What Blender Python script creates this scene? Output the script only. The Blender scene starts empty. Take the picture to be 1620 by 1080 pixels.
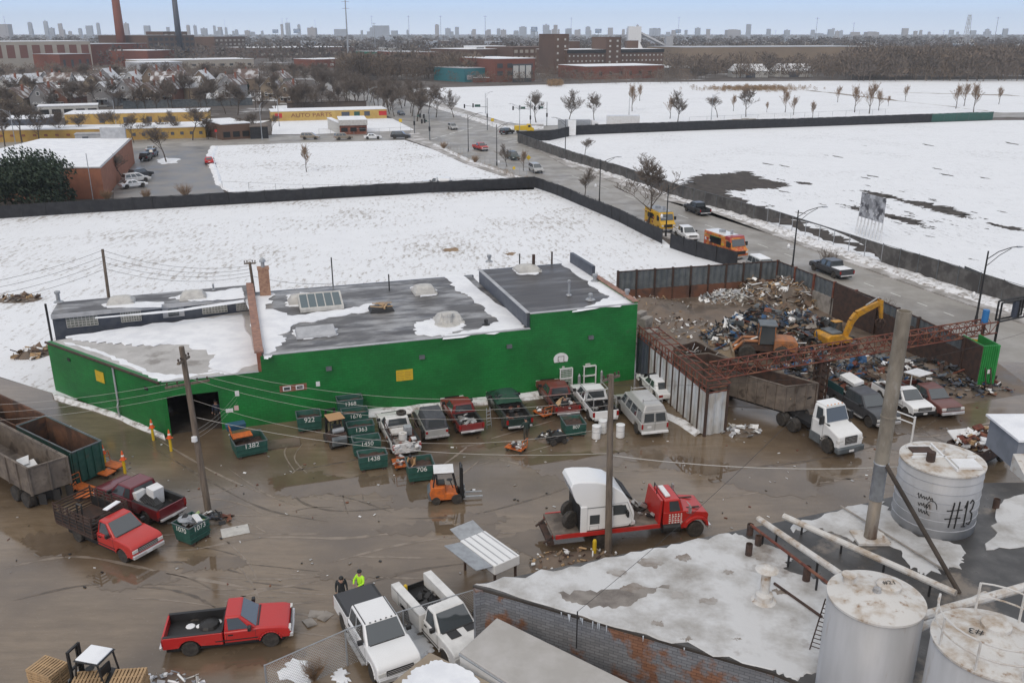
import bpy,bmesh,math,random
from mathutils import Vector as V,Matrix,noise
from mathutils.geometry import delaunay_2d_cdt
random.seed(7)
R=math.radians
sc=bpy.context.scene
COL=sc.collection
# ---------------- camera, sky, sun, exposure ----------------
CAM_H=26.6
FPX=1400.0
PITCH=math.atan(488/FPX)
cd=bpy.data.cameras.new('camera');cam=bpy.data.objects.new('camera',cd);COL.objects.link(cam)
cam.location=(0,0,CAM_H);cam.rotation_euler=(R(90)-PITCH,0,0)
cd.sensor_width=36;cd.lens=36*FPX/1620;cd.clip_end=30000;cd.clip_start=.5
sc.camera=cam
SUN_EL,SUN_AZ=R(38),R(200)
w=bpy.data.worlds.new('World');sc.world=w;w.use_nodes=True
nt=w.node_tree;nt.nodes.clear()
sky=nt.nodes.new('ShaderNodeTexSky');sky.sky_type='NISHITA';sky.sun_disc=False
sky.sun_elevation=SUN_EL;sky.sun_rotation=SUN_AZ;sky.air_density=1.0;sky.dust_density=1.2;sky.ozone_density=1.6
bgn=nt.nodes.new('ShaderNodeBackground');bgn.inputs[1].default_value=0.105
wo=nt.nodes.new('ShaderNodeOutputWorld')
# high thin overcast over the clear-sky model: pale at the horizon, blue just above it, whitish overhead
scl=nt.nodes.new('ShaderNodeMix');scl.data_type='RGBA';scl.blend_type='MIX';scl.inputs[0].default_value=.86
mul=nt.nodes.new('ShaderNodeVectorMath');mul.operation='SCALE';mul.inputs[3].default_value=1.0
nt.links.new(sky.outputs[0],mul.inputs[0]);nt.links.new(mul.outputs[0],scl.inputs[6])
wtc=nt.nodes.new('ShaderNodeTexCoord');wsp=nt.nodes.new('ShaderNodeSeparateXYZ');nt.links.new(wtc.outputs['Generated'],wsp.inputs[0])
wr=nt.nodes.new('ShaderNodeValToRGB');el=wr.color_ramp.elements
el[0].position=0;el[0].color=(.98,1.12,1.36,1);el[1].position=1;el[1].color=(.92,.91,.90,1)
for p_,c_ in((.02,(.74,.95,1.28,1)),(.042,(.44,.70,1.14,1)),(.09,(.34,.57,1.04,1)),(.14,(.47,.63,.97,1)),(.3,(.78,.82,.90,1))):
    e_=el.new(p_);e_.color=c_
nt.links.new(wsp.outputs[2],wr.inputs[0])
mu2=nt.nodes.new('ShaderNodeVectorMath');mu2.operation='SCALE';mu2.inputs[3].default_value=1/.105
nt.links.new(wr.outputs[0],mu2.inputs[0]);nt.links.new(mu2.outputs[0],scl.inputs[7])
nt.links.new(scl.outputs[2],bgn.inputs[0]);nt.links.new(bgn.outputs[0],wo.inputs[0])
ld=bpy.data.lights.new('sun','SUN');ld.energy=1.25;ld.angle=R(32);ld.color=(1,.86,.70)
sun=bpy.data.objects.new('sun',ld);COL.objects.link(sun)
sd=V((math.sin(SUN_AZ)*math.cos(SUN_EL),math.cos(SUN_AZ)*math.cos(SUN_EL),math.sin(SUN_EL)))
sun.rotation_euler=sd.to_track_quat('Z','Y').to_euler()
sc.view_settings.view_transform='Standard';sc.view_settings.look='None'
sc.view_settings.exposure=0.0;sc.view_settings.gamma=1
sc.cycles.max_bounces=5;sc.cycles.diffuse_bounces=2;sc.cycles.glossy_bounces=2;sc.cycles.volume_bounces=2
sc.cycles.transparent_max_bounces=8

# ---------------- survey of the site: photo point -> place on the ground ----------------
_c,_s=math.cos(PITCH),math.sin(PITCH)
def G(u,v,z=0.0):
    a,b=(u-810)/FPX,-(v-540)/FPX
    d=(a,_c+b*_s,-_s+b*_c)
    t=(z-CAM_H)/d[2]
    return V((d[0]*t,d[1]*t,z))
def PR(p):
    z=p[2]-CAM_H
    d=p[1]*_c-z*_s;q=p[1]*_s+z*_c
    return 810+FPX*p[0]/d,540-FPX*q/d
def HT(u,v,v2,z0=0.0):
    p=G(u,v,z0);lo,hi=z0,min(250.0,CAM_H+.9*p.y*_c/_s)
    for _ in range(50):
        m=(lo+hi)/2
        if PR((p.x,p.y,m))[1]>v2:lo=m
        else:hi=m
    return lo

# ---------------- mesh helpers ----------------
class MB:
    def __init__(s):s.v=[];s.f=[];s.m=[];s.T=None
    def add(s,vs,fs,mi=0):
        n=len(s.v)
        if s.T is not None:vs=[s.T@V(p)for p in vs]
        s.v+=[tuple(p)for p in vs];s.f+=[tuple(i+n for i in f)for f in fs];s.m+=[mi]*len(fs)
        return s
    def box(s,x0,x1,y0,y1,z0,z1,mi=0):
        return s.add([(x0,y0,z0),(x1,y0,z0),(x1,y1,z0),(x0,y1,z0),(x0,y0,z1),(x1,y0,z1),(x1,y1,z1),(x0,y1,z1)],
              [(3,2,1,0),(4,5,6,7),(0,1,5,4),(1,2,6,5),(2,3,7,6),(3,0,4,7)],mi)
    def cbox(s,c,d,rz=0,mi=0,rx=0,ry=0):
        M=Matrix.Translation(c)@Matrix.Rotation(rz,4,'Z')@Matrix.Rotation(ry,4,'Y')@Matrix.Rotation(rx,4,'X')
        a,b,e=d[0]/2,d[1]/2,d[2]/2
        vs=[M@V(p)for p in((-a,-b,-e),(a,-b,-e),(a,b,-e),(-a,b,-e),(-a,-b,e),(a,-b,e),(a,b,e),(-a,b,e))]
        return s.add(vs,[(3,2,1,0),(4,5,6,7),(0,1,5,4),(1,2,6,5),(2,3,7,6),(3,0,4,7)],mi)
    def hexa(s,b,t,mi=0): # bottom 4 and top 4 corners
        return s.add(list(b)+list(t),[(3,2,1,0),(4,5,6,7),(0,1,5,4),(1,2,6,5),(2,3,7,6),(3,0,4,7)],mi)
    def face(s,pts,mi=0):return s.add(pts,[tuple(range(len(pts)))],mi)
    def prism(s,poly,z0,z1,mi=0):
        if sum(a[0]*b[1]-b[0]*a[1]for a,b in zip(poly,list(poly[1:])+[poly[0]]))<0:poly=list(poly)[::-1]
        n=len(poly)
        vs=[(p[0],p[1],z0)for p in poly]+[(p[0],p[1],z1)for p in poly]
        fs=[tuple(range(n))[::-1],tuple(range(n,2*n))]+[(i,(i+1)%n,(i+1)%n+n,i+n)for i in range(n)]
        return s.add(vs,fs,mi)
    def blob(s,poly,z0,z1=None,k=1.0,mi=0): # ragged flat patch (or low slab when z1 is given)
        poly=[(p[0],p[1])for p in poly];n=len(poly);cx,cy=sum(p[0]for p in poly)/n,sum(p[1]for p in poly)/n
        top=[V((cx+(x-cx)*k,cy+(y-cy)*k))for x,y in poly];z=z0 if z1 is None else z1
        vs,_,fs,*_r=delaunay_2d_cdt(top,[(i,(i+1)%n)for i in range(n)],[],1,1e-5)
        s.add([(v.x,v.y,z)for v in vs],[f if(vs[f[1]]-vs[f[0]]).cross(vs[f[2]]-vs[f[0]])>0 else f[::-1]for f in fs],mi)
        if z1 is not None:s.add([(x,y,z0)for x,y in poly]+[(v.x,v.y,z1)for v in top],[(i,(i+1)%n,(i+1)%n+n,i+n)for i in range(n)],mi)
        return s
    def side(s,poly,y0,y1,mi=0): # x-z outline pulled across y
        if sum(a[0]*b[1]-b[0]*a[1]for a,b in zip(poly,list(poly[1:])+[poly[0]]))<0:poly=list(poly)[::-1]
        n=len(poly)
        vs=[(p[0],y0,p[1])for p in poly]+[(p[0],y1,p[1])for p in poly]
        fs=[tuple(range(n)),tuple(range(n,2*n))[::-1]]+[((i+1)%n,i,i+n,(i+1)%n+n)for i in range(n)]
        return s.add(vs,fs,mi)
    def tube(s,p0,p1,r0,r1=None,n=6,mi=0,cap=True):
        p0,p1=V(p0),V(p1);r1=r0 if r1 is None else r1
        d=p1-p0
        if d.length<1e-6:return s
        d.normalize();a=d.cross(V((0,0,1))if abs(d.z)<.9 else V((1,0,0))).normalized();b=d.cross(a)
        vs=[]
        for p,r in((p0,r0),(p1,r1)):
            for i in range(n):
                t=2*math.pi*i/n;vs.append(p+a*(r*math.cos(t))+b*(r*math.sin(t)))
        fs=[(i,i+n,(i+1)%n+n,(i+1)%n)for i in range(n)]
        if cap:fs+=[tuple(range(n)),tuple(range(n,2*n))[::-1]]
        return s.add(vs,fs,mi)
    def path(s,pts,r,n=5,mi=0):
        for a,b in zip(pts[:-1],pts[1:]):s.tube(a,b,r,r,n,mi)
        return s
    def lathe(s,prof,n=20,c=(0,0,0),axis='Z',mi=0): # prof = (radius, height) pairs
        vs=[];k=len(prof)
        for r,h in prof:
            for i in range(n):
                t=2*math.pi*i/n;x,y=r*math.cos(t),r*math.sin(t)
                vs.append((c[0]+x,c[1]+y,c[2]+h)if axis=='Z' else(c[0]+x,c[1]-h,c[2]+y)if axis=='Y' else(c[0]+h,c[1]+x,c[2]+y))
        fs=[(j*n+i,j*n+(i+1)%n,(j+1)*n+(i+1)%n,(j+1)*n+i)for j in range(k-1)for i in range(n)]
        if prof[0][0]>1e-4:fs.append(tuple(range(n))[::-1])
        if prof[-1][0]>1e-4:fs.append(tuple(range((k-1)*n,k*n)))
        return s.add(vs,fs,mi)
    def panel(s,q,u0,u1,v0,v1,off=.006,mi=0,th=0): # a pane lying on the quad q (bl, br, tr, tl seen from outside)
        q=[V(p)for p in q];nrm=(q[1]-q[0]).cross(q[3]-q[0]).normalized()*off
        f=lambda a,b:(q[0]*(1-a)+q[1]*a)*(1-b)+(q[3]*(1-a)+q[2]*a)*b+nrm
        return s.face([f(u0,v0),f(u1,v0),f(u1,v1),f(u0,v1)],mi)
    def zig(s,p0,p1,z0,z1,per=.3,dep=.05,mi=0): # corrugated sheet from p0 to p1
        p0,p1=V(p0),V(p1);L=(p1-p0).to_2d().length;d=(p1-p0).to_2d()/L;nn=V((-d.y,d.x))*dep
        k=max(2,int(L/per*2));vs=[]
        for i in range(k+1):
            q=p0.to_2d()+d*(L*i/k)+(nn if(i%4)in(1,2)else-nn)
            vs+=[(q.x,q.y,z0),(q.x,q.y,z1)]
        return s.add(vs,[(2*i,2*i+2,2*i+3,2*i+1)for i in range(k)],mi)
    def build(s,name,mat,parent=None,smooth=False,bev=0,loc=None):
        me=bpy.data.meshes.new(name);me.from_pydata(s.v,[],s.f)
        mats=mat if isinstance(mat,(list,tuple))else[mat]
        for m in mats:me.materials.append(m)
        if len(mats)>1:me.polygons.foreach_set('material_index',s.m)
        if smooth:me.polygons.foreach_set('use_smooth',[True]*len(s.f))
        me.update();o=bpy.data.objects.new(name,me);COL.objects.link(o)
        if bev:
            b=o.modifiers.new('edge','BEVEL');b.width=bev;b.segments=4 if bev>.06 else 2;b.limit_method='ANGLE';b.angle_limit=R(28);b.harden_normals=True
            me.polygons.foreach_set('use_smooth',[True]*len(s.f))
        if parent:o.parent=parent
        if loc:o.location=loc
        return o
def tag(o,label=None,cat=None,group=None,kind=None):
    if label:o['label']=label
    if cat:o['category']=cat
    if group:o['group']=group
    if kind:o['kind']=kind
    return o
def empty(name,loc,rz,label,cat,group=None):
    o=bpy.data.objects.new(name,None);COL.objects.link(o);o.location=loc;o.rotation_euler=(0,0,rz);o.empty_display_size=.2
    return tag(o,label,cat,group)
_kids={}
def copy_tree(o,parent=None):
    c=o.copy();COL.objects.link(c)
    if parent:c.parent=parent
    for ch in list(o.children):copy_tree(ch,c)
    return c
def struct(name,mb,mat):return tag(mb.build(name,mat),kind='structure')
def text(s,size,mat,parent,M,name='lettering',ext=.004,sx=1.0,align='CENTER'):
    cu=bpy.data.curves.new('t','FONT');cu.body=s;cu.size=size;cu.extrude=ext;cu.align_x=align;cu.align_y='CENTER'
    o=bpy.data.objects.new('t',cu);me=bpy.data.meshes.new_from_object(o);bpy.data.objects.remove(o)
    me.transform(M@Matrix.Diagonal((sx,1,1,1)));me.materials.clear();me.materials.append(mat)
    r=bpy.data.objects.new(name,me);COL.objects.link(r);r.parent=parent
    return r
def frame(o,x,y): # matrix whose local X, Y are the given directions
    x=V(x).normalized();y=V(y).normalized();z=x.cross(y).normalized();y=z.cross(x)
    return Matrix(((x.x,y.x,z.x,o[0]),(x.y,y.y,z.y,o[1]),(x.z,y.z,z.z,o[2]),(0,0,0,1)))
# ---------------- materials ----------------
def _n(nt,t,**k):
    n=nt.nodes.new(t)
    for a,b in k.items():
        if a.startswith('i_'):n.inputs[a[2:].replace('_',' ')].default_value=b
        else:setattr(n,a,b)
    return n
def mat(name,c,r=.6,m=0.0,c2=None,sc1=2.0,lo=.42,hi=.62,st=(1,1,1),rot=0,bump=0.0,bsc=None,c3=None,sc3=.3,lo3=.5,hi3=.6,r2=None,det=5,coat=0,wave=None):
    M=bpy.data.materials.new(name);M.use_nodes=True;nt=M.node_tree;L=nt.links.new
    b=nt.nodes['Principled BSDF'];b.inputs['Roughness'].default_value=r;b.inputs['Metallic'].default_value=m
    b.inputs['Coat Weight'].default_value=coat
    c=tuple(c)+(1,);b.inputs['Base Color'].default_value=c;M.diffuse_color=c
    if c2 is None and not bump and wave is None:return M
    tc=_n(nt,'ShaderNodeTexCoord');mp=_n(nt,'ShaderNodeMapping');mp.inputs['Scale'].default_value=st;mp.inputs['Rotation'].default_value=(0,0,rot)
    L(tc.outputs['Object'],mp.inputs[0])
    src=None
    def layer(base,col,s,a,z):
        no=_n(nt,'ShaderNodeTexNoise',i_Scale=s,i_Detail=det,i_Roughness=.62);L(mp.outputs[0],no.inputs['Vector'])
        mr=_n(nt,'ShaderNodeMapRange');mr.inputs[1].default_value=a;mr.inputs[2].default_value=z;L(no.outputs[0],mr.inputs[0])
        mx=_n(nt,'ShaderNodeMix',data_type='RGBA');L(mr.outputs[0],mx.inputs[0])
        if isinstance(base,tuple):mx.inputs[6].default_value=base
        else:L(base,mx.inputs[6])
        mx.inputs[7].default_value=tuple(col)+(1,)
        return mx.outputs[2],mr.outputs[0],no.outputs[0]
    out=c
    if c2 is not None:
        out,fac,src=layer(out,c2,sc1,lo,hi)
        if r2 is not None:
            mr=_n(nt,'ShaderNodeMapRange');mr.inputs[3].default_value=r;mr.inputs[4].default_value=r2;L(fac,mr.inputs[0]);L(mr.outputs[0],b.inputs['Roughness'])
    if c3 is not None:out,_,_=layer(out,c3,sc3,lo3,hi3)
    if not isinstance(out,tuple):L(out,b.inputs['Base Color'])
    if bump:
        no=_n(nt,'ShaderNodeTexNoise',i_Scale=bsc or sc1*3,i_Detail=4);L(mp.outputs[0],no.inputs['Vector'])
        bp=_n(nt,'ShaderNodeBump',i_Strength=bump,i_Distance=.05);L(no.outputs[0],bp.inputs['Height']);L(bp.outputs[0],b.inputs['Normal'])
    return M
def glass_mat(name,c=(.055,.065,.072),r=.04):
    M=mat(name,c,r,0,coat=.6);M.node_tree.nodes['Principled BSDF'].inputs['Specular IOR Level'].default_value=1.0;return M
W_={}
W_['snow']=mat('snow',(.80,.82,.85),.7,c2=(.70,.72,.76),sc1=.7,bump=.25,bsc=2.5)
W_['dirty_snow']=mat('dirty_snow',(.74,.75,.77),.75,c2=(.22,.19,.16),sc1=1.6,lo=.47,hi=.68,bump=.6,bsc=3)
W_['asphalt']=mat('asphalt',(.27,.255,.232),.6,c2=(.33,.312,.288),sc1=.25,r2=.42,c3=(.21,.196,.18),sc3=.09)
W_['lot']=mat('lot',(.22,.205,.19),.5,c2=(.12,.115,.11),sc1=.2,r2=.35)
W_['walk']=mat('walk',(.27,.255,.24),.8,c2=(.55,.54,.54),sc1=.3,lo=.45,hi=.6)
W_['soil']=mat('soil',(.035,.028,.023),.9,c2=(.065,.052,.042),sc1=.6,bump=.8,bsc=2)
W_['green']=mat('green_paint',(.012,.135,.028),.5,c2=(.018,.165,.036),sc1=.5,st=(1,1,1.5),c3=(.01,.09,.022),sc3=1.4,lo3=.6,hi3=.8,bump=.2,bsc=6)
def jointed(M,bw,rh,dark,mort=.012):
    nt=M.node_tree;L=nt.links.new;b=nt.nodes['Principled BSDF'];lk=b.inputs['Base Color'].links[0].from_socket
    br=_n(nt,'ShaderNodeTexBrick');br.inputs['Scale'].default_value=1;br.inputs['Mortar Size'].default_value=mort;br.inputs['Brick Width'].default_value=bw;br.inputs['Row Height'].default_value=rh
    mpn=_n(nt,'ShaderNodeMapping');mpn.inputs['Rotation'].default_value=(R(90),0,0);tc=_n(nt,'ShaderNodeTexCoord');L(tc.outputs['Object'],mpn.inputs[0]);L(mpn.outputs[0],br.inputs[0])
    br.inputs['Color1'].default_value=(1,1,1,1);br.inputs['Color2'].default_value=(.86,.86,.86,1);br.inputs['Mortar'].default_value=(dark,dark,dark,1)
    mm=_n(nt,'ShaderNodeMix',data_type='RGBA',blend_type='MULTIPLY');mm.inputs[0].default_value=1;L(lk,mm.inputs[6]);L(br.outputs[0],mm.inputs[7]);L(mm.outputs[2],b.inputs['Base Color'])
    return M
W_['green']=jointed(mat('green_paint',(.010,.142,.030),.5,c2=(.013,.195,.040),sc1=.35,c3=(.04,.14,.05),sc3=1.1,lo3=.62,hi3=.76,bump=.25,bsc=6,det=8),.41,.2,.72)
W_['roof_grey']=mat('roof_membrane',(.10,.098,.10),.55,c2=(.30,.295,.29),sc1=.5,st=(.4,1.15,1),rot=0,lo=.44,hi=.62,r2=.3,c3=(.065,.062,.064),sc3=.8,lo3=.50,hi3=.62,det=9)
W_['roof_dark']=mat('roof_dark',(.06,.056,.056),.5,c2=(.13,.122,.118),sc1=.5,st=(.3,1.6,1),lo=.46,hi=.66,r2=.3,c3=(.045,.042,.044),sc3=.9,det=8)
W_['roof_light']=mat('roof_slab',(.36,.36,.355),.7,c2=(.46,.46,.46),sc1=.5,c3=(.2,.185,.18),sc3=.28,lo3=.56,hi3=.66)
W_['tile']=mat('clay_tile',(.34,.19,.14),.8,c2=(.20,.12,.10),sc1=2.5,bump=.3)
W_['trim']=mat('pale_trim',(.42,.43,.45),.6,c2=(.33,.34,.36),sc1=1)
W_['slate']=mat('slate_blue_panel',(.055,.065,.09),.5,c2=(.08,.09,.11),sc1=1.5)
W_['plaster']=mat('dome_plaster',(.52,.51,.48),.55,c2=(.42,.41,.39),sc1=2)
W_['glassblock']=mat('glass_block',(.23,.24,.22),.2,c2=(.13,.14,.13),sc1=6)
W_['glass']=glass_mat('window_glass')
W_['dark']=mat('dark_void',(.012,.012,.013),.7)
W_['black']=mat('black_plastic',(.02,.02,.021),.5)
W_['rubber']=mat('tyre_rubber',(.03,.028,.026),.85,c2=(.06,.052,.045),sc1=6)
W_['steel']=mat('steel',(.46,.46,.46),.45,.45,c2=(.3,.29,.28),sc1=5)
W_['galv']=mat('galvanised',(.38,.40,.42),.5,.4,c2=(.3,.31,.33),sc1=3)
W_['chrome']=mat('chrome',(.68,.68,.69),.28,.6)
W_['white']=mat('white_paint',(.74,.75,.76),.3,c2=(.66,.66,.655),sc1=1.6,coat=.3)
W_['yellow']=mat('yellow_sign',(.62,.42,.03),.5,c2=(.55,.36,.03),sc1=4)
W_['wood']=mat('weathered_pole',(.17,.135,.105),.85,c2=(.10,.08,.065),sc1=6,st=(1,1,.1),bump=.3)
W_['rust']=mat('rust',(.16,.046,.03),.85,c2=(.085,.032,.024),sc1=3,c3=(.2,.085,.05),sc3=1.2)
W_['rust_dark']=mat('rust_dark',(.07,.04,.03),.85,c2=(.04,.028,.024),sc1=2.5)
W_['wire']=mat('wire',(.03,.03,.03),.6)
W_['pale_wire']=mat('pale_wire',(.42,.40,.37),.6)
W_['screen']=mat('fence_screen',(.018,.019,.023),.85,c2=(.03,.031,.035),sc1=1.2)
W_['screen_grey']=mat('fence_screen_grey',(.085,.08,.076),.85,c2=(.125,.12,.115),sc1=1.3,c3=(.06,.056,.054),sc3=.4)
W_['concrete']=mat('concrete',(.30,.275,.25),.85,c2=(.21,.19,.17),sc1=1.2,c3=(.13,.115,.1),sc3=.8,lo3=.55,hi3=.7)
W_['corr_grey']=mat('corrugated_grey',(.10,.115,.125),.5,.2,c2=(.15,.165,.175),sc1=1.2)
W_['corr_white']=mat('corrugated_white',(.50,.53,.56),.5,c2=(.37,.36,.34),sc1=1.0,st=(1,1,.5),c3=(.19,.12,.08),sc3=.8,lo3=.6,hi3=.75)
W_['binteal']=mat('bin_green',(.018,.075,.06),.55,c2=(.03,.1,.08),sc1=2.5,c3=(.09,.07,.05),sc3=1.1,lo3=.58,hi3=.72)
W_['rustbin']=mat('bin_inside',(.085,.045,.03),.85,c2=(.15,.075,.045),sc1=1.2,c3=(.05,.035,.03),sc3=.5)
W_['trailer_side']=mat('trailer_side',(.12,.10,.085),.75,c2=(.2,.165,.135),sc1=1.6,c3=(.07,.055,.045),sc3=.8)
W_['orange']=mat('orange_paint',(.58,.14,.02),.55,c2=(.38,.10,.03),sc1=4)
W_['cone']=mat('cone_orange',(.75,.12,.03),.5)
W_['boll']=mat('bollard_yellow',(.62,.42,.02),.6)
W_['digger']=mat('digger_yellow',(.55,.27,.02),.5,c2=(.36,.19,.04),sc1=2)
W_['loader']=mat('loader_orange',(.42,.16,.055),.6,c2=(.26,.13,.075),sc1=2.2)
W_['red']=mat('red_paint',(.50,.018,.018),.32,c2=(.44,.02,.02),sc1=1.5,coat=.3)
W_['lens']=mat('lamp_lens',(.6,.6,.58),.12)
W_['amber']=mat('amber_lens',(.7,.25,.03),.25)
W_['tail']=mat('tail_lens',(.28,.015,.015),.25)
W_['letter']=mat('white_lettering',(.72,.73,.70),.6)
W_['ink']=mat('black_lettering',(.015,.015,.015),.6)
W_['pallet']=mat('pallet_wood',(.46,.31,.17),.8,c2=(.34,.23,.13),sc1=3)
W_['brick']=mat('brick',(.23,.085,.055),.85,c2=(.17,.066,.045),sc1=.4,c3=(.28,.12,.085),sc3=1.2)
W_['tankgrey']=mat('tank_paint',(.41,.415,.43),.45,c2=(.35,.355,.365),sc1=1.2,st=(1,1,.16),c3=(.27,.225,.18),sc3=2.2,lo3=.60,hi3=.78,det=7)
W_['tanktop']=mat('tank_top',(.58,.57,.55),.7,c2=(.38,.31,.24),sc1=1.3,lo=.46,hi=.64,c3=(.24,.15,.09),sc3=2.6,lo3=.60,hi3=.72,det=8)
W_['bark']=mat('bark',(.075,.06,.05),.9)
W_['twig']=mat('twig',(.16,.13,.108),.9,c2=(.11,.09,.077),sc1=.4)
W_['twig_tan']=mat('twig_tan',(.24,.16,.10),.9)
W_['tan']=mat('tan_cloth',(.40,.24,.12),.9)
W_['skin']=mat('skin',(.42,.25,.18),.6)
W_['hivis']=mat('hivis',(.45,.85,.03),.6)
W_['cloth_dark']=mat('dark_cloth',(.025,.028,.032),.9)
W_['brass_rust']=mat('stack_steel',(.22,.185,.145),.6,.3,c2=(.30,.27,.24),sc1=.9,st=(1,1,.3),c3=(.14,.10,.075),sc3=.9)
def paint(name,c,dirt=.5,r=.33,m=0.0):
    d=tuple(x*.5+y*.5 for x,y in zip(c,(.13,.11,.09)))
    return mat(name,c,r,m,c2=tuple(x*(1-dirt*.3)+.02*dirt for x in c),sc1=1.4,c3=d,sc3=1.1,lo3=.75-.25*dirt,hi3=.95-.2*dirt,coat=.25)
# ---------------- ground cover materials ----------------
def field_mat(name,rot,lo,hi,patch,stub=(.17,.14,.11),rows=0):
    M=bpy.data.materials.new(name);M.use_nodes=True;nt=M.node_tree;L=nt.links.new
    b=nt.nodes['Principled BSDF'];b.inputs['Roughness'].default_value=.75
    tc=_n(nt,'ShaderNodeTexCoord');mp=_n(nt,'ShaderNodeMapping');mp.inputs['Rotation'].default_value=(0,0,rot);mp.inputs['Scale'].default_value=(1,.3,1)
    L(tc.outputs['Object'],mp.inputs[0])
    n1=_n(nt,'ShaderNodeTexNoise',i_Scale=1.5,i_Detail=6,i_Roughness=.7);L(mp.outputs[0],n1.inputs[0])
    n2=_n(nt,'ShaderNodeTexNoise',i_Scale=.06,i_Detail=5,i_Roughness=.6);L(tc.outputs['Object'],n2.inputs[0])
    n4=_n(nt,'ShaderNodeTexNoise',i_Scale=2.6,i_Detail=3,i_Roughness=.6);L(tc.outputs['Object'],n4.inputs[0])
    ad0=_n(nt,'ShaderNodeMath',operation='MULTIPLY_ADD');ad0.inputs[1].default_value=.5;L(n4.outputs[0],ad0.inputs[0]);L(n1.outputs[0],ad0.inputs[2])
    ad=_n(nt,'ShaderNodeMath',operation='MULTIPLY_ADD');ad.inputs[1].default_value=patch;L(n2.outputs[0],ad.inputs[0]);L(ad0.outputs[0],ad.inputs[2])
    if rows:
        wv=_n(nt,'ShaderNodeTexWave',i_Scale=rows,i_Distortion=3.5,i_Detail=2);mpw=_n(nt,'ShaderNodeMapping');mpw.inputs['Rotation'].default_value=(0,0,rot);L(tc.outputs['Object'],mpw.inputs[0]);L(mpw.outputs[0],wv.inputs[0])
        ad2=_n(nt,'ShaderNodeMath',operation='MULTIPLY_ADD');ad2.inputs[1].default_value=.05;L(wv.outputs[1],ad2.inputs[0]);L(ad.outputs[0],ad2.inputs[2]);ad=ad2;lo+=.02;hi+=.02
    mr=_n(nt,'ShaderNodeMapRange');mr.inputs[1].default_value=lo+.25+patch*.5;mr.inputs[2].default_value=hi+.25+patch*.5;L(ad.outputs[0],mr.inputs[0])
    n3=_n(nt,'ShaderNodeTexNoise',i_Scale=.35,i_Detail=4);L(tc.outputs['Object'],n3.inputs[0])
    sn=_n(nt,'ShaderNodeMix',data_type='RGBA');sn.inputs[6].default_value=(.80,.82,.85,1);sn.inputs[7].default_value=(.70,.72,.75,1);L(n3.outputs[0],sn.inputs[0])
    mx=_n(nt,'ShaderNodeMix',data_type='RGBA');L(mr.outputs[0],mx.inputs[0]);L(sn.outputs[2],mx.inputs[6]);mx.inputs[7].default_value=tuple(stub)+(1,)
    L(mx.outputs[2],b.inputs['Base Color'])
    bp=_n(nt,'ShaderNodeBump',i_Strength=.5,i_Distance=.08);L(n1.outputs[0],bp.inputs['Height']);L(bp.outputs[0],b.inputs['Normal'])
    return M
def mud_mat():
    M=bpy.data.materials.new('wet_mud');M.use_nodes=True;nt=M.node_tree;L=nt.links.new
    b=nt.nodes['Principled BSDF']
    tc=_n(nt,'ShaderNodeTexCoord');ob=tc.outputs['Object']
    mp=_n(nt,'ShaderNodeMapping');mp.inputs['Scale'].default_value=(.35,1.6,1);mp.inputs['Rotation'].default_value=(0,0,-.2);L(ob,mp.inputs[0])
    n1=_n(nt,'ShaderNodeTexNoise',i_Scale=1.1,i_Detail=10,i_Roughness=.74);L(mp.outputs[0],n1.inputs[0])
    n2=_n(nt,'ShaderNodeTexNoise',i_Scale=.13,i_Detail=4);L(ob,n2.inputs[0])
    n3=_n(nt,'ShaderNodeTexNoise',i_Scale=5,i_Detail=5,i_Roughness=.7);L(ob,n3.inputs[0])
    m1=_n(nt,'ShaderNodeMapRange');m1.inputs[1].default_value=.35;m1.inputs[2].default_value=.68;L(n1.outputs[0],m1.inputs[0])
    a=_n(nt,'ShaderNodeMix',data_type='RGBA');L(m1.outputs[0],a.inputs[0]);a.inputs[6].default_value=(.142,.104,.067,1);a.inputs[7].default_value=(.225,.169,.114,1)
    m2=_n(nt,'ShaderNodeMapRange');m2.inputs[1].default_value=.42;m2.inputs[2].default_value=.62;L(n2.outputs[0],m2.inputs[0])
    d=_n(nt,'ShaderNodeMix',data_type='RGBA');L(m2.outputs[0],d.inputs[0]);L(a.outputs[2],d.inputs[6]);d.inputs[7].default_value=(.112,.083,.058,1)
    m4=_n(nt,'ShaderNodeMapRange');m4.inputs[1].default_value=.60;m4.inputs[2].default_value=.72;m4.inputs[4].default_value=.55;L(n3.outputs[0],m4.inputs[0])
    e=_n(nt,'ShaderNodeMix',data_type='RGBA');L(m4.outputs[0],e.inputs[0]);L(d.outputs[2],e.inputs[6]);e.inputs[7].default_value=(.27,.225,.18,1)
    L(e.outputs[2],b.inputs['Base Color'])
    # puddles are smooth, churned mud is rough
    mp2=_n(nt,'ShaderNodeMapping');mp2.inputs['Scale'].default_value=(.5,1.2,1);L(ob,mp2.inputs[0])
    n5=_n(nt,'ShaderNodeTexNoise',i_Scale=.16,i_Detail=5,i_Roughness=.55);L(mp2.outputs[0],n5.inputs[0])
    mr=_n(nt,'ShaderNodeMapRange');mr.inputs[1].default_value=.38;mr.inputs[2].default_value=.60;mr.inputs[3].default_value=.05;mr.inputs[4].default_value=.27;L(n5.outputs[0],mr.inputs[0]);L(mr.outputs[0],b.inputs['Roughness'])
    st=_n(nt,'ShaderNodeMapRange');st.inputs[1].default_value=.38;st.inputs[2].default_value=.66;st.inputs[3].default_value=.04;st.inputs[4].default_value=.34;L(n5.outputs[0],st.inputs[0])
    bp=_n(nt,'ShaderNodeBump',i_Distance=.06);L(st.outputs[0],bp.inputs['Strength']);L(n1.outputs[0],bp.inputs['Height']);L(bp.outputs[0],b.inputs['Normal'])
    b.inputs['Specular IOR Level'].default_value=.8
    return M
W_['mud']=mud_mat()
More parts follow.
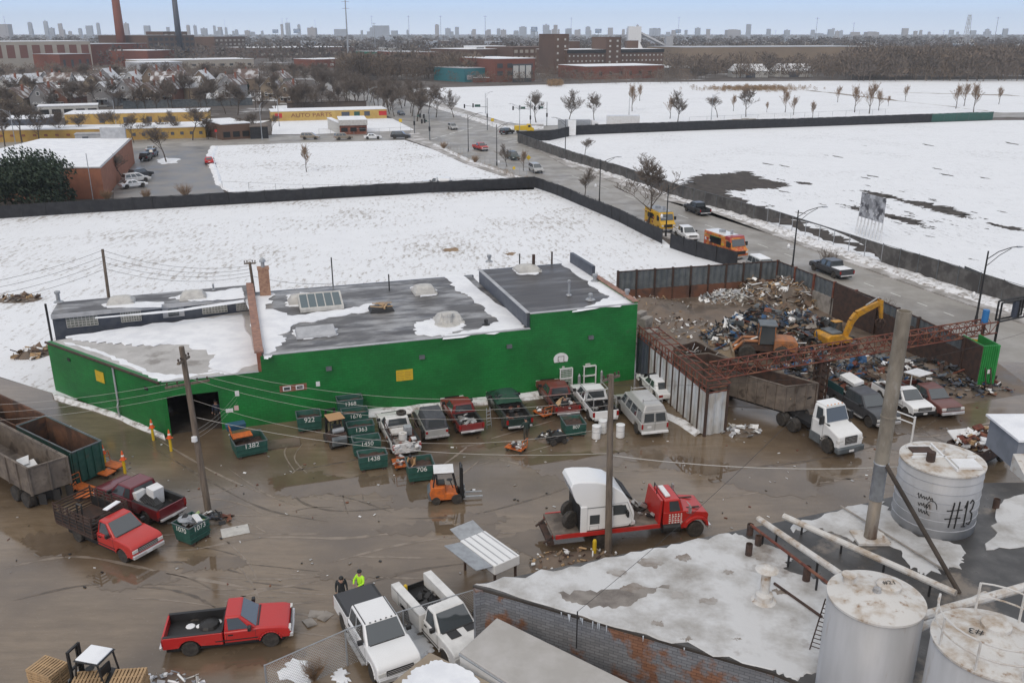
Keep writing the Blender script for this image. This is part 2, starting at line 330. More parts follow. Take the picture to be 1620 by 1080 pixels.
W_['field']=field_mat('stubble_snow',-.27,.545,.72,.6,(.36,.335,.31),.35)
W_['field3']=field_mat('rough_snow',-.27,.56,.73,.5,(.25,.22,.19))
W_['field2']=field_mat('smooth_snow',.3,.57,.86,.55,(.34,.34,.345))
W_['reed']=mat('dry_reed',(.30,.20,.11),.9,c2=(.20,.14,.09),sc1=.5)
W_['track']=mat('tyre_rut',(.08,.062,.047),.3,c2=(.15,.118,.09),sc1=1.5,r2=.5)
W_['track_pale']=mat('tyre_rut_pale',(.25,.205,.165),.4,c2=(.15,.12,.093),sc1=1.2)
W_['ground']=mat('far_ground',(.10,.085,.075),.9,c2=(.50,.50,.51),sc1=.02,lo=.56,hi=.64,c3=(.07,.055,.045),sc3=.07,lo3=.48,hi3=.56)
W_['dirt']=mat('scrapyard_dirt',(.17,.13,.10),.7,c2=(.10,.078,.06),sc1=.5,r2=.35,c3=(.21,.17,.135),sc3=.9,lo3=.58,hi3=.72,bump=.5,bsc=3)

def sheet(name,pts,z,m):
    q=[G(u,v,z)for u,v in pts]
    mb=MB();p=[(a.x,a.y)for a in q]
    if sum(a[0]*b[1]-b[0]*a[1]for a,b in zip(p,p[1:]+p[:1]))<0:p=p[::-1]
    mb.face([(x,y,z)for x,y in p]);return struct(name,mb,W_[m])
def ragged(pts,z,amp,n=10,seed=0,th=.0,close=True):
    rnd=random.Random(seed);q=[G(u,v,z)for u,v in pts];out=[]
    for a,b in zip(q,q[1:]+q[:1]):
        L=(b-a).length;d=(b-a).normalized();nn=V((-d.y,d.x,0))
        for i in range(n):
            p=a.lerp(b,i/n)
            k=(noise.noise(p*.45/amp+V((seed*7.1,0,0)))+.6*noise.noise(p*1.3/amp+V((0,seed*3.3,0))))*amp+rnd.uniform(-.35,.35)*amp
            out.append((p+nn*(k if i else 0)).to_2d())
    return out
gm=MB();gm.face([(-9000,-800,-.12),(9000,-800,-.12),(9000,14000,-.12),(-9000,14000,-.12)]);struct('ground',gm,W_['ground'])
# yard and scrapyard floor
yd=MB();yd.face([(-75,6,0),(82,6,0),(82,68,0)]+[tuple(G(*p))for p in((1120,560),(1004,588),(268,680),(86,622),(0,597),(-420,500))]);struct('yard_ground',yd,W_['mud'])
P0=G(1000,452,0);
sheet('scrapyard_ground',[(1005,540),(985,446),(1232,428),(1560,560),(1640,620),(1400,660),(1110,640)],.004,'dirt')
# snow fields
sheet('snow_field',[(-420,352),(0,345),(845,296),(900,312),(1040,372),(1060,388),(1160,418),(990,452),(1000,560),(300,640),(88,630),(84,622),(0,596),(-420,520)],-.02,'field')
sheet('snow_lot',[(333,231),(480,226),(640,221.5),(690,238),(745,262),(845,292),(845,300),(380,316),(352,298),(345,270)],-.02,'field3')
sheet('snow_meadow',[(819,226),(905,214),(1080,207.5),(1470,194),(1575,190.5),(1700,190),(2300,205),(2100,700),(1620,488),(1393,414),(1213,351),(1080,314),(900,257)],-.02,'field2')
sheet('snow_common',[(655,140),(1000,130.5),(1620,125.5),(2300,120),(2300,200),(1575,178),(1470,181),(1080,194),(860,199),(790,194),(700,165),(640,148)],-.02,'field2')
sheet('car_park',[(180,222),(333,222),(340,236),(350,270),(352,300),(365,318),(180,330)],-.03,'lot')
# streets
sheet('main_street',[(470,110),(500,111),(560,133),(645,160),(775,197),(803,203),(835,221),(893,255),(1053,310),(1213,369),(1413,441),(1640,520),(2000,660),(2000,900),(1640,640),(1560,566),(1235,432),(1165,408),(1048,366),(880,300),(745,255),(690,230),(655,205),(590,172),(520,143)],-.016,'asphalt')
sheet('cross_street',[(-400,222),(0,221.5),(190,220),(480,213),(655,206),(700,232),(640,221),(480,226),(333,231),(180,236),(-400,250)],-.012,'asphalt')
sheet('side_street',[(775,197),(860,199.5),(1080,194.5),(1470,181.5),(1575,178.5),(2200,170),(2200,180),(1575,186),(1470,190),(1080,203),(905,210),(835,221),(803,215)],-.012,'asphalt')
# pavements with kerbs, banks of ploughed snow
def strip(name,a,b,h,m,amp=.0,seed=1,n=14):
    p=[G(*q)for q in a];q=[G(*t)for t in b];mb=MB();vs=[];rnd=random.Random(seed)
    def dens(l):
        o=[]
        for s,e in zip(l[:-1],l[1:]):
            k=max(1,int((e-s).length/1.2))if amp else 1
            o+=[s.lerp(e,i/k)for i in range(k)]
        return o+[l[-1]]
    if amp:
        k=60;
        def res(l):
            d=[0]
            for s,e in zip(l[:-1],l[1:]):d.append(d[-1]+(e-s).length)
            o=[]
            K=int(d[-1]/.9)
            for i in range(K+1):
                t=d[-1]*i/K;j=max(x for x in range(len(d))if d[x]<=t+1e-6);j=min(j,len(l)-2)
                o.append(l[j].lerp(l[j+1],(t-d[j])/(d[j+1]-d[j])))
            return o
        p=res(p);kq=len(p);d=[0]
        q0=q;dd=[0]
        for s,e in zip(q0[:-1],q0[1:]):dd.append(dd[-1]+(e-s).length)
        q=[]
        for i in range(kq):
            t=dd[-1]*i/(kq-1);j=min(max(x for x in range(len(dd))if dd[x]<=t+1e-6),len(q0)-2)
            q.append(q0[j].lerp(q0[j+1],(t-dd[j])/(dd[j+1]-dd[j])))
        rows=7
        for i in range(kq):
            for r in range(rows):
                f=r/(rows-1);x=p[i].lerp(q[i],f+rnd.uniform(-.06,.06)+(noise.noise(p[i]*.35)*.25 if r in(0,rows-1)else 0))
                hh=h*math.sin(math.pi*f)**.7*(.45+.9*abs(noise.noise(x*.55))+.3*rnd.random())-.02
                vs.append((x.x,x.y,hh))
        fs=[(i*rows+r,i*rows+r+1,(i+1)*rows+r+1,(i+1)*rows+r)for i in range(kq-1)for r in range(rows-1)]
        mb.add(vs,fs);return tag(mb.build(name,W_[m],smooth=False),kind='structure')
    for(x0,x1),(y0,y1)in zip(zip(p[:-1],p[1:]),zip(q[:-1],q[1:])):
        up=lambda t:(t.x,t.y,h)
        dn=lambda t:(t.x,t.y,-.1)
        mb.hexa([dn(x0),dn(x1),dn(y1),dn(y0)],[up(x0),up(x1),up(y1),up(y0)])
    return struct(name,mb,W_[m])
strip('pavement',[(835,221),(893,255),(1053,310),(1213,369),(1413,441),(1640,520)],[(826,223),(890,260),(1053,318),(1213,355),(1393,415),(1640,493)],.11,'walk')
strip('pavement',[(655,205),(690,230),(745,255),(880,300),(1048,366),(1165,408),(1235,432)],[(640,219),(678,233),(735,259),(868,303),(1040,371),(1150,411),(1228,437)],.11,'walk')
strip('pavement',[(640,150),(775,195),(800,202),(860,199)],[(646,147),(790,191),(812,197),(860,197)],.11,'walk')
strip('snow_bank',[(838,222),(893,253),(975,283),(1053,309),(1213,365),(1413,437),(1640,512)],[(830,216),(893,246),(975,273),(1053,297),(1213,350),(1413,420),(1640,494)],.55,'dirty_snow',1,3)
strip('snow_bank',[(690,228),(745,253),(850,289)],[(684,230),(738,257),(842,291)],.3,'dirty_snow',1,5)
strip('snow_bank',[(648,157),(700,175),(775,199),(800,205),(860,204)],[(655,153),(700,170),(775,192),(800,199),(860,200)],.4,'dirty_snow',1,6)
strip('snow_bank',[(345,232),(338,250),(352,290),(375,303),(420,312)],[(333,232),(325,250),(342,292),(365,308),(410,316)],.4,'snow',1,8)
# snow along the foot of the green walls
strip('snow_bank',[(86,632),(180,660),(262,697)],[(82,622),(175,650),(258,686)],.35,'dirty_snow',1,9)
strip('snow_bank',[(560,662),(640,655),(720,646),(860,630),(890,624)],[(560,650),(640,644),(720,635),(860,619),(890,614)],.4,'dirty_snow',1,10)
strip('snow_bank',[(1040,655),(1075,672),(1100,690)],[(1052,652),(1090,668),(1114,686)],.25,'dirty_snow',1,11)
# road paint
mk=MB()
def dash(a,b,wd=.12):
    p,q=G(*a),G(*b);d=(q-p).normalized();n=V((-d.y,d.x,0))*wd/2;z=V((0,0,-.008))
    mk.face([p-n+z,q-n+z,q+n+z,p+n+z])
for i in range(16):
    a=(905+i*42,278+i*15.4);dash(a,(a[0]+16,a[1]+5.9))
for i in range(7):dash((655+i*14,228-i*4.0+12*0),(664+i*14,225.8-i*4.0),.4)
for i in range(9):dash((772+i*8,214+i*2.5),(786+i*8,212.5+i*2.5),.3)
for i in range(8):dash((565+i*9,147+i*4.3),(569+i*9,149+i*4.3),.15)
struct('road_markings',mk,W_['letter'])
# bare soil showing through the right-hand snow
def soil(pts,amp,seed,n=10,z=-.012,m='soil',name='soil'):
    o=MB();p=ragged(pts,z,amp,n,seed)
    o.blob(p,z);return struct(name,o,W_[m])
BIG=[[(1080,292),(1086,283),(1110,276),(1165,274),(1185,271),(1210,284),(1250,291),(1232,297),(1185,300),(1150,302),(1165,312),(1213,331),(1300,364),(1400,396),(1500,430),(1500,434),(1393,408),(1213,347),(1080,310)],
 [(1357,301),(1375,301),(1430,314),(1490,327),(1520,333),(1545,346),(1520,344),(1480,333),(1430,320),(1375,308)],[(1322,322),(1360,328),(1440,347),(1480,360),(1440,355),(1360,334)],[(1560,352),(1620,361),(1622,366),(1570,358)],[(1255,287),(1282,289),(1284,293),(1262,291)]]
for i,(p_,a_,n_)in enumerate(zip(BIG,(2.0,1.7,1.5,1.0,.6),(26,26,24,16,10))):soil(p_,a_,3+i,n_)
rnd=random.Random(77)
for i in range(120): # crumbs and streaks of bare soil round the big patches
    q=rnd.choice(BIG[:3]);k=rnd.randrange(len(q));a=q[k];b=q[(k+1)%len(q)];f=rnd.random();u,v=a[0]+(b[0]-a[0])*f+rnd.gauss(0,22),a[1]+(b[1]-a[1])*f+rnd.gauss(0,7)
    if v>296+(u-1080)*.32 or v<255:continue
    l=rnd.uniform(3,15);soil([(u,v),(u+l,v+l*.22),(u+l*1.05,v+l*.3),(u+2,v+l*.1)],.35,100+i,7)
for i in range(26):
    u,v=random.uniform(1180,1600),random.uniform(215,420)
    if PR(G(u,v))[0]and v>205+(1500-u)*.0 and v<290+(u-1080)*.30:
        l=random.uniform(8,22);soil([(u,v),(u+l,v+l*.18),(u+l*1.1,v+l*.24),(u+4,v+l*.12)],.3,20+i,6)
for i,(u,v,l)in enumerate([(1060,378,28),(700,392,30),(25,472,30),(800,398,16)]):
    soil([(u,v),(u+l,v+1),(u+l*.9,v+5),(u+3,v+6)],.6,60+i,8,-.008,'reed')
# long dried ground between the plots of the far common
W_['reed']=mat('dry_reed',(.30,.20,.11),.9,c2=(.20,.14,.09),sc1=.5)
W_['grit']=mat('grit_path',(.22,.185,.15),.9,c2=(.5,.5,.5),sc1=.3,lo=.5,hi=.6)
for i,(a,b)in enumerate([((1270,143),(1560,174)),((1400,146),(1620,151)),((1150,190),(1210,188))]):
    soil([a,(a[0]+20,a[1]+.4),(b[0],b[1]+1.6),(b[0]-24,b[1]-1)],2.2,80+i,12,-.012,'grit','path')
# wheel ruts in the mud
def rut(pts,wd,m,seed):
    q=[G(*p)for p in pts];o=[]
    for i in range(len(q)-1):
        a,b,c,d=q[max(i-1,0)],q[i],q[i+1],q[min(i+2,len(q)-1)]
        for k in range(8):
            t=k/8;o.append(.5*((2*b)+(c-a)*t+(2*a-5*b+4*c-d)*t*t+(3*b-a-3*c+d)*t**3))
    o.append(q[-1]);mb=MB();vs=[];rnd=random.Random(seed)
    for i,p in enumerate(o):
        d=(o[min(i+1,len(o)-1)]-o[max(i-1,0)]).normalized();n=V((-d.y,d.x,0))
        f=min(1,i/4,(len(o)-1-i)/4)
        ww=wd*(.3+.7*rnd.random())*f*.5
        vs+=[(p-n*ww+V((0,0,.004+.0005*(seed%4)))),(p+n*ww+V((0,0,.004+.0005*(seed%4))))]
    mb.add(vs,[(2*i,2*i+2,2*i+3,2*i+1)for i in range(len(o)-1)]);struct('tyre_track',mb,W_[m])
for i,(pts,wd,m)in enumerate([
    ([(470,742),(455,765),(480,795),(540,808),(640,800),(760,782)],.22,'track'),
    ([(480,735),(462,755),(500,785),(560,792),(650,786)],.18,'track_pale'),
    ([(470,690),(450,715),(470,750)],.16,'track_pale'),([(480,700),(466,725),(490,752)],.14,'track_pale'),
    ([(230,700),(330,760),(420,805),(520,825)],.2,'track'),([(250,695),(345,750),(440,790)],.2,'track_pale'),
    ([(360,740),(420,780),(470,800)],.16,'track_pale'),
    ([(540,770),(546,800),(552,815)],.12,'track'),([(572,766),(575,795)],.12,'track'),
    ([(0,900),(120,880),(260,905),(420,935)],.3,'track_pale'),([(20,950),(140,925),(300,925)],.25,'track'),
    ([(520,890),(640,860),(760,845),(850,842)],.3,'track_pale'),([(560,930),(640,905),(740,890)],.3,'track'),
    ([(1130,790),(1250,770),(1400,745),(1560,690)],.3,'track_pale'),([(1180,740),(1300,725),(1430,690),(1520,640)],.3,'track'),
    ([(1390,680),(1470,690),(1560,670),(1620,655)],.25,'track_pale'),([(1440,668),(1500,700),(1560,690)],.2,'track'),
    ([(300,870),(420,850),(560,850),(700,830)],.3,'track_pale'),([(760,720),(860,740),(980,745),(1100,740)],.25,'track_pale'),
    ([(640,820),(740,815),(840,790),(900,770)],.3,'track'),([(60,680),(160,720),(230,760)],.25,'track_pale')]):
    rut(pts,wd,m,i)

rnd=random.Random(31)
for i in range(34):
    u,v=rnd.uniform(20,1560),rnd.uniform(700,960)
    if(u>640 and v>850+(1150-u)*.1)or(u>1380 and v>720):continue
    a=rnd.gauss(.12,.5);L_=rnd.uniform(60,190);c_=rnd.gauss(0,.25);p_=[(u+L_*t*math.cos(a+c_*t),v-L_*.42*t*math.sin(a+c_*t))for t in(0,.33,.66,1)]
    m_=rnd.choice(['track','track_pale']);rut(p_,rnd.uniform(.1,.24),m_,30+i)
    rut([(x+rnd.uniform(2,4),y+20+.02*x)for x,y in p_],rnd.uniform(.1,.24),m_,31+i)
W_['puddle']=mat('puddle_water',(.115,.085,.058),.02,c2=(.145,.108,.074),sc1=.5);W_['puddle'].node_tree.nodes['Principled BSDF'].inputs['Specular IOR Level'].default_value=.7
for i,(u,v,a,b)in enumerate([(585,768,90,20),(665,790,60,16),(480,765,60,18),(900,735,80,18),(1230,762,90,20),(1100,735,60,14),(700,835,90,14),(330,890,50,14),(200,915,70,14),(760,820,40,10),(860,860,70,18),(1420,700,50,14),(1300,740,40,10),(560,905,60,12),(410,1035,60,14),(90,860,60,16),(240,655,40,12),(160,622,40,10),(1010,720,50,12),(740,700,60,10)]):
    z=.009;q=ragged([(u+a*math.cos(t)*(1+.25*math.sin(3*t+i)),v+b*math.sin(t)*(1+.3*math.cos(2*t+i)))for t in[-2*math.pi*k/12 for k in range(12)]],z,.5,7,300+i);mb=MB()
    mb.blob(q,z+.0003*i);struct('puddle',mb,W_['puddle'])
# ---------------- the green warehouse ----------------
A=G(265,690);B=G(1003,600);C=G(88,617)
hA,hB=4.05,6.4;hM=5.2
dF=(B-A).to_2d().normalized();nB=V((-dF.y,dF.x));LF=(B-A).to_2d().length
def F2(s,d=0):q=A.to_2d()+dF*s+nB*d;return q # along the front, depth behind it
def fs_of(u,v,z):q=G(u,v,z).to_2d()-A.to_2d();return q.dot(dF),q.dot(nB)
s1=fs_of(412,566,hM)[0];s2=fs_of(829,510,hM)[0]
bd=fs_of(740,428,hB)[1];bdM=fs_of(600,446,hM)[1];bdL=fs_of(240,470,4.9)[1]
gb=empty('warehouse',(A.x,A.y,0),math.atan2(dF.y,dF.x),'long green painted warehouse with stepped snowy flat roofs','warehouse')
gi=gb.matrix_basis.copy();gi=Matrix.Translation((A.x,A.y,0))@Matrix.Rotation(math.atan2(dF.y,dF.x),4,'Z');gii=gi.inverted()
def loc(u,v,z):q=gii@G(u,v,z);return V((q.x,q.y,z))
Cl=gii@C;T=.3
g0,g1=loc(268,690,0).x+.15,loc(352,678,0).x;gh=HT(268,690,627)*.98
fw=MB()
fw.box(0,g0,0,T,0,hA);fw.box(g0,g1,0,T,gh,hA);fw.box(g1,s1,0,T,0,hA)
fw.box(s1,s2,0,T,0,hM);fw.box(s2,LF,0,T,0,hB)
fw.build('front_wall',W_['green'],gb)
lw=MB();d=V((Cl.x,Cl.y,0)).normalized();n=V((-d.y,d.x,0))*-T;LL=Cl.to_2d().length
lw.hexa([(0,0,0),d*LL,d*LL+n,n],[V((0,0,hA)),d*LL+V((0,0,hA)),d*LL+n+V((0,0,hA)),n+V((0,0,hA))]);lw.build('side_wall',W_['green'],gb)
ew=MB();ew.box(LF-T,LF,T,bd,0,hB+.0);ew.box(LF-.28,LF+.02,.02,bd*.62,hB,hB+.16)
ew.build('side_wall',W_['green'],gb)
bw=MB();bw.box(s1,s2,bdM-T,bdM,0,hM-.02);bw.box(s2,LF-T,bd-T,bd,0,hB-.02);bw.box(s2-.2,s2,T,bd,hM-.3,hB-.03)
cs=loc(386,492,hA);cw=loc(90,522,hA);cdep=max(1.5,bdL)
bw.build('back_wall',W_['slate'],gb)
# roofs
rf=MB();rf.hexa([(0.05,.05,hA-.25),(s1-.1,.05,hA-.25),(s1-.1,cs.y,hA-.25),(Cl.x+.1,Cl.y,hA-.25)],[(0.05,.05,hA-.01),(s1-.1,.05,hA-.01),(s1-.1,cs.y+.1,hA-.01),(Cl.x+.1,Cl.y,hA-.01)])
W_['roof_conc']=mat('roof_concrete',(.40,.39,.38),.7,c2=(.48,.47,.46),sc1=.6,c3=(.25,.235,.22),sc3=.35,lo3=.55,hi3=.65)
rf.build('roof',W_['roof_conc'],gb)
r2=MB();r2.box(s1+.1,s2-.2,T-.25,bdM-.05,hM-.3,hM-.03);rM=r2.build('roof',W_['roof_grey'],gb)
r3=MB();r3.box(s2+.02,LF-.3,T-.25,bd-.05,hB-.3,hB-.03);rR=r3.build('roof',W_['roof_dark'],gb)
# white edge flashing along the front parapets
fl=MB();fl.box(s1+.2,s2-.05,-.03,.28,hM,hM+.05);fl.box(s2-.06,LF,-.03,.28,hB,hB+.05);fl.box(.1,s1-.2,-.03,.2,hA,hA+.03)
fl.box(s2-.32,s2-.02,.28,bd,hB,hB+.06)
fl.build('parapet_edge',W_['trim'],gb)
dw=MB();dw.box(s2-.24,s2-.2,.3,bd-.1,hM+.02,hB-.08);dw.build('parapet_cladding',W_['slate'],gb)
# tile coping on party walls: many single tiles in one part
tl=MB()
pw=MB();pw.box(s1-.22,s1+.1,.05,cs.y+3.6,hA,hM+.25);pw.build('party_wall',W_['brick'],gb)
k=int((cs.y+3.7)/.42)
for i in range(k):tl.cbox((s1-.06,.25+i*.42,hM+.31+(i%2)*.015),(.62,.40,.12),rx=.06)
tl.build('coping',W_['tile'],gb);tl=MB()
for i in range(int(bd*.62/.45)):tl.cbox((LF-.14,.25+i*.45,hB+.20+(i%2)*.015),(.46,.43,.1),rx=.05)
tl.build('coping',W_['tile'],gb)
pr=MB();pr.box(LF-.3,LF,bd*.62,bd,hB,hB+.95);pr.build('parapet',W_['slate'],gb)
# clerestory along the back of the low part
zc=hA+1.35
x0,x1=cw.x-.2,s1-.22
y0c,y1c=cw.y,cs.y
def cp(f):return V((x0+(x1-x0)*f,y0c+(y1c-y0c)*f,0))
cl=MB()
a,b=cp(0),cp(1);bk=V((0,3.4,0))
cl.hexa([a,b,b+bk,a+bk],[a+V((0,0,zc)),b+V((0,0,zc)),b+bk+V((0,0,zc)),a+bk+V((0,0,zc))]);cl.build('clerestory_wall',W_['slate'],gb)
rr=MB();ov=V((0,-.35,0))
rr.hexa([p+V((0,0,zc-.32))for p in(a+ov,b+ov,b+ov+V((0,.12,0)),a+ov+V((0,.12,0)))],[p+V((0,0,zc+.02))for p in(a+ov,b+ov,b+ov+V((0,.12,0)),a+ov+V((0,.12,0)))]);rr.build('fascia',W_['trim'],gb)
rc=MB();rc.hexa([p+V((0,0,zc-.1))for p in(a+ov*.6,b+ov*.6,b+bk,a+bk)],[p+V((0,0,zc+.03))for p in(a+ov*.6,b+ov*.6,b+bk,a+bk)]);rC=rc.build('roof',W_['roof_grey'],gb)
zl,zh=hA+.12,zc-.4
for f0,f1,kind in[(.065,.215,'glassblock'),(.33,.43,'glassblock'),(.54,.65,'trim'),(.745,.875,'glassblock'),(.925,.99,'glassblock')]:
    p,q=cp(f0)+V((0,-.06,0)),cp(f1)+V((0,-.06,0))
    wn=MB();wn.hexa([p+V((0,0,zl)),q+V((0,0,zl)),q+V((0,.05,zl)),p+V((0,.05,zl))],[p+V((0,0,zh)),q+V((0,0,zh)),q+V((0,.05,zh)),p+V((0,.05,zh))]);o=wn.build('window',W_[kind],gb)
    gr=MB()
    if kind=='glassblock':
        for i in range(9):
            t=p.lerp(q,i/8);gr.box(t.x-.02,t.x+.02,t.y-.02,t.y-.004,zl,zh)
        for i in range(5):
            z=zl+(zh-zl)*i/4;gr.hexa([p+V((0,-.02,z-.02)),q+V((0,-.02,z-.02)),q+V((0,-.003,z-.02)),p+V((0,-.003,z-.02))],[p+V((0,-.02,z+.02)),q+V((0,-.02,z+.02)),q+V((0,-.003,z+.02)),p+V((0,-.003,z+.02))])
        gr.build('mortar',W_['plaster'],o)
    else:
        p2,q2=p.lerp(q,.25),p.lerp(q,.75);gr.hexa([p2+V((0,-.04,zl+.1)),q2+V((0,-.04,zl+.1)),q2+V((0,-.01,zl+.1)),p2+V((0,-.01,zl+.1))],[p2+V((0,-.04,zh-.1)),q2+V((0,-.04,zh-.1)),q2+V((0,-.01,zh-.1)),p2+V((0,-.01,zh-.1))]);gr.build('pane',W_['glass'],o)
# snow lying on the roofs (thin drifts with ragged rims)
def drift(name,pts,z,amp,seed,th=.05,n=8,parent=None,m='snow'):
    p=ragged(pts,z,amp,n,seed);mb=MB();c=sum((V((a.x,a.y))for a in p),V((0,0)))/len(p)
    if sum(a.x*b.y-b.x*a.y for a,b in zip(p,p[1:]+p[:1]))<0:p=p[::-1]
    mb.blob(p,z,z+th,.98)
    o=mb.build(name,W_[m])
    if parent:o.parent=parent;o.matrix_parent_inverse=gii
    return o
drift('roof_snow',[(104,532),(260,510),(384,497),(410,575),(360,592),(330,588),(345,560),(290,545),(230,547),(180,545),(130,540)],hA-.005,.5,3,parent=gb)
drift('roof_snow',[(100,541),(160,560),(215,584),(250,603),(380,584),(330,590),(280,594),(240,590),(200,570),(150,552)],hA-.005,.25,31,th=.03,parent=gb)
drift('roof_snow',[(387,470),(432,463),(430,478),(420,486),(462,500),(545,490),(590,480),(592,492),(520,502),(470,512),(440,530),(452,540),(430,564),(418,568)],hM-.03,.5,4,parent=gb)
drift('roof_snow',[(703,436),(731,434),(826,512),(826,521),(700,537),(705,530),(740,525),(790,510),(770,495),(745,470),(720,460)],hM-.03,.35,5,parent=gb)
drift('roof_snow',[(452,468),(480,463),(516,478),(500,486),(458,485)],hM-.03,.4,6,parent=gb)
drift('roof_snow',[(462,522),(508,518),(535,520),(532,530),(480,537),(466,532)],hM-.03,.35,61,parent=gb)
drift('roof_snow',[(648,455),(665,451),(692,459),(690,467),(665,470)],hM-.03,.2,62,parent=gb)
drift('roof_snow',[(655,513),(680,504),(735,512),(730,522),(700,532),(660,530)],hM-.03,.4,63,parent=gb)
drift('roof_snow',[(868,402),(878,404),(930,430),(990,468),(1008,476),(1000,480),(905,494),(950,478),(965,470),(940,455),(905,430)],hB-.03,.3,7,parent=gb)
drift('roof_snow',[(810,426),(830,420),(858,428),(850,434),(820,434)],hB-.03,.2,71,parent=gb)
drift('roof_snow',[(160,482),(185,478),(260,478),(255,486),(170,487)],zc+.03,.2,72,parent=gb)
drift('roof_snow',[(266,472),(300,463),(340,462),(383,455),(386,472),(330,475),(300,476)],zc+.03,.3,73,parent=gb)
drift('roof_snow',[(150,502),(280,490),(386,474),(387,478),(280,493),(150,504)],zc+.035,.1,74,parent=gb,th=.02)
# skylights and vents: parts of the roof they are fixed to
def dome(u,v,z,w,d,h,roof,m='plaster',rz=0):
    p=loc(u,v,z);mb=MB();mb.T=Matrix.Translation(p)@Matrix.Rotation(rz,4,'Z')
    mb.hexa([(-w/2,-d/2,0),(w/2,-d/2,0),(w/2,d/2,0),(-w/2,d/2,0)],[(-w/2+.06,-d/2+.06,.22),(w/2-.06,-d/2+.06,.22),(w/2-.06,d/2-.06,.22),(-w/2+.06,d/2-.06,.22)])
    K=8;vs=[];
    for i in range(K+1):
        for j in range(K+1):
            x,y=-1+2*i/K,-1+2*j/K;vs.append((x*(w/2-.05),y*(d/2-.05),.22+h*(max(0,(1-x**4)*(1-y**4)))**.6))
    mb.add(vs,[(i*(K+1)+j,(i+1)*(K+1)+j,(i+1)*(K+1)+j+1,i*(K+1)+j+1)for i in range(K)for j in range(K)])
    o=mb.build('skylight',W_[m],gb,smooth=False);return o
for u,v,z,w_,d_,h_ in[(192,480,zc,2.2,1.5,.45),(306,472,zc,2.2,1.4,.5),(475,478,hM,2.0,1.6,.5),(671,462,hM,2.0,2.0,.45),(710,508,hM,2.2,1.8,.5),(834,428,hB,2.2,1.9,.35)]:
    dome(u,v,z-.02,w_,d_,h_,None)
p=loc(508,486,hM);sk=MB();sk.T=Matrix.Translation(p);W1,D1,H1=3.5,2.2,1.0
sk.hexa([(-W1/2,-D1/2,0),(W1/2,-D1/2,0),(W1/2,D1/2,0),(-W1/2,D1/2,0)],[(-W1/2,-D1/2,.3),(W1/2,-D1/2,.3),(W1/2,D1/2,H1),(-W1/2,D1/2,H1)]);so=sk.build('skylight',W_['plaster'],gb)
sq=[V(p)+V(t)for t in((-W1/2,-D1/2,.3),(W1/2,-D1/2,.3),(W1/2,D1/2,H1),(-W1/2,D1/2,H1))]
W_['skyglass']=mat('skylight_glass',(.10,.135,.15),.12)
for i in range(5):
    g=MB();g.panel(sq,.03+i*.19,.03+i*.19+.165,.08,.92,.012);g.build('pane',W_['skyglass'],so)
p=loc(500,528,hM);hb=MB();hb.T=Matrix.Translation(p);hb.hexa([(-1.5,-.9,0),(1.5,-.9,0),(1.5,.9,0),(-1.5,.9,0)],[(-1.4,-.85,.12),(1.4,-.85,.12),(1.4,.85,.4),(-1.4,.85,.4)]);hb.build('roof_hatch',W_['trim'],gb)
p=loc(603,490,hM);fr=MB();fr.T=Matrix.Translation(p)
fr.hexa([(-1,-.7,0),(1,-.7,0),(1,.7,0),(-1,.7,0)],[(-.85,-.6,.28),(.85,-.6,.28),(.85,.6,.28),(-.85,.6,.28)]);o=fr.build('skylight',W_['black'],gb)
fr=MB();fr.T=Matrix.Translation(p)
for i in range(7):fr.cbox((random.uniform(-.6,.6),random.uniform(-.4,.4),.32+i*.03),(1.1,.14,.05),random.uniform(-.6,.6)+(i%2)*1.5)
fr.build('broken_boards',W_['pallet'],o)
def vent(u,v,z,h,r,capr,m='galv'):
    p=loc(u,v,z);mb=MB();mb.lathe([(r*2.6,0),(r*2.2,.08),(r*1.1,.12),(r,.16),(r,h-.25),(capr,h-.24),(capr,h-.06),(r*.6,h)],10,p);mb.build('vent',W_[m],gb,smooth=False)
for q in[(708,448+64,hM,.95,.42,.5,'plaster'),(769,514,hM,.5,.13,.16,'black'),(900,467,hB,1.3,.1,.16),(934,474,hB,.55,.16,.2),(941,445,hB,.7,.15,.24),(992,471,hB,.75,.14,.22),(774,414,hB,.7,.14,.22),(93,478,zc,1.0,.16,.24),(338,459,zc,.6,.07,.09)]:vent(*q)
for u,v,z,h in[(616,460,hM,1.5),(822,418,hB,1.0),(527,452,hM,2.6)]:
    pp=MB();q=loc(u,v,z);pp.tube(q,q+V((0,0,h)),.06);pp.build('vent_pipe',W_['black'],gb)
q=loc(420,466,hM);ch=MB();ch.T=Matrix.Translation(q);ch.box(-.45,.45,-.4,.4,0,2.3);ch.box(-.5,.5,-.45,.45,2.3,2.45);co=ch.build('chimney',mat('chimney_brick',(.36,.22,.15),.85,c2=(.25,.14,.1),sc1=4),gb)
cf=MB();cf.lathe([(.16,0),(.16,.5),(.28,.52),(.24,.7),(.05,.9)],10,q+V((0,0,2.4)));cf.build('flue',W_['galv'],co)
gu=MB();q=A.lerp(C,.38);d3=(C-A).normalized();nn=V((-d3.y,d3.x,0));nn=nn if nn.y<0 else-nn
gu.path([q+nn*.1+V((0,0,3.95)),q+nn*.1+V((0,0,1.2)),q+nn*.25-d3*.1+V((0,0,1.0)),q+nn*.2-d3*.1+V((0,0,.15))],.07,6)
o=gu.build('downpipe',W_['trim']);o.parent=gb;o.matrix_parent_inverse=gii
wc=MB();wc.box(g0-.1,g0,-.04,.0,0,gh+.1);wc.box(g1,g1+.1,-.04,0,0,gh+.1);wc.box(g0-.1,g1+.1,-.045,0,gh,gh+.1);wc.build('door_frame',W_['trim'].copy()if 0 else W_['green'],gb)
bi=MB();bi.box(g0-1,g1+3,T+.02,9,.006,.012);bi.build('floor',W_['soil'],gb)
for u,v,z in[(793,546,4.2),(923,530,4.4)]:pass
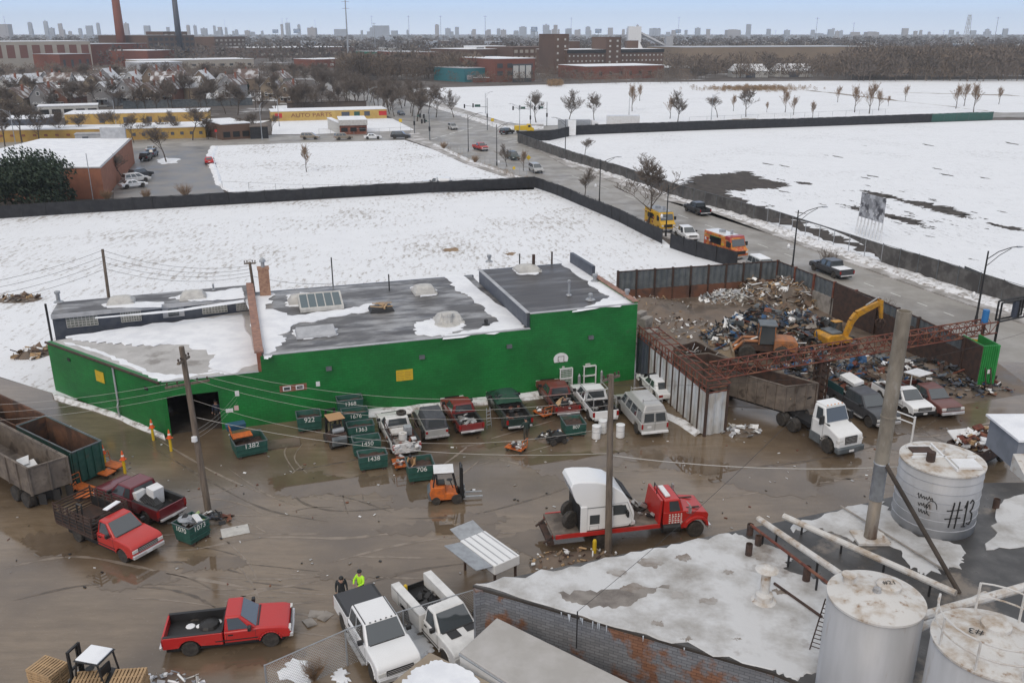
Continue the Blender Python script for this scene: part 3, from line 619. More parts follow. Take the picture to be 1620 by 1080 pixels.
def wallbox(name,u,v,zapprox,w,h,d,m,label=None,cat=None,side=0,parent=True):
    # find the wall point seen at (u, v): march along the front wall plane
    lo,hi=0,8
    for _ in range(40):
        mid=(lo+hi)/2
        if(gii@G(u,v,mid)).y>0:lo=mid # still behind the wall plane: go up
        else:hi=mid
    z=(lo+hi)/2;p=gii@G(u,v,z)
    mb=MB();mb.box(-w/2,w/2,-d,-.003,-h/2,h/2)
    o=mb.build(name,W_[m]if isinstance(m,str)else m)
    o.location=(gi@V((p.x,0,z)));o.rotation_euler=(0,0,math.atan2(dF.y,dF.x))
    if parent:o.location=(p.x,0,z);o.rotation_euler=(0,0,0);o.parent=gb
    else:tag(o,label,cat)
    return o
for u,v in[(520,582),(667,564),(805,547),(934,533),(493,607)][:4]:wallbox('wall_lamp',u,v,4,.4,.28,.22,'corr_grey')
w1=wallbox('bricked_window',464,613,0,1.9,.5,.02,'brick')
for dx in(-.45,.45):
    mb=MB();mb.box(dx-.28,dx+.28,-.05,-.02,-.17,.17);wf=mb.build('window',W_['white'],w1)
    mb=MB();mb.box(dx-.21,dx+.21,-.06,-.051,-.11,.11);mb.build('pane',W_['glass'],wf)
ys=wallbox('sign',640,593,0,1.25,.85,.03,'yellow','yellow rectangular sign mounted mid wall on the long green front','sign',parent=False)
yt=MB()
for i in range(5):
    for j in range(2):yt.box(-.55+j*.57,-.55+j*.57+.48-.1*(i%2),-.034,-.031,.22-i*.13,.25-i*.13)
yt.build('printed_lines',mat('sign_print',(.36,.22,.05),.6),ys)
wallbox('notice',503,607,0,.28,.36,.02,'white','small white notice beside the two bricked-in windows','notice',parent=False)
wallbox('notice',375,622,0,.28,.4,.02,'white','small white notice high on the green wall right of the garage opening','notice',parent=False)
wallbox('notice',363,649,0,.5,.28,.02,'white','white landscape notice low beside the garage opening','notice',parent=False)
wallbox('notice',374,645,0,.3,.36,.02,mat('pink_notice',(.6,.42,.4),.6),'pinkish notice overlapping a white one beside the garage opening','notice',parent=False)
# sign and lamps on the skewed end wall
def endwall(name,f,z,w,h,m,label=None,cat=None,parent=None):
    p=A.lerp(C,f)+nn*.02;mb=MB();x=-d3
    e=[p-x*w/2+V((0,0,z-h/2)),p+x*w/2+V((0,0,z-h/2)),p+x*w/2+V((0,0,z+h/2)),p-x*w/2+V((0,0,z+h/2))]
    mb.hexa([e[0]+nn*.03,e[1]+nn*.03,e[1],e[0]],[e[3]+nn*.03,e[2]+nn*.03,e[2],e[3]])
    o=mb.build(name,W_[m]);
    if label:tag(o,label,cat)
    else:o.parent=gb;o.matrix_parent_inverse=gii
    return o
endwall('sign',.52,2.75,1.1,.85,'yellow','yellow sign on the slanting end wall of the green warehouse','sign')
for f in(.12,.8):endwall('wall_lamp',f,3.2,.4,.25,'black')
gt=MB();gt.tube(A+nn*.12+V((0,0,hA-.02)),C+nn*.12+V((0,0,hA-.02)),.09,.09,6);o=gt.build('gutter',W_['rust_dark']);o.parent=gb;o.matrix_parent_inverse=gii
# basketball backboard: half-round board on the wall
q=loc(886,566,0);lo_=None
bk_=wallbox('backboard',887,566,0,.02,.02,.05,'white','white half-round basketball backboard on the green wall','backboard',parent=False)
mb=MB();pr_=[(-.55,-.32)]+[(-.6*math.cos(t),-.05+.48*math.sin(t))for t in[math.pi*i/14 for i in range(15)]]+[(.55,-.32)]
mb.T=Matrix(((1,0,0,0),(0,1,0,0),(0,0,1,0),(0,0,0,1)));mb.side(pr_[::-1],-.08,-.02);mb.build('board',W_['white'],bk_)
mb=MB();mb.box(-.26,-.22,-.09,-.081,-.25,.15);mb.box(.22,.26,-.09,-.081,-.25,.15);mb.box(-.26,.26,-.091,-.082,.13,.17)
mb.path([(-.2,-.1,-.2),(-.2,-.5,-.2),(.2,-.5,-.2),(.2,-.1,-.2)],.015);mb.build('hoop',W_['rust_dark'],bk_)
# ---------------- fences ----------------
def lerp_line(pts,step):
    o=[]
    for a,b in zip(pts[:-1],pts[1:]):
        k=max(1,round((b-a).length/step));o+=[a.lerp(b,i/k)for i in range(k)]
    return o+[pts[-1]]
def screen_fence(name,px,h,m,label,sag=.12,step=3.0,seed=1,posts=True,slope=None):
    pts=[G(*p)for p in px];q=lerp_line(pts,step);rnd=random.Random(seed)
    root=empty(name,q[0],0,label,'fence');mb=MB();vs=[];o=q[0]
    fine=lerp_line(q,1.0)
    for i,p in enumerate(fine):
        d=(fine[min(i+1,len(fine)-1)]-fine[max(i-1,0)]).normalized();n=V((-d.y,d.x,0))
        k=noise.noise(p*.21+V((seed,0,0)));hh=h*(1+.05*k)-sag*abs(math.sin(i*math.pi/3))*.5
        a=p-o+n*(.06*k);b=p-o+n*(.22*noise.noise(p*.13));vs+=[(a.x,a.y,.02),((a.x+b.x)/2+n.x*.05*k,(a.y+b.y)/2+n.y*.05*k,hh*.5),(b.x,b.y,hh)]
    nfine=len(fine)
    mb.add(vs,[(3*i+r,3*i+3+r,3*i+4+r,3*i+1+r)for i in range(nfine-1)for r in(0,1)]);mb.build('screen',W_[m],root,smooth=True)
    if posts:
        pm=MB();pm.tube((0,0,0),(0,0,h+.12),.045,.045,6);first=None
        for i,p in enumerate(q):
            if first is None:first=pm.build('post',W_['black' if m=='screen' else 'corr_grey'],root)
            else:first_c=first.copy();COL.objects.link(first_c);first_c.location=p-o
            if i>95:break
    rl=MB();rl.path([p-o+V((0,0,h+.02))for p in lerp_line(pts,9)],.03,4);rl.build('top_rail',W_['black' if m=='screen' else 'corr_grey'],root)
    return root
screen_fence('screen_fence',[(-300,350),(0,346),(180,334),(420,320),(600,309),(845,297),(873,306),(890,313),(930,330),(980,352),(1047,386)],1.95,'screen','long black screen fence wrapping round the stubbly snow field')
screen_fence('screen_fence',[(1060,392),(1100,406),(1165,424)],1.95,'screen','short black screen fence beside the parked food trucks',seed=4)
screen_fence('screen_fence',[(820,226),(900,255),(980,281),(1080,316),(1213,356)],2.3,'screen_grey','grey-brown screened fence along the far side of the street, left of the torn gap',seed=6)
screen_fence('screen_fence',[(1393,418),(1480,446),(1620,493),(1900,600)],2.5,'screen_grey','grey-brown screened fence at the right edge below the billboard',seed=7)
screen_fence('screen_fence',[(819,224),(870,222.5),(910,214),(1080,207),(1300,200),(1473,193.5)],2.6,'screen','dark screen fence along the back of the smooth snow meadow',step=5,seed=8)
screen_fence('screen_fence',[(1473,193.5),(1570,190)],2.6,'binteal','dark green end of the screen fence behind the snow meadow',step=5,seed=9)
# torn section: mesh with the screen fallen to a sagging strip
tf=empty('torn_fence',G(1213,356),0,'torn fence gap with the screen slumped into a drooping strip','fence')
ta,tb=G(1213,356),G(1393,418);o=ta
pm=MB();pm.tube((0,0,0),(0,0,2.5),.05,.05,6);f0=None
for i in range(9):
    p=ta.lerp(tb,i/8)-o
    if f0 is None:f0=pm.build('post',W_['galv'],tf)
    else:c=f0.copy();COL.objects.link(c);c.location=p
rl=MB();rl.tube((0,0,2.45),tb-o+V((0,0,2.45)),.035);rl.build('top_rail',W_['galv'],tf)
dm=MB();vs=[]
for i in range(25):
    f=i/24;p=ta.lerp(tb,f)-o;s_=math.sin(math.pi*f)**.45
    vs+=[(p.x,p.y-.05,2.3-2.0*(1-s_)),(p.x,p.y-.02,2.45)]
dm.add(vs,[(2*i,2*i+2,2*i+3,2*i+1)for i in range(24)]);dm.build('slumped_screen',W_['screen_grey'],tf)
dk=MB();a,b=G(1522,452),G(1592,480);n=V((-.25,-.3,0))
dk.add([a+n+V((0,0,.35)),b+n+V((0,0,.2)),b+n+V((0,0,2.2)),a+n+V((0,0,2.35))],[(0,1,2,3)]);tag(dk.build('tarp',W_['screen']),'dark green-black tarp hung on the grey fence at the right','tarp')

# chain link fences: posts, rails and a real wire mesh
def chain_fence(px,h,label,step=3,mesh=.35,wr=.006,posts='galv',stop=None,pole=.04):
    pts=[G(*p)for p in px];q=lerp_line(pts,step);o=q[0];root=empty('wire_fence',o,0,label,'fence');f0=None
    pm=MB();pm.tube((0,0,0),(0,0,h),pole,pole,6)
    for p in q:
        if f0 is None:f0=pm.build('post',W_[posts],root)
        else:c=f0.copy();COL.objects.link(c);c.location=p-o
    rl=MB();rl.path([p-o+V((0,0,h-.02))for p in q],pole*.7,5);rl.build('top_rail',W_[posts],root)
    if mesh:
        mm=MB()
        for a,b in zip(q[:-1],q[1:]):
            L=(b-a).length;d=(b-a)/L;k=int(L/mesh)
            for i in range(-int(h/mesh),k+1):
                for sg in(1,-1):
                    s0=i*mesh;t0,t1=max(0,s0),min(L,s0+h)
                    if t1<=t0:continue
                    z0,z1=t0-s0,t1-s0
                    if sg<0:z0,z1=h-z0,h-z1
                    mm.tube(a-o+d*t0+V((0,0,z0)),a-o+d*t1+V((0,0,z1)),wr,wr,3,cap=False)
        mm.build('wire_mesh',W_['galv'],root)
    return root
chain_fence([(425,1110),(550,1052),(640,1020),(752,985)],1.9,'chain link fence in front of the white pickups at the bottom',3.2,.14,.006)
chain_fence([(352,298),(480,304.5),(600,303),(760,292)],1.3,'thin wire fence along the near edge of the square snow lot',5,0,posts='galv')
chain_fence([(690,224),(745,250),(800,270),(845,284)],1.4,'low wire fence between the square snow lot and the street',3,0)
chain_fence([(1090,197),(1250,190),(1400,183)],2.2,'tall wire fence at the near edge of the far common',6,0)
chain_fence([(505,213),(560,212.5),(600,212),(650,209)],1.5,'wire fence round the yellow tyre shop lot',3,0)
chain_fence([(340,214),(350,213),(410,212)],1.3,'dark wire fence by the parked pickup on the cross street',3,0,posts='black')

# ---------------- scrapyard walls ----------------
H3=3.3
c0,c1,c2,c3=G(978,430,H3),G(1231,413,H3),G(1391,474,H3),G(1527,537,H3)
for v in(c0,c1,c2,c3):v.z=0
def panel_wall(name,a,b,zs,label,mcorr,mlow,n,post='rust_dark',out=1,top=None):
    root=empty(name,a,0,label,'fence');d=(b-a);L=d.length;d=d/L;nn=V((-d.y,d.x,0))
    m=MB();m.zig((0,0,0),b-a,zs,H3,.34,.04);m.build('corrugated_sheet',W_[mcorr],root)
    lw_=MB();e=nn*.14
    if zs>.3:
        lw_.hexa([-e,b-a-e,b-a+e*.3,e*.3],[-e+V((0,0,zs+.05)),b-a-e+V((0,0,zs+.05)),b-a+e*.3+V((0,0,zs+.05)),e*.3+V((0,0,zs+.05))]);lw_.build('lower_wall',W_[mlow],root)
    f0=None;pm=MB();pm.box(-.1,.1,-.14,.14,0,H3+.12)
    for i in range(n+1):
        if f0 is None:f0=pm.build('post',W_[post],root);f0.rotation_euler=(0,0,math.atan2(d.y,d.x));c=f0
        else:c=f0.copy();COL.objects.link(c)
        c.location=d*(L*i/n)
    rl=MB();rl.tube(V((0,0,H3)),b-a+V((0,0,H3)),.07,.07,5);rl.build('top_rail',W_['rust_dark'],root)
    return root
W_['rust_wall']=mat('rust_plate',(.12,.055,.035),.8,c2=(.17,.075,.045),sc1=.7,c3=(.08,.045,.035),sc3=.4)
panel_wall('corrugated_fence',c0,c1,1.25,'grey corrugated fence over rusty plates behind the scrapyard','corr_grey','rust_wall',9)
panel_wall('corrugated_fence',c1,c2,1.7,'grey corrugated fence on a pale concrete wall beside the street','corr_grey','concrete',5,post='rust')
panel_wall('corrugated_fence',c2,c3,2.3,'corrugated fence on stained dark steel plates behind the excavator','corr_grey','rust_dark',4)
sp=MB();a,b=c1.lerp(c2,.62),c1.lerp(c2,1.0);n=V((-.35,-.4,0));sp.hexa([a+n*.5,b+n*.5,b+n*.8,a+n*.8],[a+n*.5+V((0,0,3.5)),b+n*.5+V((0,0,3.2)),b+n*.8+V((0,0,3.2)),a+n*.8+V((0,0,3.5))]);tag(sp.build('steel_plate',W_['rust_dark']),'brown steel plate leaning on the fence behind the excavator','steel plate')
# concrete blocks by the green wall corner
for i in range(3):
    cb=MB();p=G(1012+i*9,516+i*9);cb.T=Matrix.Translation(p)@Matrix.Rotation(.9,4,'Z');cb.box(-.7,.7,-.35,.35,0,.75+.7*(i<2));tag(cb.build('concrete_block',W_['concrete'],bev=.04),['rough concrete block nearest the green wall corner, partly hidden','middle rough concrete block of three beside the green wall','lower concrete block in the scrapyard, farthest from the green wall'][i],'block','concrete blocks in the scrapyard')
# white corrugated wall with rusty posts, dark panel next to the green wall
ga,gb2,gc=G(1006,590),G(1114,690),G(1146,684)
GH=3.6
gw=empty('gate_wall',ga,0,'white corrugated wall with rusty posts and top rails beside the scrapyard','wall')
d=(gb2-ga);L=d.length;d/=L
gm_=MB();s0=2.6;gm_.zig(d*s0,gb2-ga,.05,GH-.35,.28,.035);gm_.zig(gb2-ga,gc-ga,.05,GH-.35,.28,.035);gm_.build('corrugated_sheet',W_['corr_white'],gw)
gd=MB();gd.zig((0,0,0),d*s0,.05,GH-.1,.28,.03);gd.build('dark_sheet',W_['slate'],gw)
f0=None;pm=MB();pm.box(-.07,.07,-.09,.09,0,GH+.05)
for i in range(10):
    p=d*(s0+(L-s0)*i/9)
    if f0 is None:f0=pm.build('post',W_['rust_dark'],gw);f0.rotation_euler=(0,0,math.atan2(d.y,d.x));c=f0
    else:c=f0.copy();COL.objects.link(c)
    c.location=p
c=f0.copy();COL.objects.link(c);c.location=gc-ga
for zz in(GH-.35,GH,GH+.55):
    rl=MB();rl.tube(V((0,0,zz)),gb2-ga+V((0,0,zz)),.06,.06,5);rl.tube(gb2-ga+V((0,0,zz)),gc-ga+V((0,0,zz)),.06,.06,5);rl.build('rail',W_['rust'],gw)
nn2=V((-d.y,d.x,0))
for off in(1.0,1.7):
    rl=MB();rl.tube(nn2*off+V((0,0,GH+.25)),gb2-ga+nn2*off+V((0,0,GH+.25)),.055,.055,5);rl.build('rail',W_['rust'],gw)
f1=None;pm=MB();pm.tube((0,0,GH-.4),(0,0,GH+.6),.045,.045,5)
for i in range(22):
    p=d*(L*(i+.5)/22)
    if f1 is None:f1=pm.build('stanchion',W_['rust'],gw);c=f1
    else:c=f1.copy();COL.objects.link(c)
    c.location=p
f2=None;pm=MB();pm.tube((0,0,0),nn2*1.7,.04,.04,4)
for i in range(10):
    p=d*(L*i/9)+V((0,0,GH+.25))
    if f2 is None:f2=pm.build('cross_bar',W_['rust'],gw);c=f2
    else:c=f2.copy();COL.objects.link(c)
    c.location=p
# ---------------- rusty gantry truss ----------------
ZT=4.3
t0=G(1135,580,ZT);t1=G(1580,509,ZT)
gt=empty('gantry',(t0.x,t0.y,0),0,'long rust-red lattice gantry spanning the scrapyard entrance','gantry')
d=(t1-t0).to_3d();d.z=0;L=d.length;d/=L;n=V((-d.y,d.x,0))*1.0;hgt=.95;o=V((0,0,ZT-hgt))
cm=MB()
for s_ in(0,1):
    for z in(0,hgt):cm.tube(o+n*s_+V((0,0,z)),o+n*s_+d*L+V((0,0,z)),.065,.065,4)
cm.build('chord',W_['rust'],gt)
lm=MB();K=int(L/.85)
for i in range(K):
    a,b=d*(L*i/K),d*(L*(i+1)/K)
    for s_ in(0,1):
        p,q=(o+n*s_+a,o+n*s_+b+V((0,0,hgt)))if i%2 else(o+n*s_+a+V((0,0,hgt)),o+n*s_+b);lm.tube(p,q,.04,.04,4);lm.tube(o+n*s_+a,o+n*s_+a+V((0,0,hgt)),.03,.03,4)
    lm.tube(o+a+V((0,0,hgt)),o+n+b+V((0,0,hgt)),.035,.035,4);lm.tube(o+a,o+n+a,.035,.035,4);lm.tube(o+a+V((0,0,hgt)),o+n+a+V((0,0,hgt)),.03,.03,4)
lm.build('lattice',W_['rust'],gt)
sg=fs=(G(1305,638)-t0).to_3d().dot(d);cp_=d*sg+n*.5
cl_=MB()
for sx in(-.35,.35):
    for sy in(-.35,.35):cl_.tube(cp_+d*sx+n*sy+V((0,0,0)),cp_+d*sx+n*sy+V((0,0,ZT-hgt)),.08,.08,4)
for i in range(6):
    z=i*.55
    for sy in(-.35,.35):cl_.tube(cp_+d*.35+n*sy+V((0,0,z)),cp_-d*.35+n*sy+V((0,0,z+.55)),.05,.05,4);cl_.tube(cp_+d*sy+n*.35+V((0,0,z)),cp_+d*sy-n*.35+V((0,0,z+.55)),.05,.05,4)
cl_.box(cp_.x-.28,cp_.x+.28,cp_.y-.28,cp_.y+.28,0,ZT-hgt-.05)
cl_.build('column',W_['rust_dark'],gt)
e=MB();ep=d*(L-1.0)+n*.5;e.tube(ep,ep+V((0,0,ZT+.9)),.14,.14,8);e.build('end_post',W_['rust_dark'],gt)
bl=MB();bl.tube(ep+V((0,0,ZT-.2)),ep+V((0,0,ZT+1.0)),.26,.26,10);bl.build('blue_drum',mat('blue_paint',(.03,.17,.42),.5),gt)
# sign frame at the end of the gantry
sf=empty('gantry_sign',t1,0,'dark steel frame of an empty street sign at the right end of the gantry','sign frame')
fm=MB();x=V((.9,.45,0)).normalized()
for a,b in[((0,0),(3.2,0)),((0,1.6),(3.2,1.6)),((0,0),(0,1.6)),((3.2,0),(3.2,1.6)),((2.4,0),(2.4,1.6))]:
    fm.tube(x*a[0]+V((0,0,a[1])),x*b[0]+V((0,0,b[1])),.09,.09,4);fm.tube(x*a[0]+V((0,.5,a[1])),x*b[0]+V((0,.5,b[1])),.09,.09,4)
fm.build('frame',W_['black'],sf)
fp=MB();fp.hexa([x*1.8+V((0,.05,.05)),x*2.4+V((0,.05,.05)),x*2.4+V((0,.45,.05)),x*1.8+V((0,.45,.05))],[x*1.8+V((0,.05,1.5)),x*2.4+V((0,.05,1.5)),x*2.4+V((0,.45,1.5)),x*1.8+V((0,.45,1.5))]);fp.build('panel',W_['slate'],sf)
fp=MB();fp.tube(x*.2+V((0,.25,-4.2)),x*.2+V((0,.25,.1)),.1);fp.build('leg',W_['black'],sf)
# green gate container end
gp=G(1553,612);gg=empty('steel_gate',gp,.12,'bright green ribbed steel gate box at the scrapyard street entrance','gate')
W_['gate_green']=mat('gate_green',(.02,.21,.045),.45,c2=(.03,.26,.06),sc1=1.5)
m=MB();hz=HT(1553,612,546)
m.box(-.45,.8,-.1,.0,0,hz);m.box(-.55,-.45,-.1,2.6,0,hz);m.box(.8,.9,-.1,2.6,0,hz);m.build('panel',W_['gate_green'],gg)
m=MB()
for i in range(7):m.box(-.42+i*.18,-.34+i*.18,-.17,-.1,0,hz)
m.build('ribs',W_['gate_green'],gg)
m=MB();m.box(-.66,-.56,-.15,2.6,0,hz-.05);m.build('back_panel',W_['rust_dark'],gg)
m=MB();m.box(.1,.42,-.19,-.172,1.2,1.55);m.build('notice',W_['white'],gg)
for s_ in(-.1,.35):
    m=MB();m.tube((s_,-.7,0),(s_,-.15,1.7),.05);m.build('prop',W_['rust_dark'],gg)
ysn=MB();q=G(1528,562,1.5);ysn.T=Matrix.Translation(q)@Matrix.Rotation(-.6,4,'Z');ysn.box(-.7,.7,-.03,.03,0,1.5);tag(ysn.build('sign',W_['yellow']),'faded yellow board on the dark wall beside the green gate box','sign')
# ---------------- near warehouse with the snowy roof ----------------
ZR=4.2
rp=[G(748,925,ZR),G(1225,1062,ZR),G(1262,1078,ZR),G(1300,1085,ZR),G(1420,1130,ZR),G(1800,1180,ZR),G(1900,760,ZR),G(1500,764,ZR),G(1330,805,ZR),G(1150,842,ZR)]
nw=empty('brick_warehouse',(rp[0].x,rp[0].y,0),0,'old brick warehouse with peeling blue-grey paint under a big snowy roof','warehouse')
no_=V((rp[0].x,rp[0].y,0))
def bpaint():
    M=mat('peeling_brick',(.215,.222,.238),.75,c2=(.25,.12,.07),sc1=.45,lo=.50,hi=.56,det=9,bump=.3,bsc=8);nt=M.node_tree;L=nt.links.new
    b=nt.nodes['Principled BSDF'];lk=b.inputs['Base Color'].links[0].from_socket
    br=_n(nt,'ShaderNodeTexBrick');br.inputs['Scale'].default_value=1;br.inputs['Mortar Size'].default_value=.012;br.inputs['Brick Width'].default_value=.4;br.inputs['Row Height'].default_value=.14
    mpn=_n(nt,'ShaderNodeMapping');mpn.inputs['Rotation'].default_value=(R(90),0,0);tc=_n(nt,'ShaderNodeTexCoord');L(tc.outputs['Object'],mpn.inputs[0]);L(mpn.outputs[0],br.inputs[0])
    br.inputs['Color1'].default_value=(1,1,1,1);br.inputs['Color2'].default_value=(.72,.72,.72,1);br.inputs['Mortar'].default_value=(.42,.42,.42,1)
    mm=_n(nt,'ShaderNodeMix',data_type='RGBA',blend_type='MULTIPLY');mm.inputs[0].default_value=1;L(lk,mm.inputs[6]);L(br.outputs[0],mm.inputs[7]);L(mm.outputs[2],b.inputs['Base Color'])
    return M
W_['peel']=bpaint()
ins=[V((p.x,p.y))for p in rp];cc=V((14,30))
for i in range(len(ins)):
    a,b=ins[i],ins[(i+1)%len(ins)]
    if i in(5,6):continue
    d=(b-a).normalized();n=V((-d.y,d.x));L=(b-a).length
    m=MB();m.box(0,L,.05,.35,0,ZR-.12);wl=m.build('wall',W_['peel'],nw);wl.location=(a.x-no_.x,a.y-no_.y,0);wl.rotation_euler=(0,0,math.atan2(d.y,d.x))
    if i==0:
        rnd=random.Random(5)
        ic=MB()
        for k in range(13):
            x=rnd.choice([.34,.36,.38,.45,.47,.58,.6,.75])*L+rnd.uniform(-.3,.3);l=rnd.uniform(.08,.32);ic.tube((x,-.05,ZR-.05),(x,-.05,ZR-.1-l),.03,.004,4)
        io=ic.build('icicles',mat('ice',(.65,.7,.75),.15),wl);io['kind']='stuff'
m=MB();m.prism([(p.x-no_.x,p.y-no_.y)for p in rp],ZR-.18,ZR-.08);m.build('roof_deck',W_['soil'],nw)
def roof_snow_mat():
    M=mat('melting_roof_snow',(.56,.565,.57),.6,c2=(.32,.305,.285),sc1=.5,lo=.44,hi=.66,c3=(.17,.135,.11),sc3=.36,lo3=.60,hi3=.72,bump=.5,bsc=2.5,det=7);return M
W_['stain_dark']=mat('wet_stain',(.12,.10,.085),.3,c2=(.24,.215,.19),sc1=.8,lo=.45,hi=.65);W_['meltsnow']=roof_snow_mat();W_['tar']=mat('tar_roof',(.05,.048,.047),.45,c2=(.085,.08,.075),sc1=.5,r2=.25,c3=(.2,.17,.14),sc3=.4,lo3=.58,hi3=.66)
m=MB();m.prism([(p.x-no_.x,p.y-no_.y)for p in rp],ZR-.078,ZR);m.build('roof',W_['tar'],nw)
def rdrift(pts,seed,m='meltsnow',th=.06,amp=.35,n=10,z=ZR-.004):
    p=ragged(pts,z,amp,n,seed);mb=MB()
    if sum(a.x*b.y-b.x*a.y for a,b in zip(p,p[1:]+p[:1]))<0:p=p[::-1]
    mb.blob([(a.x-no_.x,a.y-no_.y)for a in p],z,z+th,.99);return mb.build('roof_snow' if 'stain' not in m else 'wet_patch',W_[m],nw)
rdrift([(750,924),(900,896),(1040,866),(1148,843),(1200,850),(1246,880),(1240,900),(1300,920),(1330,940),(1310,985),(1300,1060),(1262,1077),(1222,1060),(1000,998)],3,th=.035,amp=.3)
rdrift([(1250,835),(1330,806),(1400,793),(1440,840),(1525,870),(1520,890),(1470,905),(1440,895),(1390,850),(1340,850),(1290,840)],5,amp=.5,th=.03)
rdrift([(1560,870),(1580,800),(1640,765),(1680,860)],6,amp=.3,th=.05)
rdrift([(882,938),(960,933),(1060,926),(1010,948),(975,963),(915,956)],8,'stain_dark',.044,.3,9)
W_['stain']=mat('brown_stain',(.20,.165,.135),.5,c2=(.36,.34,.32),sc1=1.0)
for i,(u,v,a)in enumerate([(1030,890,22),(1080,882,14),(1070,940,12),(1120,950,14),(1085,1010,10),(1165,1010,9),(1230,935,12),(1150,905,10),(1200,880,16),(975,905,16),(1040,985,10),(1000,930,20)]):
    z=ZR+.03;p=ragged([(u-a,v),(u-a*.3,v-a*.3),(u+a*.8,v-a*.2),(u+a,v+a*.1),(u+a*.2,v+a*.4)],z,.2,6,40+i);mb=MB()
    mb.blob([(q.x-no_.x,q.y-no_.y)for q in p],z+.012);mb.build('stain',W_['stain'],nw)
def rpt(u,v):return G(u,v,ZR)
for(u,v,h,r)in[(1186,845,.55,.16),(1199,862,.5,.16),(1184,878,.6,.16),(1275,918,.7,.17),(1575,803,.5,.16)]:
    m=MB();p=rpt(u,v)-no_;m.lathe([(r,0),(r,h),(r*.8,h),(r*.8,h-.3)],10,p+V((0,0,.0)));m.build('vent_stub',W_['rust_dark'],nw)
m=MB();p=rpt(1208,950)-no_;m.lathe([(.55,.0),(.5,.06),(.38,.1),(.36,.35),(.2,.45),(.19,1.5),(.48,1.52),(.1,1.72)],16,p);m.build('roof_vent',W_['tanktop'],nw)
def roof_pipe(a,b,za,zb,r,m,legs=3):
    mb=MB();p,q=G(a[0],a[1],za),G(b[0],b[1],zb);mb.tube(p-no_,q-no_,r,r,10);o=mb.build('roof_pipe',W_[m],nw,smooth=False)
    for i in range(legs):
        t=(i+.5)/legs;x=p.lerp(q,t)-no_;l=MB();l.tube((x.x,x.y,ZR-.02),(x.x,x.y,x.z),.05);l.build('pipe_leg',W_['black'],o)
    return o
roof_pipe((1200,820),(1330,908),ZR+.5,ZR+.9,.15,'tanktop',2)
roof_pipe((1240,816),(1512,938),ZR+.5,ZR+.7,.15,'tanktop',4)
roof_pipe((1188,830),(1318,928),ZR+.5,ZR+.8,.07,'rust',3)
roof_pipe((1225,922),(1300,975),ZR+.08,ZR+.08,.06,'rust_dark',0)
roof_pipe((1455,975),(1650,920),ZR+1.9,ZR+1.9,.18,'tanktop',0)
roof_pipe((1440,1000),(1560,940),ZR+1.0,ZR+1.0,.16,'tanktop',0)
roof_pipe((1330,800),(1500,905),ZR+.12,ZR+.12,.05,'concrete',0)
# tall stack on the roof with its brace
sb=rpt(1376,852);sh=HT(1376,852,492,ZR)
st=empty('smokestack',sb,0,'tall weathered steel stack rising from the near warehouse roof','smokestack')
rr_=.285
m=MB();m.lathe([(rr_*1.05,.05),(rr_,.3),(rr_,2.1)],20);m.build('base_section',W_['brass_rust'],st,smooth=True)
m=MB();m.lathe([(rr_+.01,2.1),(rr_+.02,2.12),(rr_+.02,3.9),(rr_+.05,3.92),(rr_+.05,4.0)],20);m.build('middle_section',W_['galv'],st,smooth=True)
m=MB();m.lathe([(rr_+.03,4.0),(rr_+.03,6.2),(rr_+.06,6.22),(rr_+.06,6.3),(rr_+.03,6.32),(rr_+.03,sh-ZR),(rr_-.03,sh-ZR),(rr_-.03,6.5)],20);m.build('upper_section',mat('stack_concrete',(.27,.24,.195),.7,c2=(.16,.138,.11),sc1=.9,st=(1,1,.4),c3=(.32,.3,.27),sc3=1.7,lo3=.58,hi3=.7),st,smooth=False)
m=MB();m.box(-.75,.75,-.6,.6,-.02,.12);m.build('base_plate',W_['tanktop'],st)
bp=MB();p=V((.1,-.2,4.0));q=rpt(1518,938)-sb;bp.tube(p,q,.10,.10,8);bp.build('brace',W_['soil'],st)
# ---------------- storage tanks ----------------
def tank(pos,r,z0,z1,label,mside,bands=0,roofk=.25,extra=None):
    t=empty('storage_tank',(pos.x,pos.y,0),0,label,'tank')
    m=MB();m.lathe([(r,z0),(r,z1)],48);m.build('shell',W_[mside],t,smooth=True)
    m=MB();K=14
    for i in range(K):
        a,b=2*math.pi*i/K,2*math.pi*(i+1)/K;ra,zc_=r+.04,z1+roofk
        k2=4
        for j in range(k2):
            a2,b2=a+(b-a)*j/k2,a+(b-a)*(j+1)/k2;m.face([(0,0,zc_),(ra*math.cos(a2),ra*math.sin(a2),z1+.02),(ra*math.cos(b2),ra*math.sin(b2),z1+.02)])
    m.lathe([(r+.05,z1-.06),(r+.05,z1+.02)],48);m.build('roof',W_['tanktop'],t)
    for i in range(bands):
        z=z0+(z1-z0)*(i+1)/(bands+1);b=MB();b.lathe([(r+.004,z-.02),(r+.022,z-.012),(r+.022,z+.012),(r+.004,z+.02)],48);b.build('band',W_['trim']if mside=='tankgrey' else W_['rust_dark'],t)
    return t
def at_depth(u,v,z): # point at height z seen at (u, v)
    return G(u,v,z)
tz=8.3;tp=G(1386,944,tz);rr2=(G(1462,950,tz)-G(1310,935,tz)).length/2
tk=tank(tp,rr2*.995,0,tz,'pale grey steel tank with a rust-stained conical top beside the snowy roof','tankgrey',1)
m=MB();m.lathe([(.42,tz+.05),(.42,tz+.28),(.36,tz+.32),(.01,tz+.34)],20,(.55,.35,0));m.build('hatch',W_['tanktop'],tk)
m=MB();m.lathe([(.2,tz),(.2,tz+.35),(.26,tz+.36),(.26,tz+.42),(.01,tz+.43)],12,(-.7,.75,0));m.build('hatch',W_['tanktop'],tk)
m=MB();m.lathe([(.16,tz+.2),(.12,tz+.36),(.01,tz+.4)],10,(0,0,0));m.build('vent_cap',W_['steel'],tk)
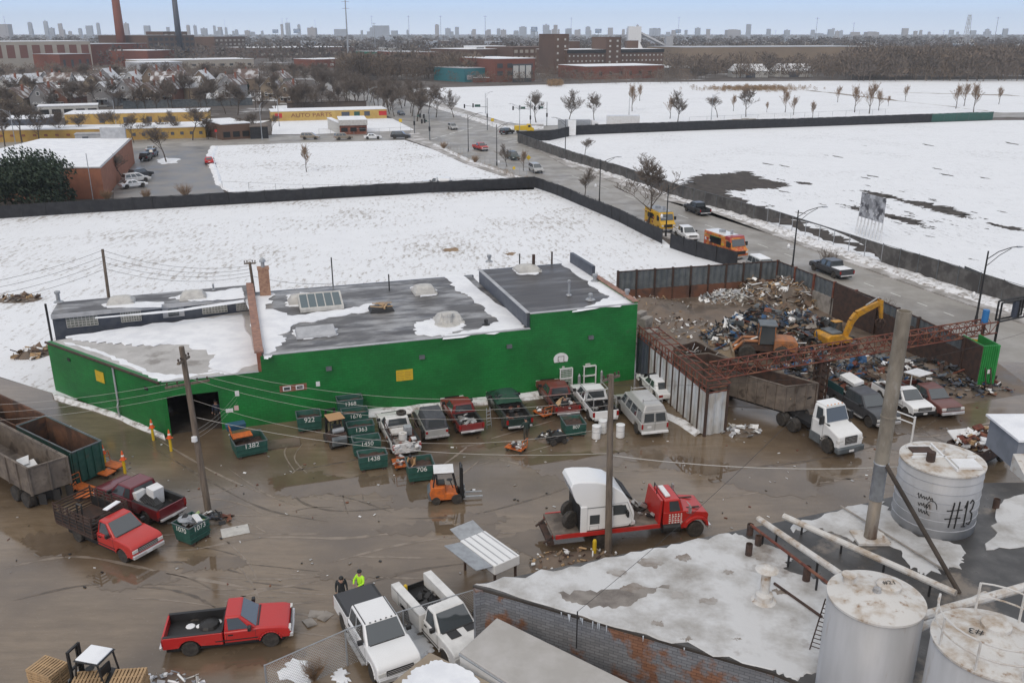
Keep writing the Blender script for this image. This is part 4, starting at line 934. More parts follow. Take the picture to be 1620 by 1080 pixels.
z2=8.6;tp2=G(1572,1018,z2);tk2=tank(tp2,rr2*1.12,0,z2,'pale grey tank with a handrail round its top at the lower right corner','tankgrey',0)
rt=rr2*1.12
m=MB();m.lathe([(.45,z2+.1),(.45,z2+.3),(.01,z2+.33)],20,(.35,.6,0));m.build('hatch',W_['tanktop'],tk2)
for zz in(.55,1.05):
    m=MB();m.path([(rt*.98*math.cos(a),rt*.98*math.sin(a),z2+zz)for a in[R(140+i*12)for i in range(26)]],.03,5);m.build('rail',W_['tanktop'],tk2)
f0=None;pm=MB();pm.tube((0,0,0),(0,0,1.06),.04,.04,5)
for i in range(8):
    a=R(140+i*43)
    if f0 is None:f0=pm.build('stanchion',W_['tanktop'],tk2);c=f0
    else:c=f0.copy();COL.objects.link(c)
    c.location=(rt*.98*math.cos(a),rt*.98*math.sin(a),z2)
z3b,z3=ZR,HT(1475,833,735,ZR);tp3=rpt(1474,822);r3_=(rpt(1536,820)-rpt(1412,820)).length/2*.97
z3=ZR+3.3
tk3=tank(tp3,r3_,ZR-.02,z3,'squat banded white tank numbered 13 standing on the warehouse roof','tankgrey',6,.12)
m=MB();m.lathe([(.2,z3+.05),(.2,z3+.55),(.16,z3+.55)],10,(-.75,-.35,0));m.build('vent_stub',W_['rust_dark'],tk3)
m=MB();m.lathe([(.55,z3+.1),(.5,z3+.2),(.01,z3+.24)],20,(.75,.3,0));m.build('hatch',W_['tanktop'],tk3)
m=MB();m.box(-1.2,-.2,.3,1.05,z3+.05,z3+.13);m.build('manhole',W_['rust_dark'],tk3)
m=MB()
for(x0,x1,y0,y1)in[(-1.3,-.1,.22,.3),(-1.3,-.1,1.05,1.13),(-1.5,1.5,-.1,-.02),(.0,.08,-1.4,1.4),(.2,1.3,-1.2,-.3)]:m.box(x0,x1,y0,y1,z3+.06,z3+.17)
m.build('roof_ribs',W_['white'],tk3)
# freehand writing on the tank, wrapped round the shell
def wrap_text(s,size,t,r,ang,z,m,sx=1.0,name='lettering'):
    cu=bpy.data.curves.new('t','FONT');cu.body=s;cu.size=size;cu.align_x='CENTER';o=bpy.data.objects.new('t',cu);me=bpy.data.meshes.new_from_object(o);bpy.data.objects.remove(o)
    for v in me.vertices:
        a=ang+v.co.x*sx/r;v.co=V((r*1.006*math.cos(a),r*1.006*math.sin(a),z+v.co.y))
    me.materials.clear();me.materials.append(m);o=bpy.data.objects.new(name,me);COL.objects.link(o);o.parent=t
av=math.atan2(-tp3.y,-tp3.x)
sc_=MB();rnd=random.Random(2)
def wp_(a,z):return V((r3_*1.008*math.cos(a),r3_*1.008*math.sin(a),z))
for row_ in range(3):
    a0=av-.42+.04*row_;z0_=ZR+2.0-.38*row_;pp_=[wp_(a0+i*.02,z0_+.1*math.sin(i*1.9+row_)+rnd.uniform(-.05,.05))for i in range(20-4*row_)];sc_.path(pp_,.018,4)
sc_.path([wp_(av-.05+.12*math.cos(t_*.5),ZR+1.55+.4*math.sin(t_*.5))for t_ in range(10)],.018,4)
sc_.build('scrawl',W_['ink'],tk3)
for g,strokes in(('hash_mark',[[(.40,.7),(.45,2.0)],[(.55,.65),(.58,2.05)],[(.30,1.55),(.68,1.62)],[(.28,1.12),(.66,1.2)]]),('figure_one',[[(.74,1.7),(.80,2.05),(.79,.7)],[(.73,.72),(.85,.7)]]),('figure_three',[[(.88,1.9),(.95,2.05),(1.02,1.9),(1.0,1.6),(.93,1.45),(1.02,1.3),(1.03,.95),(.96,.75),(.88,.85)]])):
    mb=MB()
    for st_ in strokes:mb.path([wp_(av+a_*1.0,ZR+z_)for a_,z_ in st_],.035,5)
    mb.build(g,W_['ink'],tk3)
text('#21',.3,W_['ink'],tk,Matrix.Translation((.55,.35,tz+.35)),ext=.002)
text('#3',.42,W_['ink'],tk2,Matrix.Translation((-.45,.3,z2+.24))@Matrix.Rotation(2.6,4,'Z'),ext=.002)
# ladder leaning from the roof to the tank
la,lb=rpt(1290,1030),G(1316,950,7.6);ld_=empty('ladder',la,0,'thin steel ladder leaning from the snowy roof onto the grey tank','ladder')
dx=V((.2,-.12,0)).normalized()*.22
for sg in(-1,1):
    m=MB();m.tube(dx*sg,lb-la+dx*sg,.025);m.build('rail',W_['rust_dark'],ld_)
m=MB()
for i in range(1,12):p=(lb-la)*(i/12);m.tube(p-dx,p+dx,.018)
m.build('rungs',W_['rust_dark'],ld_)
l2=empty('ladder',G(1462,1075,3.0),0,'red ladder standing in the dark gap between the two grey tanks','ladder')
for sg in(0,1):
    m=MB();m.tube((sg*.35,0,-2),(sg*.35+.25,.5,1.5),.03);m.build('rail',W_['red'],l2)
m=MB()
for i in range(9):t=i/9;m.tube((.25*t,.5*t,-2+3.5*t),(.35+.25*t,.5*t,-2+3.5*t),.02)
m.build('rungs',W_['red'],l2)
# blue-grey shed with a lean-to on the right
shp=rpt(1606,742);sh_=empty('shed',shp,0,'blue-grey painted shed with a snowy roof at the right edge','shed')
m=MB();m.box(-.1,6,0,3,0,1.75);m.build('wall',mat('shed_paint',(.22,.24,.28),.6,c2=(.18,.2,.235),sc1=1),sh_)
m=MB();m.box(-.3,6.2,-.3,3.2,1.75,1.87);m.build('roof',W_['snow'],sh_)
m=MB();m.hexa([(-.3,-1.9,.0),(6,-1.9,.0),(6,-.02,0),(-.3,-.02,0)],[(-.3,-1.9,.08),(6,-1.9,.08),(6,-.02,.95),(-.3,-.02,.95)]);m.build('lean_to_roof',W_['tanktop'],sh_)
# ---------------- vehicles ----------------
def place(rear,front,side,off=.85):
    """wheel contact points (photo) on the side we see -> middle of the vehicle and heading"""
    a,b=G(*rear),G(*front);d=(b-a);d.z=0;d.normalize();l=V((-d.y,d.x,0))
    c=(a+b)/2+l*(off if side=='R' else-off)
    return c,math.atan2(d.y,d.x),(b-a).length
_wm={}
def wheel(parent,x,y,r=.38,w=.25,rim='steel',dual=False):
    k=(r,w,rim)
    if k not in _wm:
        m=MB();m.lathe([(r*.55,-w/2),(r*.93,-w/2),(r,-w*.3),(r,w*.3),(r*.93,w/2),(r*.55,w/2)],22,axis='Y');o=m.build('wheel',W_['rubber'],None,smooth=False)
        q=MB();q.lathe([(r*.60,-w*.44),(r*.60,w*.36),(r*.5,w*.32),(r*.22,w*.18),(r*.18,w*.42),(.01,w*.42)],18,axis='Y')
        q.lathe([(r*.60,w*.44),(r*.60,-w*.36),(r*.5,-w*.32),(r*.22,-w*.18),(r*.18,-w*.42),(.01,-w*.42)],18,axis='Y')
        for i in range(6):
            a=math.pi*i/3
            for s_ in(-1,1):q.cbox((math.cos(a)*r*.4,s_*w*.33,math.sin(a)*r*.4),(r*.26,.02,r*.12),ry=-a)
        rm=q.build('rim',W_[rim],o);_wm[k]=o;c=o
    else:c=copy_tree(_wm[k])
    c.parent=parent;c.location=(x,y,r);return c
def mir(fn): # build on both sides
    for s_ in(-1,1):fn(s_)
def greenhouse(root,x0,x1,X0,X1,w0,w1,z0,z1,pm,sides,rear=True,glass='glass',wsv=(.06,.94)):
    """cab: base x0..x1 at z0 (half width w0), roof X0..X1 at z1 (half width w1)"""
    m=MB();b=[(x0,-w0,z0),(x1,-w0,z0),(x1,w0,z0),(x0,w0,z0)];t=[(X0,-w1,z1),(X1,-w1,z1),(X1,w1,z1),(X0,w1,z1)]
    m.hexa(b,t);o=m.build('cab',pm,root,bev=.085)
    W=W_[glass];E=.012
    q=[b[1],b[2],t[2],t[1]];g=MB();g.panel(q,.05,.95,wsv[0],wsv[1],E);g.build('windscreen',W,root)
    if rear:q=[b[3],b[0],t[0],t[3]];g=MB();g.panel(q,.12,.88,.16,.88,E);g.build('rear_window',W,root)
    for(u0,u1)in sides:
        for s_ in(-1,1):
            q=[b[0],b[1],t[1],t[0]]if s_<0 else[b[2],b[3],t[3],t[2]]
            f0,f1=(u0,u1)if s_<0 else(1-u1,1-u0)
            g=MB();g.panel(q,f0,f1,.10,.88,E);g.build('side_window',W,root)
    return o
def seams(root,xs,y,z0,z1,m='black'):
    for s_ in(-1,1):
        for x in xs:g=MB();g.box(x-.008,x+.008,s_*y-.004,s_*y+.004,z0,z1);g.build('door_seam',W_[m],root)
        g=MB();g.box(min(xs)-.5,max(xs)+.1,s_*y-.012,s_*y+.012,z0+.12,z0+.17);g.box(min(xs)-.1,max(xs)-.05,s_*y-.01,s_*y+.006,z0-.06,z0+.02);g.build('side_trim',W_['black'],root)
def front_end(root,xf,w,zl,zg,grille='black',bumper='chrome',rear=None,plate=True,hl=.32):
    g=MB();g.box(xf-.02,xf+.025,-w*.60,w*.60,zg,zg+.26)
    g.build('grille',W_[grille],root)
    bars=MB()
    for i in range(3):bars.box(xf+.026,xf+.036,-w*.58,w*.58,zg+.03+i*.08,zg+.055+i*.08)
    bars.build('grille_bars',W_['chrome']if bumper=='chrome' else W_['steel'],root)
    for s_ in(-1,1):
        h=MB();h.box(xf-.1,xf+.02,min(s_*w*.62,s_*w*.97),max(s_*w*.62,s_*w*.97),zg+.03,zg+.22);h.build('headlight',W_['lens'],root,bev=.02)
    b=MB();b.box(xf-.12,xf+.10,-w*.98,w*.98,zl,zl+.22);b.build('bumper',W_[bumper],root,bev=.04)
    if plate:p=MB();p.box(xf+.10,xf+.11,-.16,.16,zl+.04,zl+.17);p.build('licence_plate',W_['white'],root)
def pickup(label,pl,pm,cab='reg',L=5.6,w=.97,bedm='black',trim='black',bumper='chrome',grille='black',group=None,rim='steel',zb=1.12,zt=1.82,r=.385,scale=1,bed=True,hd=0,cargo=None,lower=None,name='pickup_truck',cat='pickup'):
    c,rz,_=pl;root=empty(name,c,rz,label,cat,group);root.scale=(scale,)*3
    xf=L/2;xr=-L/2;ax=0;cabl={'reg':1.45,'ext':2.0,'crew':2.45}[cab]
    wbx=L*.63/2;fx,rx=wbx,-wbx;sh=(xf-fx)-.95 # origin midway between the axles
    xf=fx+.92;xr=rx-1.15;ws=xf-(1.5 if L>5.2 else 1.3);xb=ws-cabl
    def arch(cx,z,rr=r+.09):return[(cx+rr*math.cos(a),r+rr*math.sin(a)*1.0)for a in[math.pi*i/8 for i in range(9)]]
    zs=.46
    pro=[(xb,zs)];pro=[(xb,zb+.0),(xb,zs)]
    for p in reversed(arch(fx,0)):pro.append((p[0],max(zs,p[1])))
    pro+=[(xf-.02,zs),(xf,.70),(xf-.02,zb-.22),(xf-.10,zb-.10+hd*.5),(xf-.38,zb-.015+hd),(ws+.05,zb+.06+hd),(ws-.1,zb+.03)]
    m=MB();m.side(pro,-w,w);m.build('body',pm,root,bev=.105)
    for s_ in(-1,1):
        lp=MB();lp.path([(fx+(r+.10)*math.cos(a),s_*(w-.01),max(zs,r+(r+.10)*math.sin(a)))for a in[math.pi*i/10 for i in range(11)]],.035,5);lp.build('wheel_arch',pm,root,smooth=True)
    # bed
    if bed:
        for s_ in(-1,1):
            m=MB();pr_=[(xb-.04,zb),(xr,zb),(xr,zs+.05)]
            for p in reversed(arch(rx,0)):pr_.append((p[0],max(zs+.05,p[1])))
            pr_+=[(xb-.04,zs)]
            m.side(pr_,min(s_*w,s_*(w-.16)),max(s_*w,s_*(w-.16)));m.build('bed_side',pm,root,bev=.04)
        m=MB();m.box(xr-.03,xr+.06,-w+.17,w-.17,.58,zb-.02);tg=m.build('tailgate',pm,root,bev=.02)
        m=MB();m.box(xr+.07,xb-.05,-w+.165,w-.165,.64,.70);m.box(xb-.1,xb-.045,-w+.165,w-.165,.7,zb);m.build('bed_floor',W_[bedm]if isinstance(bedm,str)else bedm,root)
        for s_ in(-1,1):ln=MB();ln.box(xr+.07,xb-.11,min(s_*(w-.19),s_*(w-.165)),max(s_*(w-.19),s_*(w-.165)),.70,zb+.012);ln.box(xr+.03,xb-.06,min(s_*(w-.18),s_*(w-.02)),max(s_*(w-.18),s_*(w-.02)),zb+.002,zb+.02);ln.build('bed_liner',W_['black'],root)
        for s_ in(-1,1):
            m=MB();m.box(xr-.035,xr+.03,min(s_*(w-.16),s_*(w-.005)),max(s_*(w-.16),s_*(w-.005)),.72,zb-.08);m.build('tail_light',W_['tail'],root)
        m=MB();m.box(xr-.18,xr-.04,-w*.9,w*.9,.46,.60);m.build('rear_bumper',W_[bumper],root,bev=.03)
        m=MB();m.box(xr-.19,xr-.181,-.15,.15,.48,.59);m.build('licence_plate',W_['white'],root)
    m=MB();m.box(xr+.1,xf-.3,-w*.8,w*.8,.24,.5);m.build('chassis',W_['dark'],root)  # chassis block made low and wide to deepen the shade under the truck
    sd={'reg':[(.14,.80)],'ext':[(.06,.34),(.38,.86)],'crew':[(.07,.42),(.46,.88)]}[cab]
    greenhouse(root,xb+.02,ws+.06,xb+.10,ws-.70,w-.05,w-.22,zb-.02,zt,pm,sd)
    seams(root,[xb+.12,ws-.05]+([xb+.12+1.15]if cab=='crew' else[]),w,.52,zb)
    for s_ in(-1,1):
        m=MB();m.box(ws-.36,ws-.2,min(s_*(w),s_*(w+.24)),max(s_*(w),s_*(w+.24)),zb+.06,zb+.27);m.build('mirror',W_['black']if trim=='black' else pm,root,bev=.03)
        m=MB();m.box(xb+.2,xb+.42,min(s_*w,s_*(w+.03)),max(s_*w,s_*(w+.03)),zb-.2,zb-.14);m.build('door_handle',W_[trim]if trim in W_ else pm,root)
        for x in(fx,rx):wheel(root,x,s_*(w-.14),r,.25,rim)
    front_end(root,xf,w,.46,.74,grille,bumper)
    m=MB();m.box(ws+.02,ws+.10,-w*.8,w*.8,zb+.045+hd*.5,zb+.075+hd*.5);m.build('cowl',W_['black'],root)
    root['_d']=0;del root['_d']
    return root,dict(xf=xf,xr=xr,xb=xb,ws=ws,w=w,zb=zb,zt=zt,fx=fx,rx=rx)
def loose(name,mb,m,root_or_mat,label,cat,group=None,bev=0): # a thing lying on another thing: top level, built in that thing's space
    o=mb.build(name,m if not isinstance(m,str)else W_[m],bev=bev);o.matrix_world=root_or_mat;return tag(o,label,cat,group)
def mw(root):return Matrix.Translation(root.location)@Matrix.Rotation(root.rotation_euler[2],4,'Z')@Matrix.Diagonal((root.scale[0],)*3+(1,))
def junk(mb,x0,x1,y0,y1,z,n,seed,s=(.15,.6),th=.05,hz=.35):
    r_=random.Random(seed)
    for i in range(n):
        mb.cbox((r_.uniform(x0,x1),r_.uniform(y0,y1),z+r_.random()*hz),(r_.uniform(*s),r_.uniform(.05,s[1]*.6),r_.uniform(.02,th*4)),r_.uniform(0,6.3),i%max(1,5),r_.uniform(-.6,.6),r_.uniform(-.6,.6))
    return mb
JM=[W_['steel'],W_['white'],W_['rust'],W_['black'],W_['concrete']]

P_red=paint('red_body',(.47,.018,.017),.15)
P_red2=paint('red_cab',(.48,.028,.022),.2)
P_white=paint('white_body',(.76,.77,.78),.1);P_white2=paint('white_work_body',(.70,.70,.69),.6)
P_mar=paint('maroon_body',(.13,.014,.02),.3,.22);P_mar2=paint('dull_maroon',(.20,.025,.025),.6)
P_rustred=paint('rusty_red',(.17,.03,.025),1,.5);P_dkgreen=paint('dark_green_body',(.012,.03,.026),.6)
P_grey=paint('dark_grey_body',(.045,.048,.055),.3);P_silver=paint('silver_body',(.42,.42,.41),.5,.3,.3);P_sil2=paint('silver_van',(.46,.455,.44),.4,.35,.2)
P_choc=paint('brown_red_body',(.14,.045,.035),.5);P_black=paint('black_body',(.018,.019,.022),.3)
P_blue=paint('blue_grey_body',(.07,.10,.15),.4);P_tan=paint('tan_body',(.25,.21,.16),.5)
T_,D_=pickup('bright red pickup with an empty black bed driving across the muddy yard',place((303,1036),(430,1021),'R'),P_red,'reg',bumper='chrome',zb=1.1,zt=1.75,rim='chrome')
m=MB();pts=[(-1.7,.1),(-1.2,.35),(-.6,.25),(-.9,-.05),(-1.5,-.1)]
for k,(x,y,a)in enumerate([(-1.9,.35,.22),(-1.5,.28,.16),(-.7,.45,.2)]):m.lathe([(a,0),(a*.8,.03),(.01,.05)],9,(x,y,.705))
loose('snow_patch',m,'snow',mw(T_),'remnant of snow melting in the bright red pickup bed','snow')
m=MB();m.lathe([(.5,0),(.42,.12),(.2,.2),(.01,.22)],12,(-1.05,.3,.705));loose('tarp',m,'black',mw(T_),'crumpled black tarp in the bright red pickup bed','tarp')
# white crew cab with a tonneau cover
WC,D_=pickup('clean white crew cab pickup with a black bed cover, nose towards the wire fence',place((545,995),(592,1076),'R',.9),P_white,'crew',L=6.2,w=1.02,bumper='chrome',r=.42,zb=1.28,zt=1.98,hd=.03,rim='steel')
m=MB();m.hexa([(D_['xr'],-.9,1.285),(D_['xb']-.06,-.9,1.285),(D_['xb']-.06,.9,1.285),(D_['xr'],.9,1.285)],[(D_['xr']+.05,-.86,1.33),(D_['xb']-.1,-.86,1.33),(D_['xb']-.1,.86,1.33),(D_['xr']+.05,.86,1.33)]);m.build('bed_cover',mat('vinyl_cover',(.05,.052,.058),.6),WC,bev=.015)
for s_ in(-1,1):
    m=MB();m.box(D_['xb'],D_['ws'],min(s_*1.02,s_*1.2),max(s_*1.02,s_*1.2),.44,.5);m.build('running_board',W_['steel'],WC)
m=MB()
for i in range(5):m.box(D_['ws']-.72,D_['ws']-.66,-.5+i*.25-.03,-.5+i*.25+.03,1.98,2.01)
for s_ in(-1,1):m.box(D_['xb']+.15,D_['ws']-.7,s_*.72-.02,s_*.72+.02,1.97,2.0)
m.build('roof_lights',W_['black'],WC)
# white service truck with utility boxes
SV,D_=pickup('dirty white service truck with open tool-box bed and damaged nose',place((652,990),(700,1045),'R',.9),P_white2,'reg',L=5.9,w=1.0,bed=False,bumper='steel',r=.41,zb=1.25,zt=1.95)
xb,xr=D_['xb']-.08,D_['xr']-.2
for s_ in(-1,1):
    m=MB();y0,y1=sorted((s_*.66,s_*1.1));m.side([(xb,1.42),(xr,1.42),(xr,.62),(D_['rx']-.55,.62),(D_['rx']-.42,.92),(D_['rx']+.42,.92),(D_['rx']+.55,.5),(xb,.5)],y0,y1);ub=m.build('tool_box',P_white2,SV,bev=.02)
    m=MB();
    for x in(xr+.75,xr+1.75):m.box(x-.01,x+.01,s_*1.1-.006,s_*1.1+.006,.65,1.38)
    m.box(xr+.1,xb-.1,s_*1.1-.006,s_*1.1+.006,1.3,1.32);m.build('door_seam',W_['black'],ub)
m=MB();m.box(xr,xb,-.65,.65,.7,.76);m.box(xb-.05,xb,-.65,.65,.76,1.3);m.box(xr,xr+.05,-.65,.65,.76,1.0);m.build('bed_floor',W_['dark'],SV)
m=MB();m.path([(xr+.5,.2,.8),(xr+.9,-.2,.85),(xr+1.4,.1,.82),(xr+1.1,.4,.86),(xr+.7,.1,.84),(xr+1.2,-.35,.82)],.03,5);junk(m,xr+.3,xb-.4,-.4,.4,.78,8,3,(.1,.4));loose('tool_heap',m,'black',mw(SV),'black hoses and tools lying in the service truck bed','tools')
m=MB();m.lathe([(.09,0),(.1,.05),(.1,.3),(.05,.36)],10,(xr+.35,-.5,1.0));loose('jug',m,'boll',mw(SV),'small yellow jug hanging inside the service truck bed','jug')
m=MB();m.box(D_['ws']+.05,D_['ws']+.6,-.62,-.1,1.29,1.31);m.box(D_['ws']+.05,D_['ws']+.5,.25,.85,1.29,1.31);m.build('bonnet_patch',W_['black'],SV)
# red stake-bed truck
SB,D_=pickup('red flatbed truck with rusty stake sides and chrome bumper',place((129,858),(193,887),'R',.9),P_red2,'reg',L=6.2,w=.98,bed=False,r=.40,zb=1.22,zt=1.92)
xb,xr=D_['xb']-.1,D_['xr']-.35
m=MB();m.box(xr,xb,-1.15,1.15,.82,.95);m.build('bed_floor',W_['rust_dark'],SB)
m=MB()
for y in(-1.12,1.12):
    for k in range(6):m.box(xr,xb,y-.02,y+.02,1.0+k*.2,1.07+k*.2)
    for i in range(6):x=xr+(xb-xr)*i/5;m.box(x-.03,x+.03,y-.035,y+.035,.95,2.15)
for x in(xr,xb):
    for k in range(6):m.box(x-.02,x+.02,-1.1,1.1,1.0+k*.2,1.07+k*.2)
m.build('stake_sides',W_['rust_dark'],SB)
pmsh=MB()
for y in(-1.125,1.095):pmsh.box(xr+.02,xb-.02,y,y+.03,.96,1.55)
pmsh.build('side_boards',W_['dark'],SB)
for i,(x,y)in enumerate([(xb-1.2,.1),(xb-.7,-.55)]):
    m=MB();m.lathe([(.22,-.1),(.36,-.1),(.38,0),(.36,.1),(.22,.1),(.22,-.1)],18,(x,y,1.06+.0));loose('tyre',m,'rubber',mw(SB),['old tyre lying in the stake-bed truck, towards its rear','old tyre lying against the cab of the stake-bed truck'][i],'tyre','tyres in the stake-bed truck')
m=MB();m.cbox((xb-.1,.3,2.17),(.3,1.0,.05),.2);m.build('snow_cap',W_['snow'],SB)
mm=MB();mm.path([(xb-1.5,-.9,1.1),(xb-1.55,-.8,2.4),(xb-1.3,-.7,2.3),(xb-1.35,-.75,1.2)],.05,5);loose('hose',mm,'black',mw(SB),'black hose and bar standing up in the stake-bed truck','hose')
# maroon pickup behind it with white goods
MR,D_=pickup('shiny maroon pickup loaded with a white appliance, tail towards a green bin',place((236,829),(166,800),'L',.9),P_mar,'ext',L=5.9,w=1.0,zb=1.18,zt=1.86)
m=MB();m.hexa([(-1.75,-.5,.72),(-1.05,-.6,.72),(-1.0,.15,.72),(-1.7,.2,.72)],[(-1.85,-.5,1.75),(-1.15,-.6,1.8),(-1.1,.15,1.8),(-1.8,.2,1.75)]);loose('refrigerator',m,'white',mw(MR),'white appliance box standing in the maroon pickup bed','appliance',bev=.03)
m=MB();m.hexa([(-1.0,.0,.72),(-.45,.0,.72),(-.45,.7,.72),(-1.0,.7,.72)],[(-.95,.05,1.62),(-.4,.05,1.55),(-.4,.75,1.55),(-.95,.75,1.62)]);loose('washing_machine',m,'white',mw(MR),'smaller white appliance behind the maroon pickup cab','appliance',bev=.03)
m=MB()
for i in range(12):m.tube((-2.6,.75-.05*i,.8+.03*i),(-.9,.55-.06*i,1.2+.02*i),.025,.025,5)
loose('pipe_bundle',m,'black',mw(MR),'sheaf of dark pipes in the maroon pickup bed','pipes')
# row parked against the green wall
OW,D_=pickup('old white pickup heaped with scrap metal beside the green bins',place((620,718),(601,680),'L'),P_white2,'reg',L=5.7,zb=1.12,zt=1.75)
m=MB();junk(m,D_['xr']-.3,D_['xb']-.2,-.75,.75,.75,60,8,(.15,.7));
loose('scrap_load',m,JM,mw(OW),'tangle of scrap metal filling the old white pickup bed','scrap')['kind']='stuff'
m=MB();m.lathe([(.28,0),(.28,.45),(.12,.45),(.12,.3)],14,(D_['xr']+.7,.1,1.1));loose('water_heater',m,'tanktop',mw(OW),'round white tank on the old white pickup scrap load','tank')
m=MB();m.box(D_['xr']+1.0,D_['xr']+1.5,-.6,-.1,1.15,1.75);loose('cabinet',m,'galv',mw(OW),'small grey cabinet standing on the scrap pickup load','cabinet',bev=.02)
m=MB();m.box(D_['xb']-1.3,D_['xb']-.5,-.3,.7,1.1,1.3);loose('sink',m,'tanktop',mw(OW),'pale basin in the middle of the scrap pickup load','sink',bev=.04)
m=MB()
for y in(-.95,.95):
    m.tube((D_['xr'],y,1.12),(D_['xr'],y,1.75),.03);m.tube((D_['xb']-.2,y,1.12),(D_['xb']-.2,y,1.8),.03);m.tube((D_['xr'],y,1.7),(D_['xb']-.2,y,1.8),.03);m.tube((D_['xr'],y,1.42),(D_['xb']-.2,y,1.46),.025)
m.build('side_rack',W_['rust_dark'],OW)
m=MB();m.lathe([(.2,-.09),(.34,-.09),(.36,0),(.34,.09),(.2,.09),(.2,-.09)],16,(D_['ws']-.85,-.4,1.86));loose('tyre',m,'rubber',mw(OW),'worn tyre lying on the roof of the old white scrap pickup','tyre')
# jeep with a soft top
c,rz,_=place((672,700),(657,671),'L',.8);JP=empty('off_road_car',c,rz,'silver off-road car with a dark grey soft top by the green wall','car')
m=MB();m.side([(-1.95,1.05),(-1.95,.55),(-1.6,.55),(-1.5,.85),(-.9,.85),(-.75,.5),(.8,.5),(.95,.85),(1.5,.85),(1.65,.6),(1.95,.6),(1.95,1.0),(.75,1.12)],-.8,.8);m.build('body',P_silver,JP,bev=.05)
m=MB();m.hexa([(-1.93,-.78,1.05),(.7,-.78,1.1),(.7,.78,1.1),(-1.93,.78,1.05)],[(-1.8,-.68,1.85),(.35,-.68,1.88),(.35,.68,1.88),(-1.8,.68,1.85)]);m.build('soft_top',mat('soft_top',(.055,.06,.07),.8,c2=(.08,.085,.095),sc1=3),JP,bev=.07)
m=MB();m.panel([(-1.93,.78,1.05),(-1.93,-.78,1.05),(-1.8,-.68,1.85),(-1.8,.68,1.85)],.12,.88,.2,.85,.012);m.build('rear_window',W_['glass'],JP)
m=MB();m.panel([(.7,-.78,1.1),(.7,.78,1.1),(.35,.68,1.88),(.35,-.68,1.88)],.08,.92,.1,.9,.012);m.build('windscreen',W_['glass'],JP)
for s_ in(-1,1):
    for x in(1.22,-1.2):wheel(JP,x,s_*.78,.38,.25,'steel')
    for x in(1.22,-1.2):m=MB();m.box(x-.55,x+.55,min(s_*.78,s_*1.0),max(s_*.78,s_*1.0),.86,.92);m.build('fender',W_['black'],JP,bev=.02)
    m=MB();m.box(-1.97,-1.94,s_*.7-.08,s_*.7+.08,.78,.95);m.build('tail_light',W_['tail'],JP)
m=MB();m.box(-2.12,-1.96,-.85,.85,.48,.62);m.build('rear_bumper',W_['steel'],JP,bev=.03)
m=MB();m.box(1.96,2.1,-.85,.85,.5,.64);m.build('bumper',W_['steel'],JP,bev=.03)
P4,D_=pickup('dull maroon pickup with a little scrap in its open bed',place((722,683),(704,656),'L',.8),P_mar2,'ext',L=5.1,w=.92,zb=1.05,zt=1.68,r=.36)
m=MB();junk(m,D_['xr']+.2,D_['xb']-.3,-.55,.55,.72,24,12,(.15,.6));loose('scrap_load',m,[W_['steel'],W_['white'],W_['galv'],W_['black'],W_['steel']],mw(P4),'bright aluminium scrap in the dull maroon pickup bed','scrap')['kind']='stuff'
P5,D_=pickup('black-green pickup with a green cover thrown over its cab',place((797,676),(776,645),'L',.85),P_dkgreen,'reg',L=5.8,w=.98,zb=1.12,zt=1.8)
m=MB();K=10;vs=[]
for i in range(K+1):
    for j in range(K+1):
        x=D_['xb']-.25+(D_['ws']+.5-D_['xb'])*i/K;y=-.95+1.9*j/K;f=(1-abs(2*i/K-1)**3.5)*(1-abs(2*j/K-1)**4);vs.append((x,y,1.25+.66*f+.05*noise.noise(V((x*3,y*3,2)))))
m.add(vs,[(i*(K+1)+j,(i+1)*(K+1)+j,(i+1)*(K+1)+j+1,i*(K+1)+j+1)for i in range(K)for j in range(K)]);loose('tarpaulin',m,mat('green_tarp',(.008,.055,.03),.7),mw(P5),'dark green tarpaulin draped over a pickup cab','tarpaulin')
m=MB();junk(m,D_['xr']+.1,D_['xb']-.3,-.6,.6,.72,16,5,(.2,.7));loose('scrap_load',m,[W_['black'],W_['rust_dark'],W_['black'],W_['dark'],W_['rust']],mw(P5),'dark rubbish in the bed of the black-green pickup','scrap')['kind']='stuff'
P6,D_=pickup('rusty red old pickup backed up to a green bin',place((876,658),(852,624),'L',.85),P_rustred,'ext',L=5.6,w=.95,zb=1.08,zt=1.7,rim='rust')
m=MB();junk(m,D_['xr']+.1,D_['xb']-.3,-.6,.6,.72,20,6,(.2,.8));loose('scrap_load',m,[W_['rust'],W_['rust_dark'],W_['steel'],W_['dark'],W_['pallet']],mw(P6),'rusty scrap in the bed of the old red pickup','scrap')['kind']='stuff'
P7,D_=pickup('white pickup with a ladder rack by the silver van',place((934,667),(906,632),'L',.85),P_white,'ext',L=5.7,w=.98,zb=1.15,zt=1.84)
m=MB()
for x in(D_['xr']+.25,D_['xb']-.15):
    for y in(-.85,.85):m.tube((x,y,1.12),(x,y,1.95),.035)
    m.tube((x,-.85,1.95),(x,.85,1.95),.035)
for y in(-.85,.85):m.tube((D_['xr']+.25,y,1.95),(D_['ws']-.5,y,1.98),.035)
m.build('ladder_rack',W_['steel'],P7)
m=MB();junk(m,D_['xr']+.2,D_['xb']-.3,-.6,.6,.72,18,9,(.2,.7));loose('scrap_load',m,[W_['dark'],W_['black'],W_['steel'],W_['rust_dark'],W_['black']],mw(P7),'dark load in the bed of the ladder-rack pickup','scrap')['kind']='stuff'
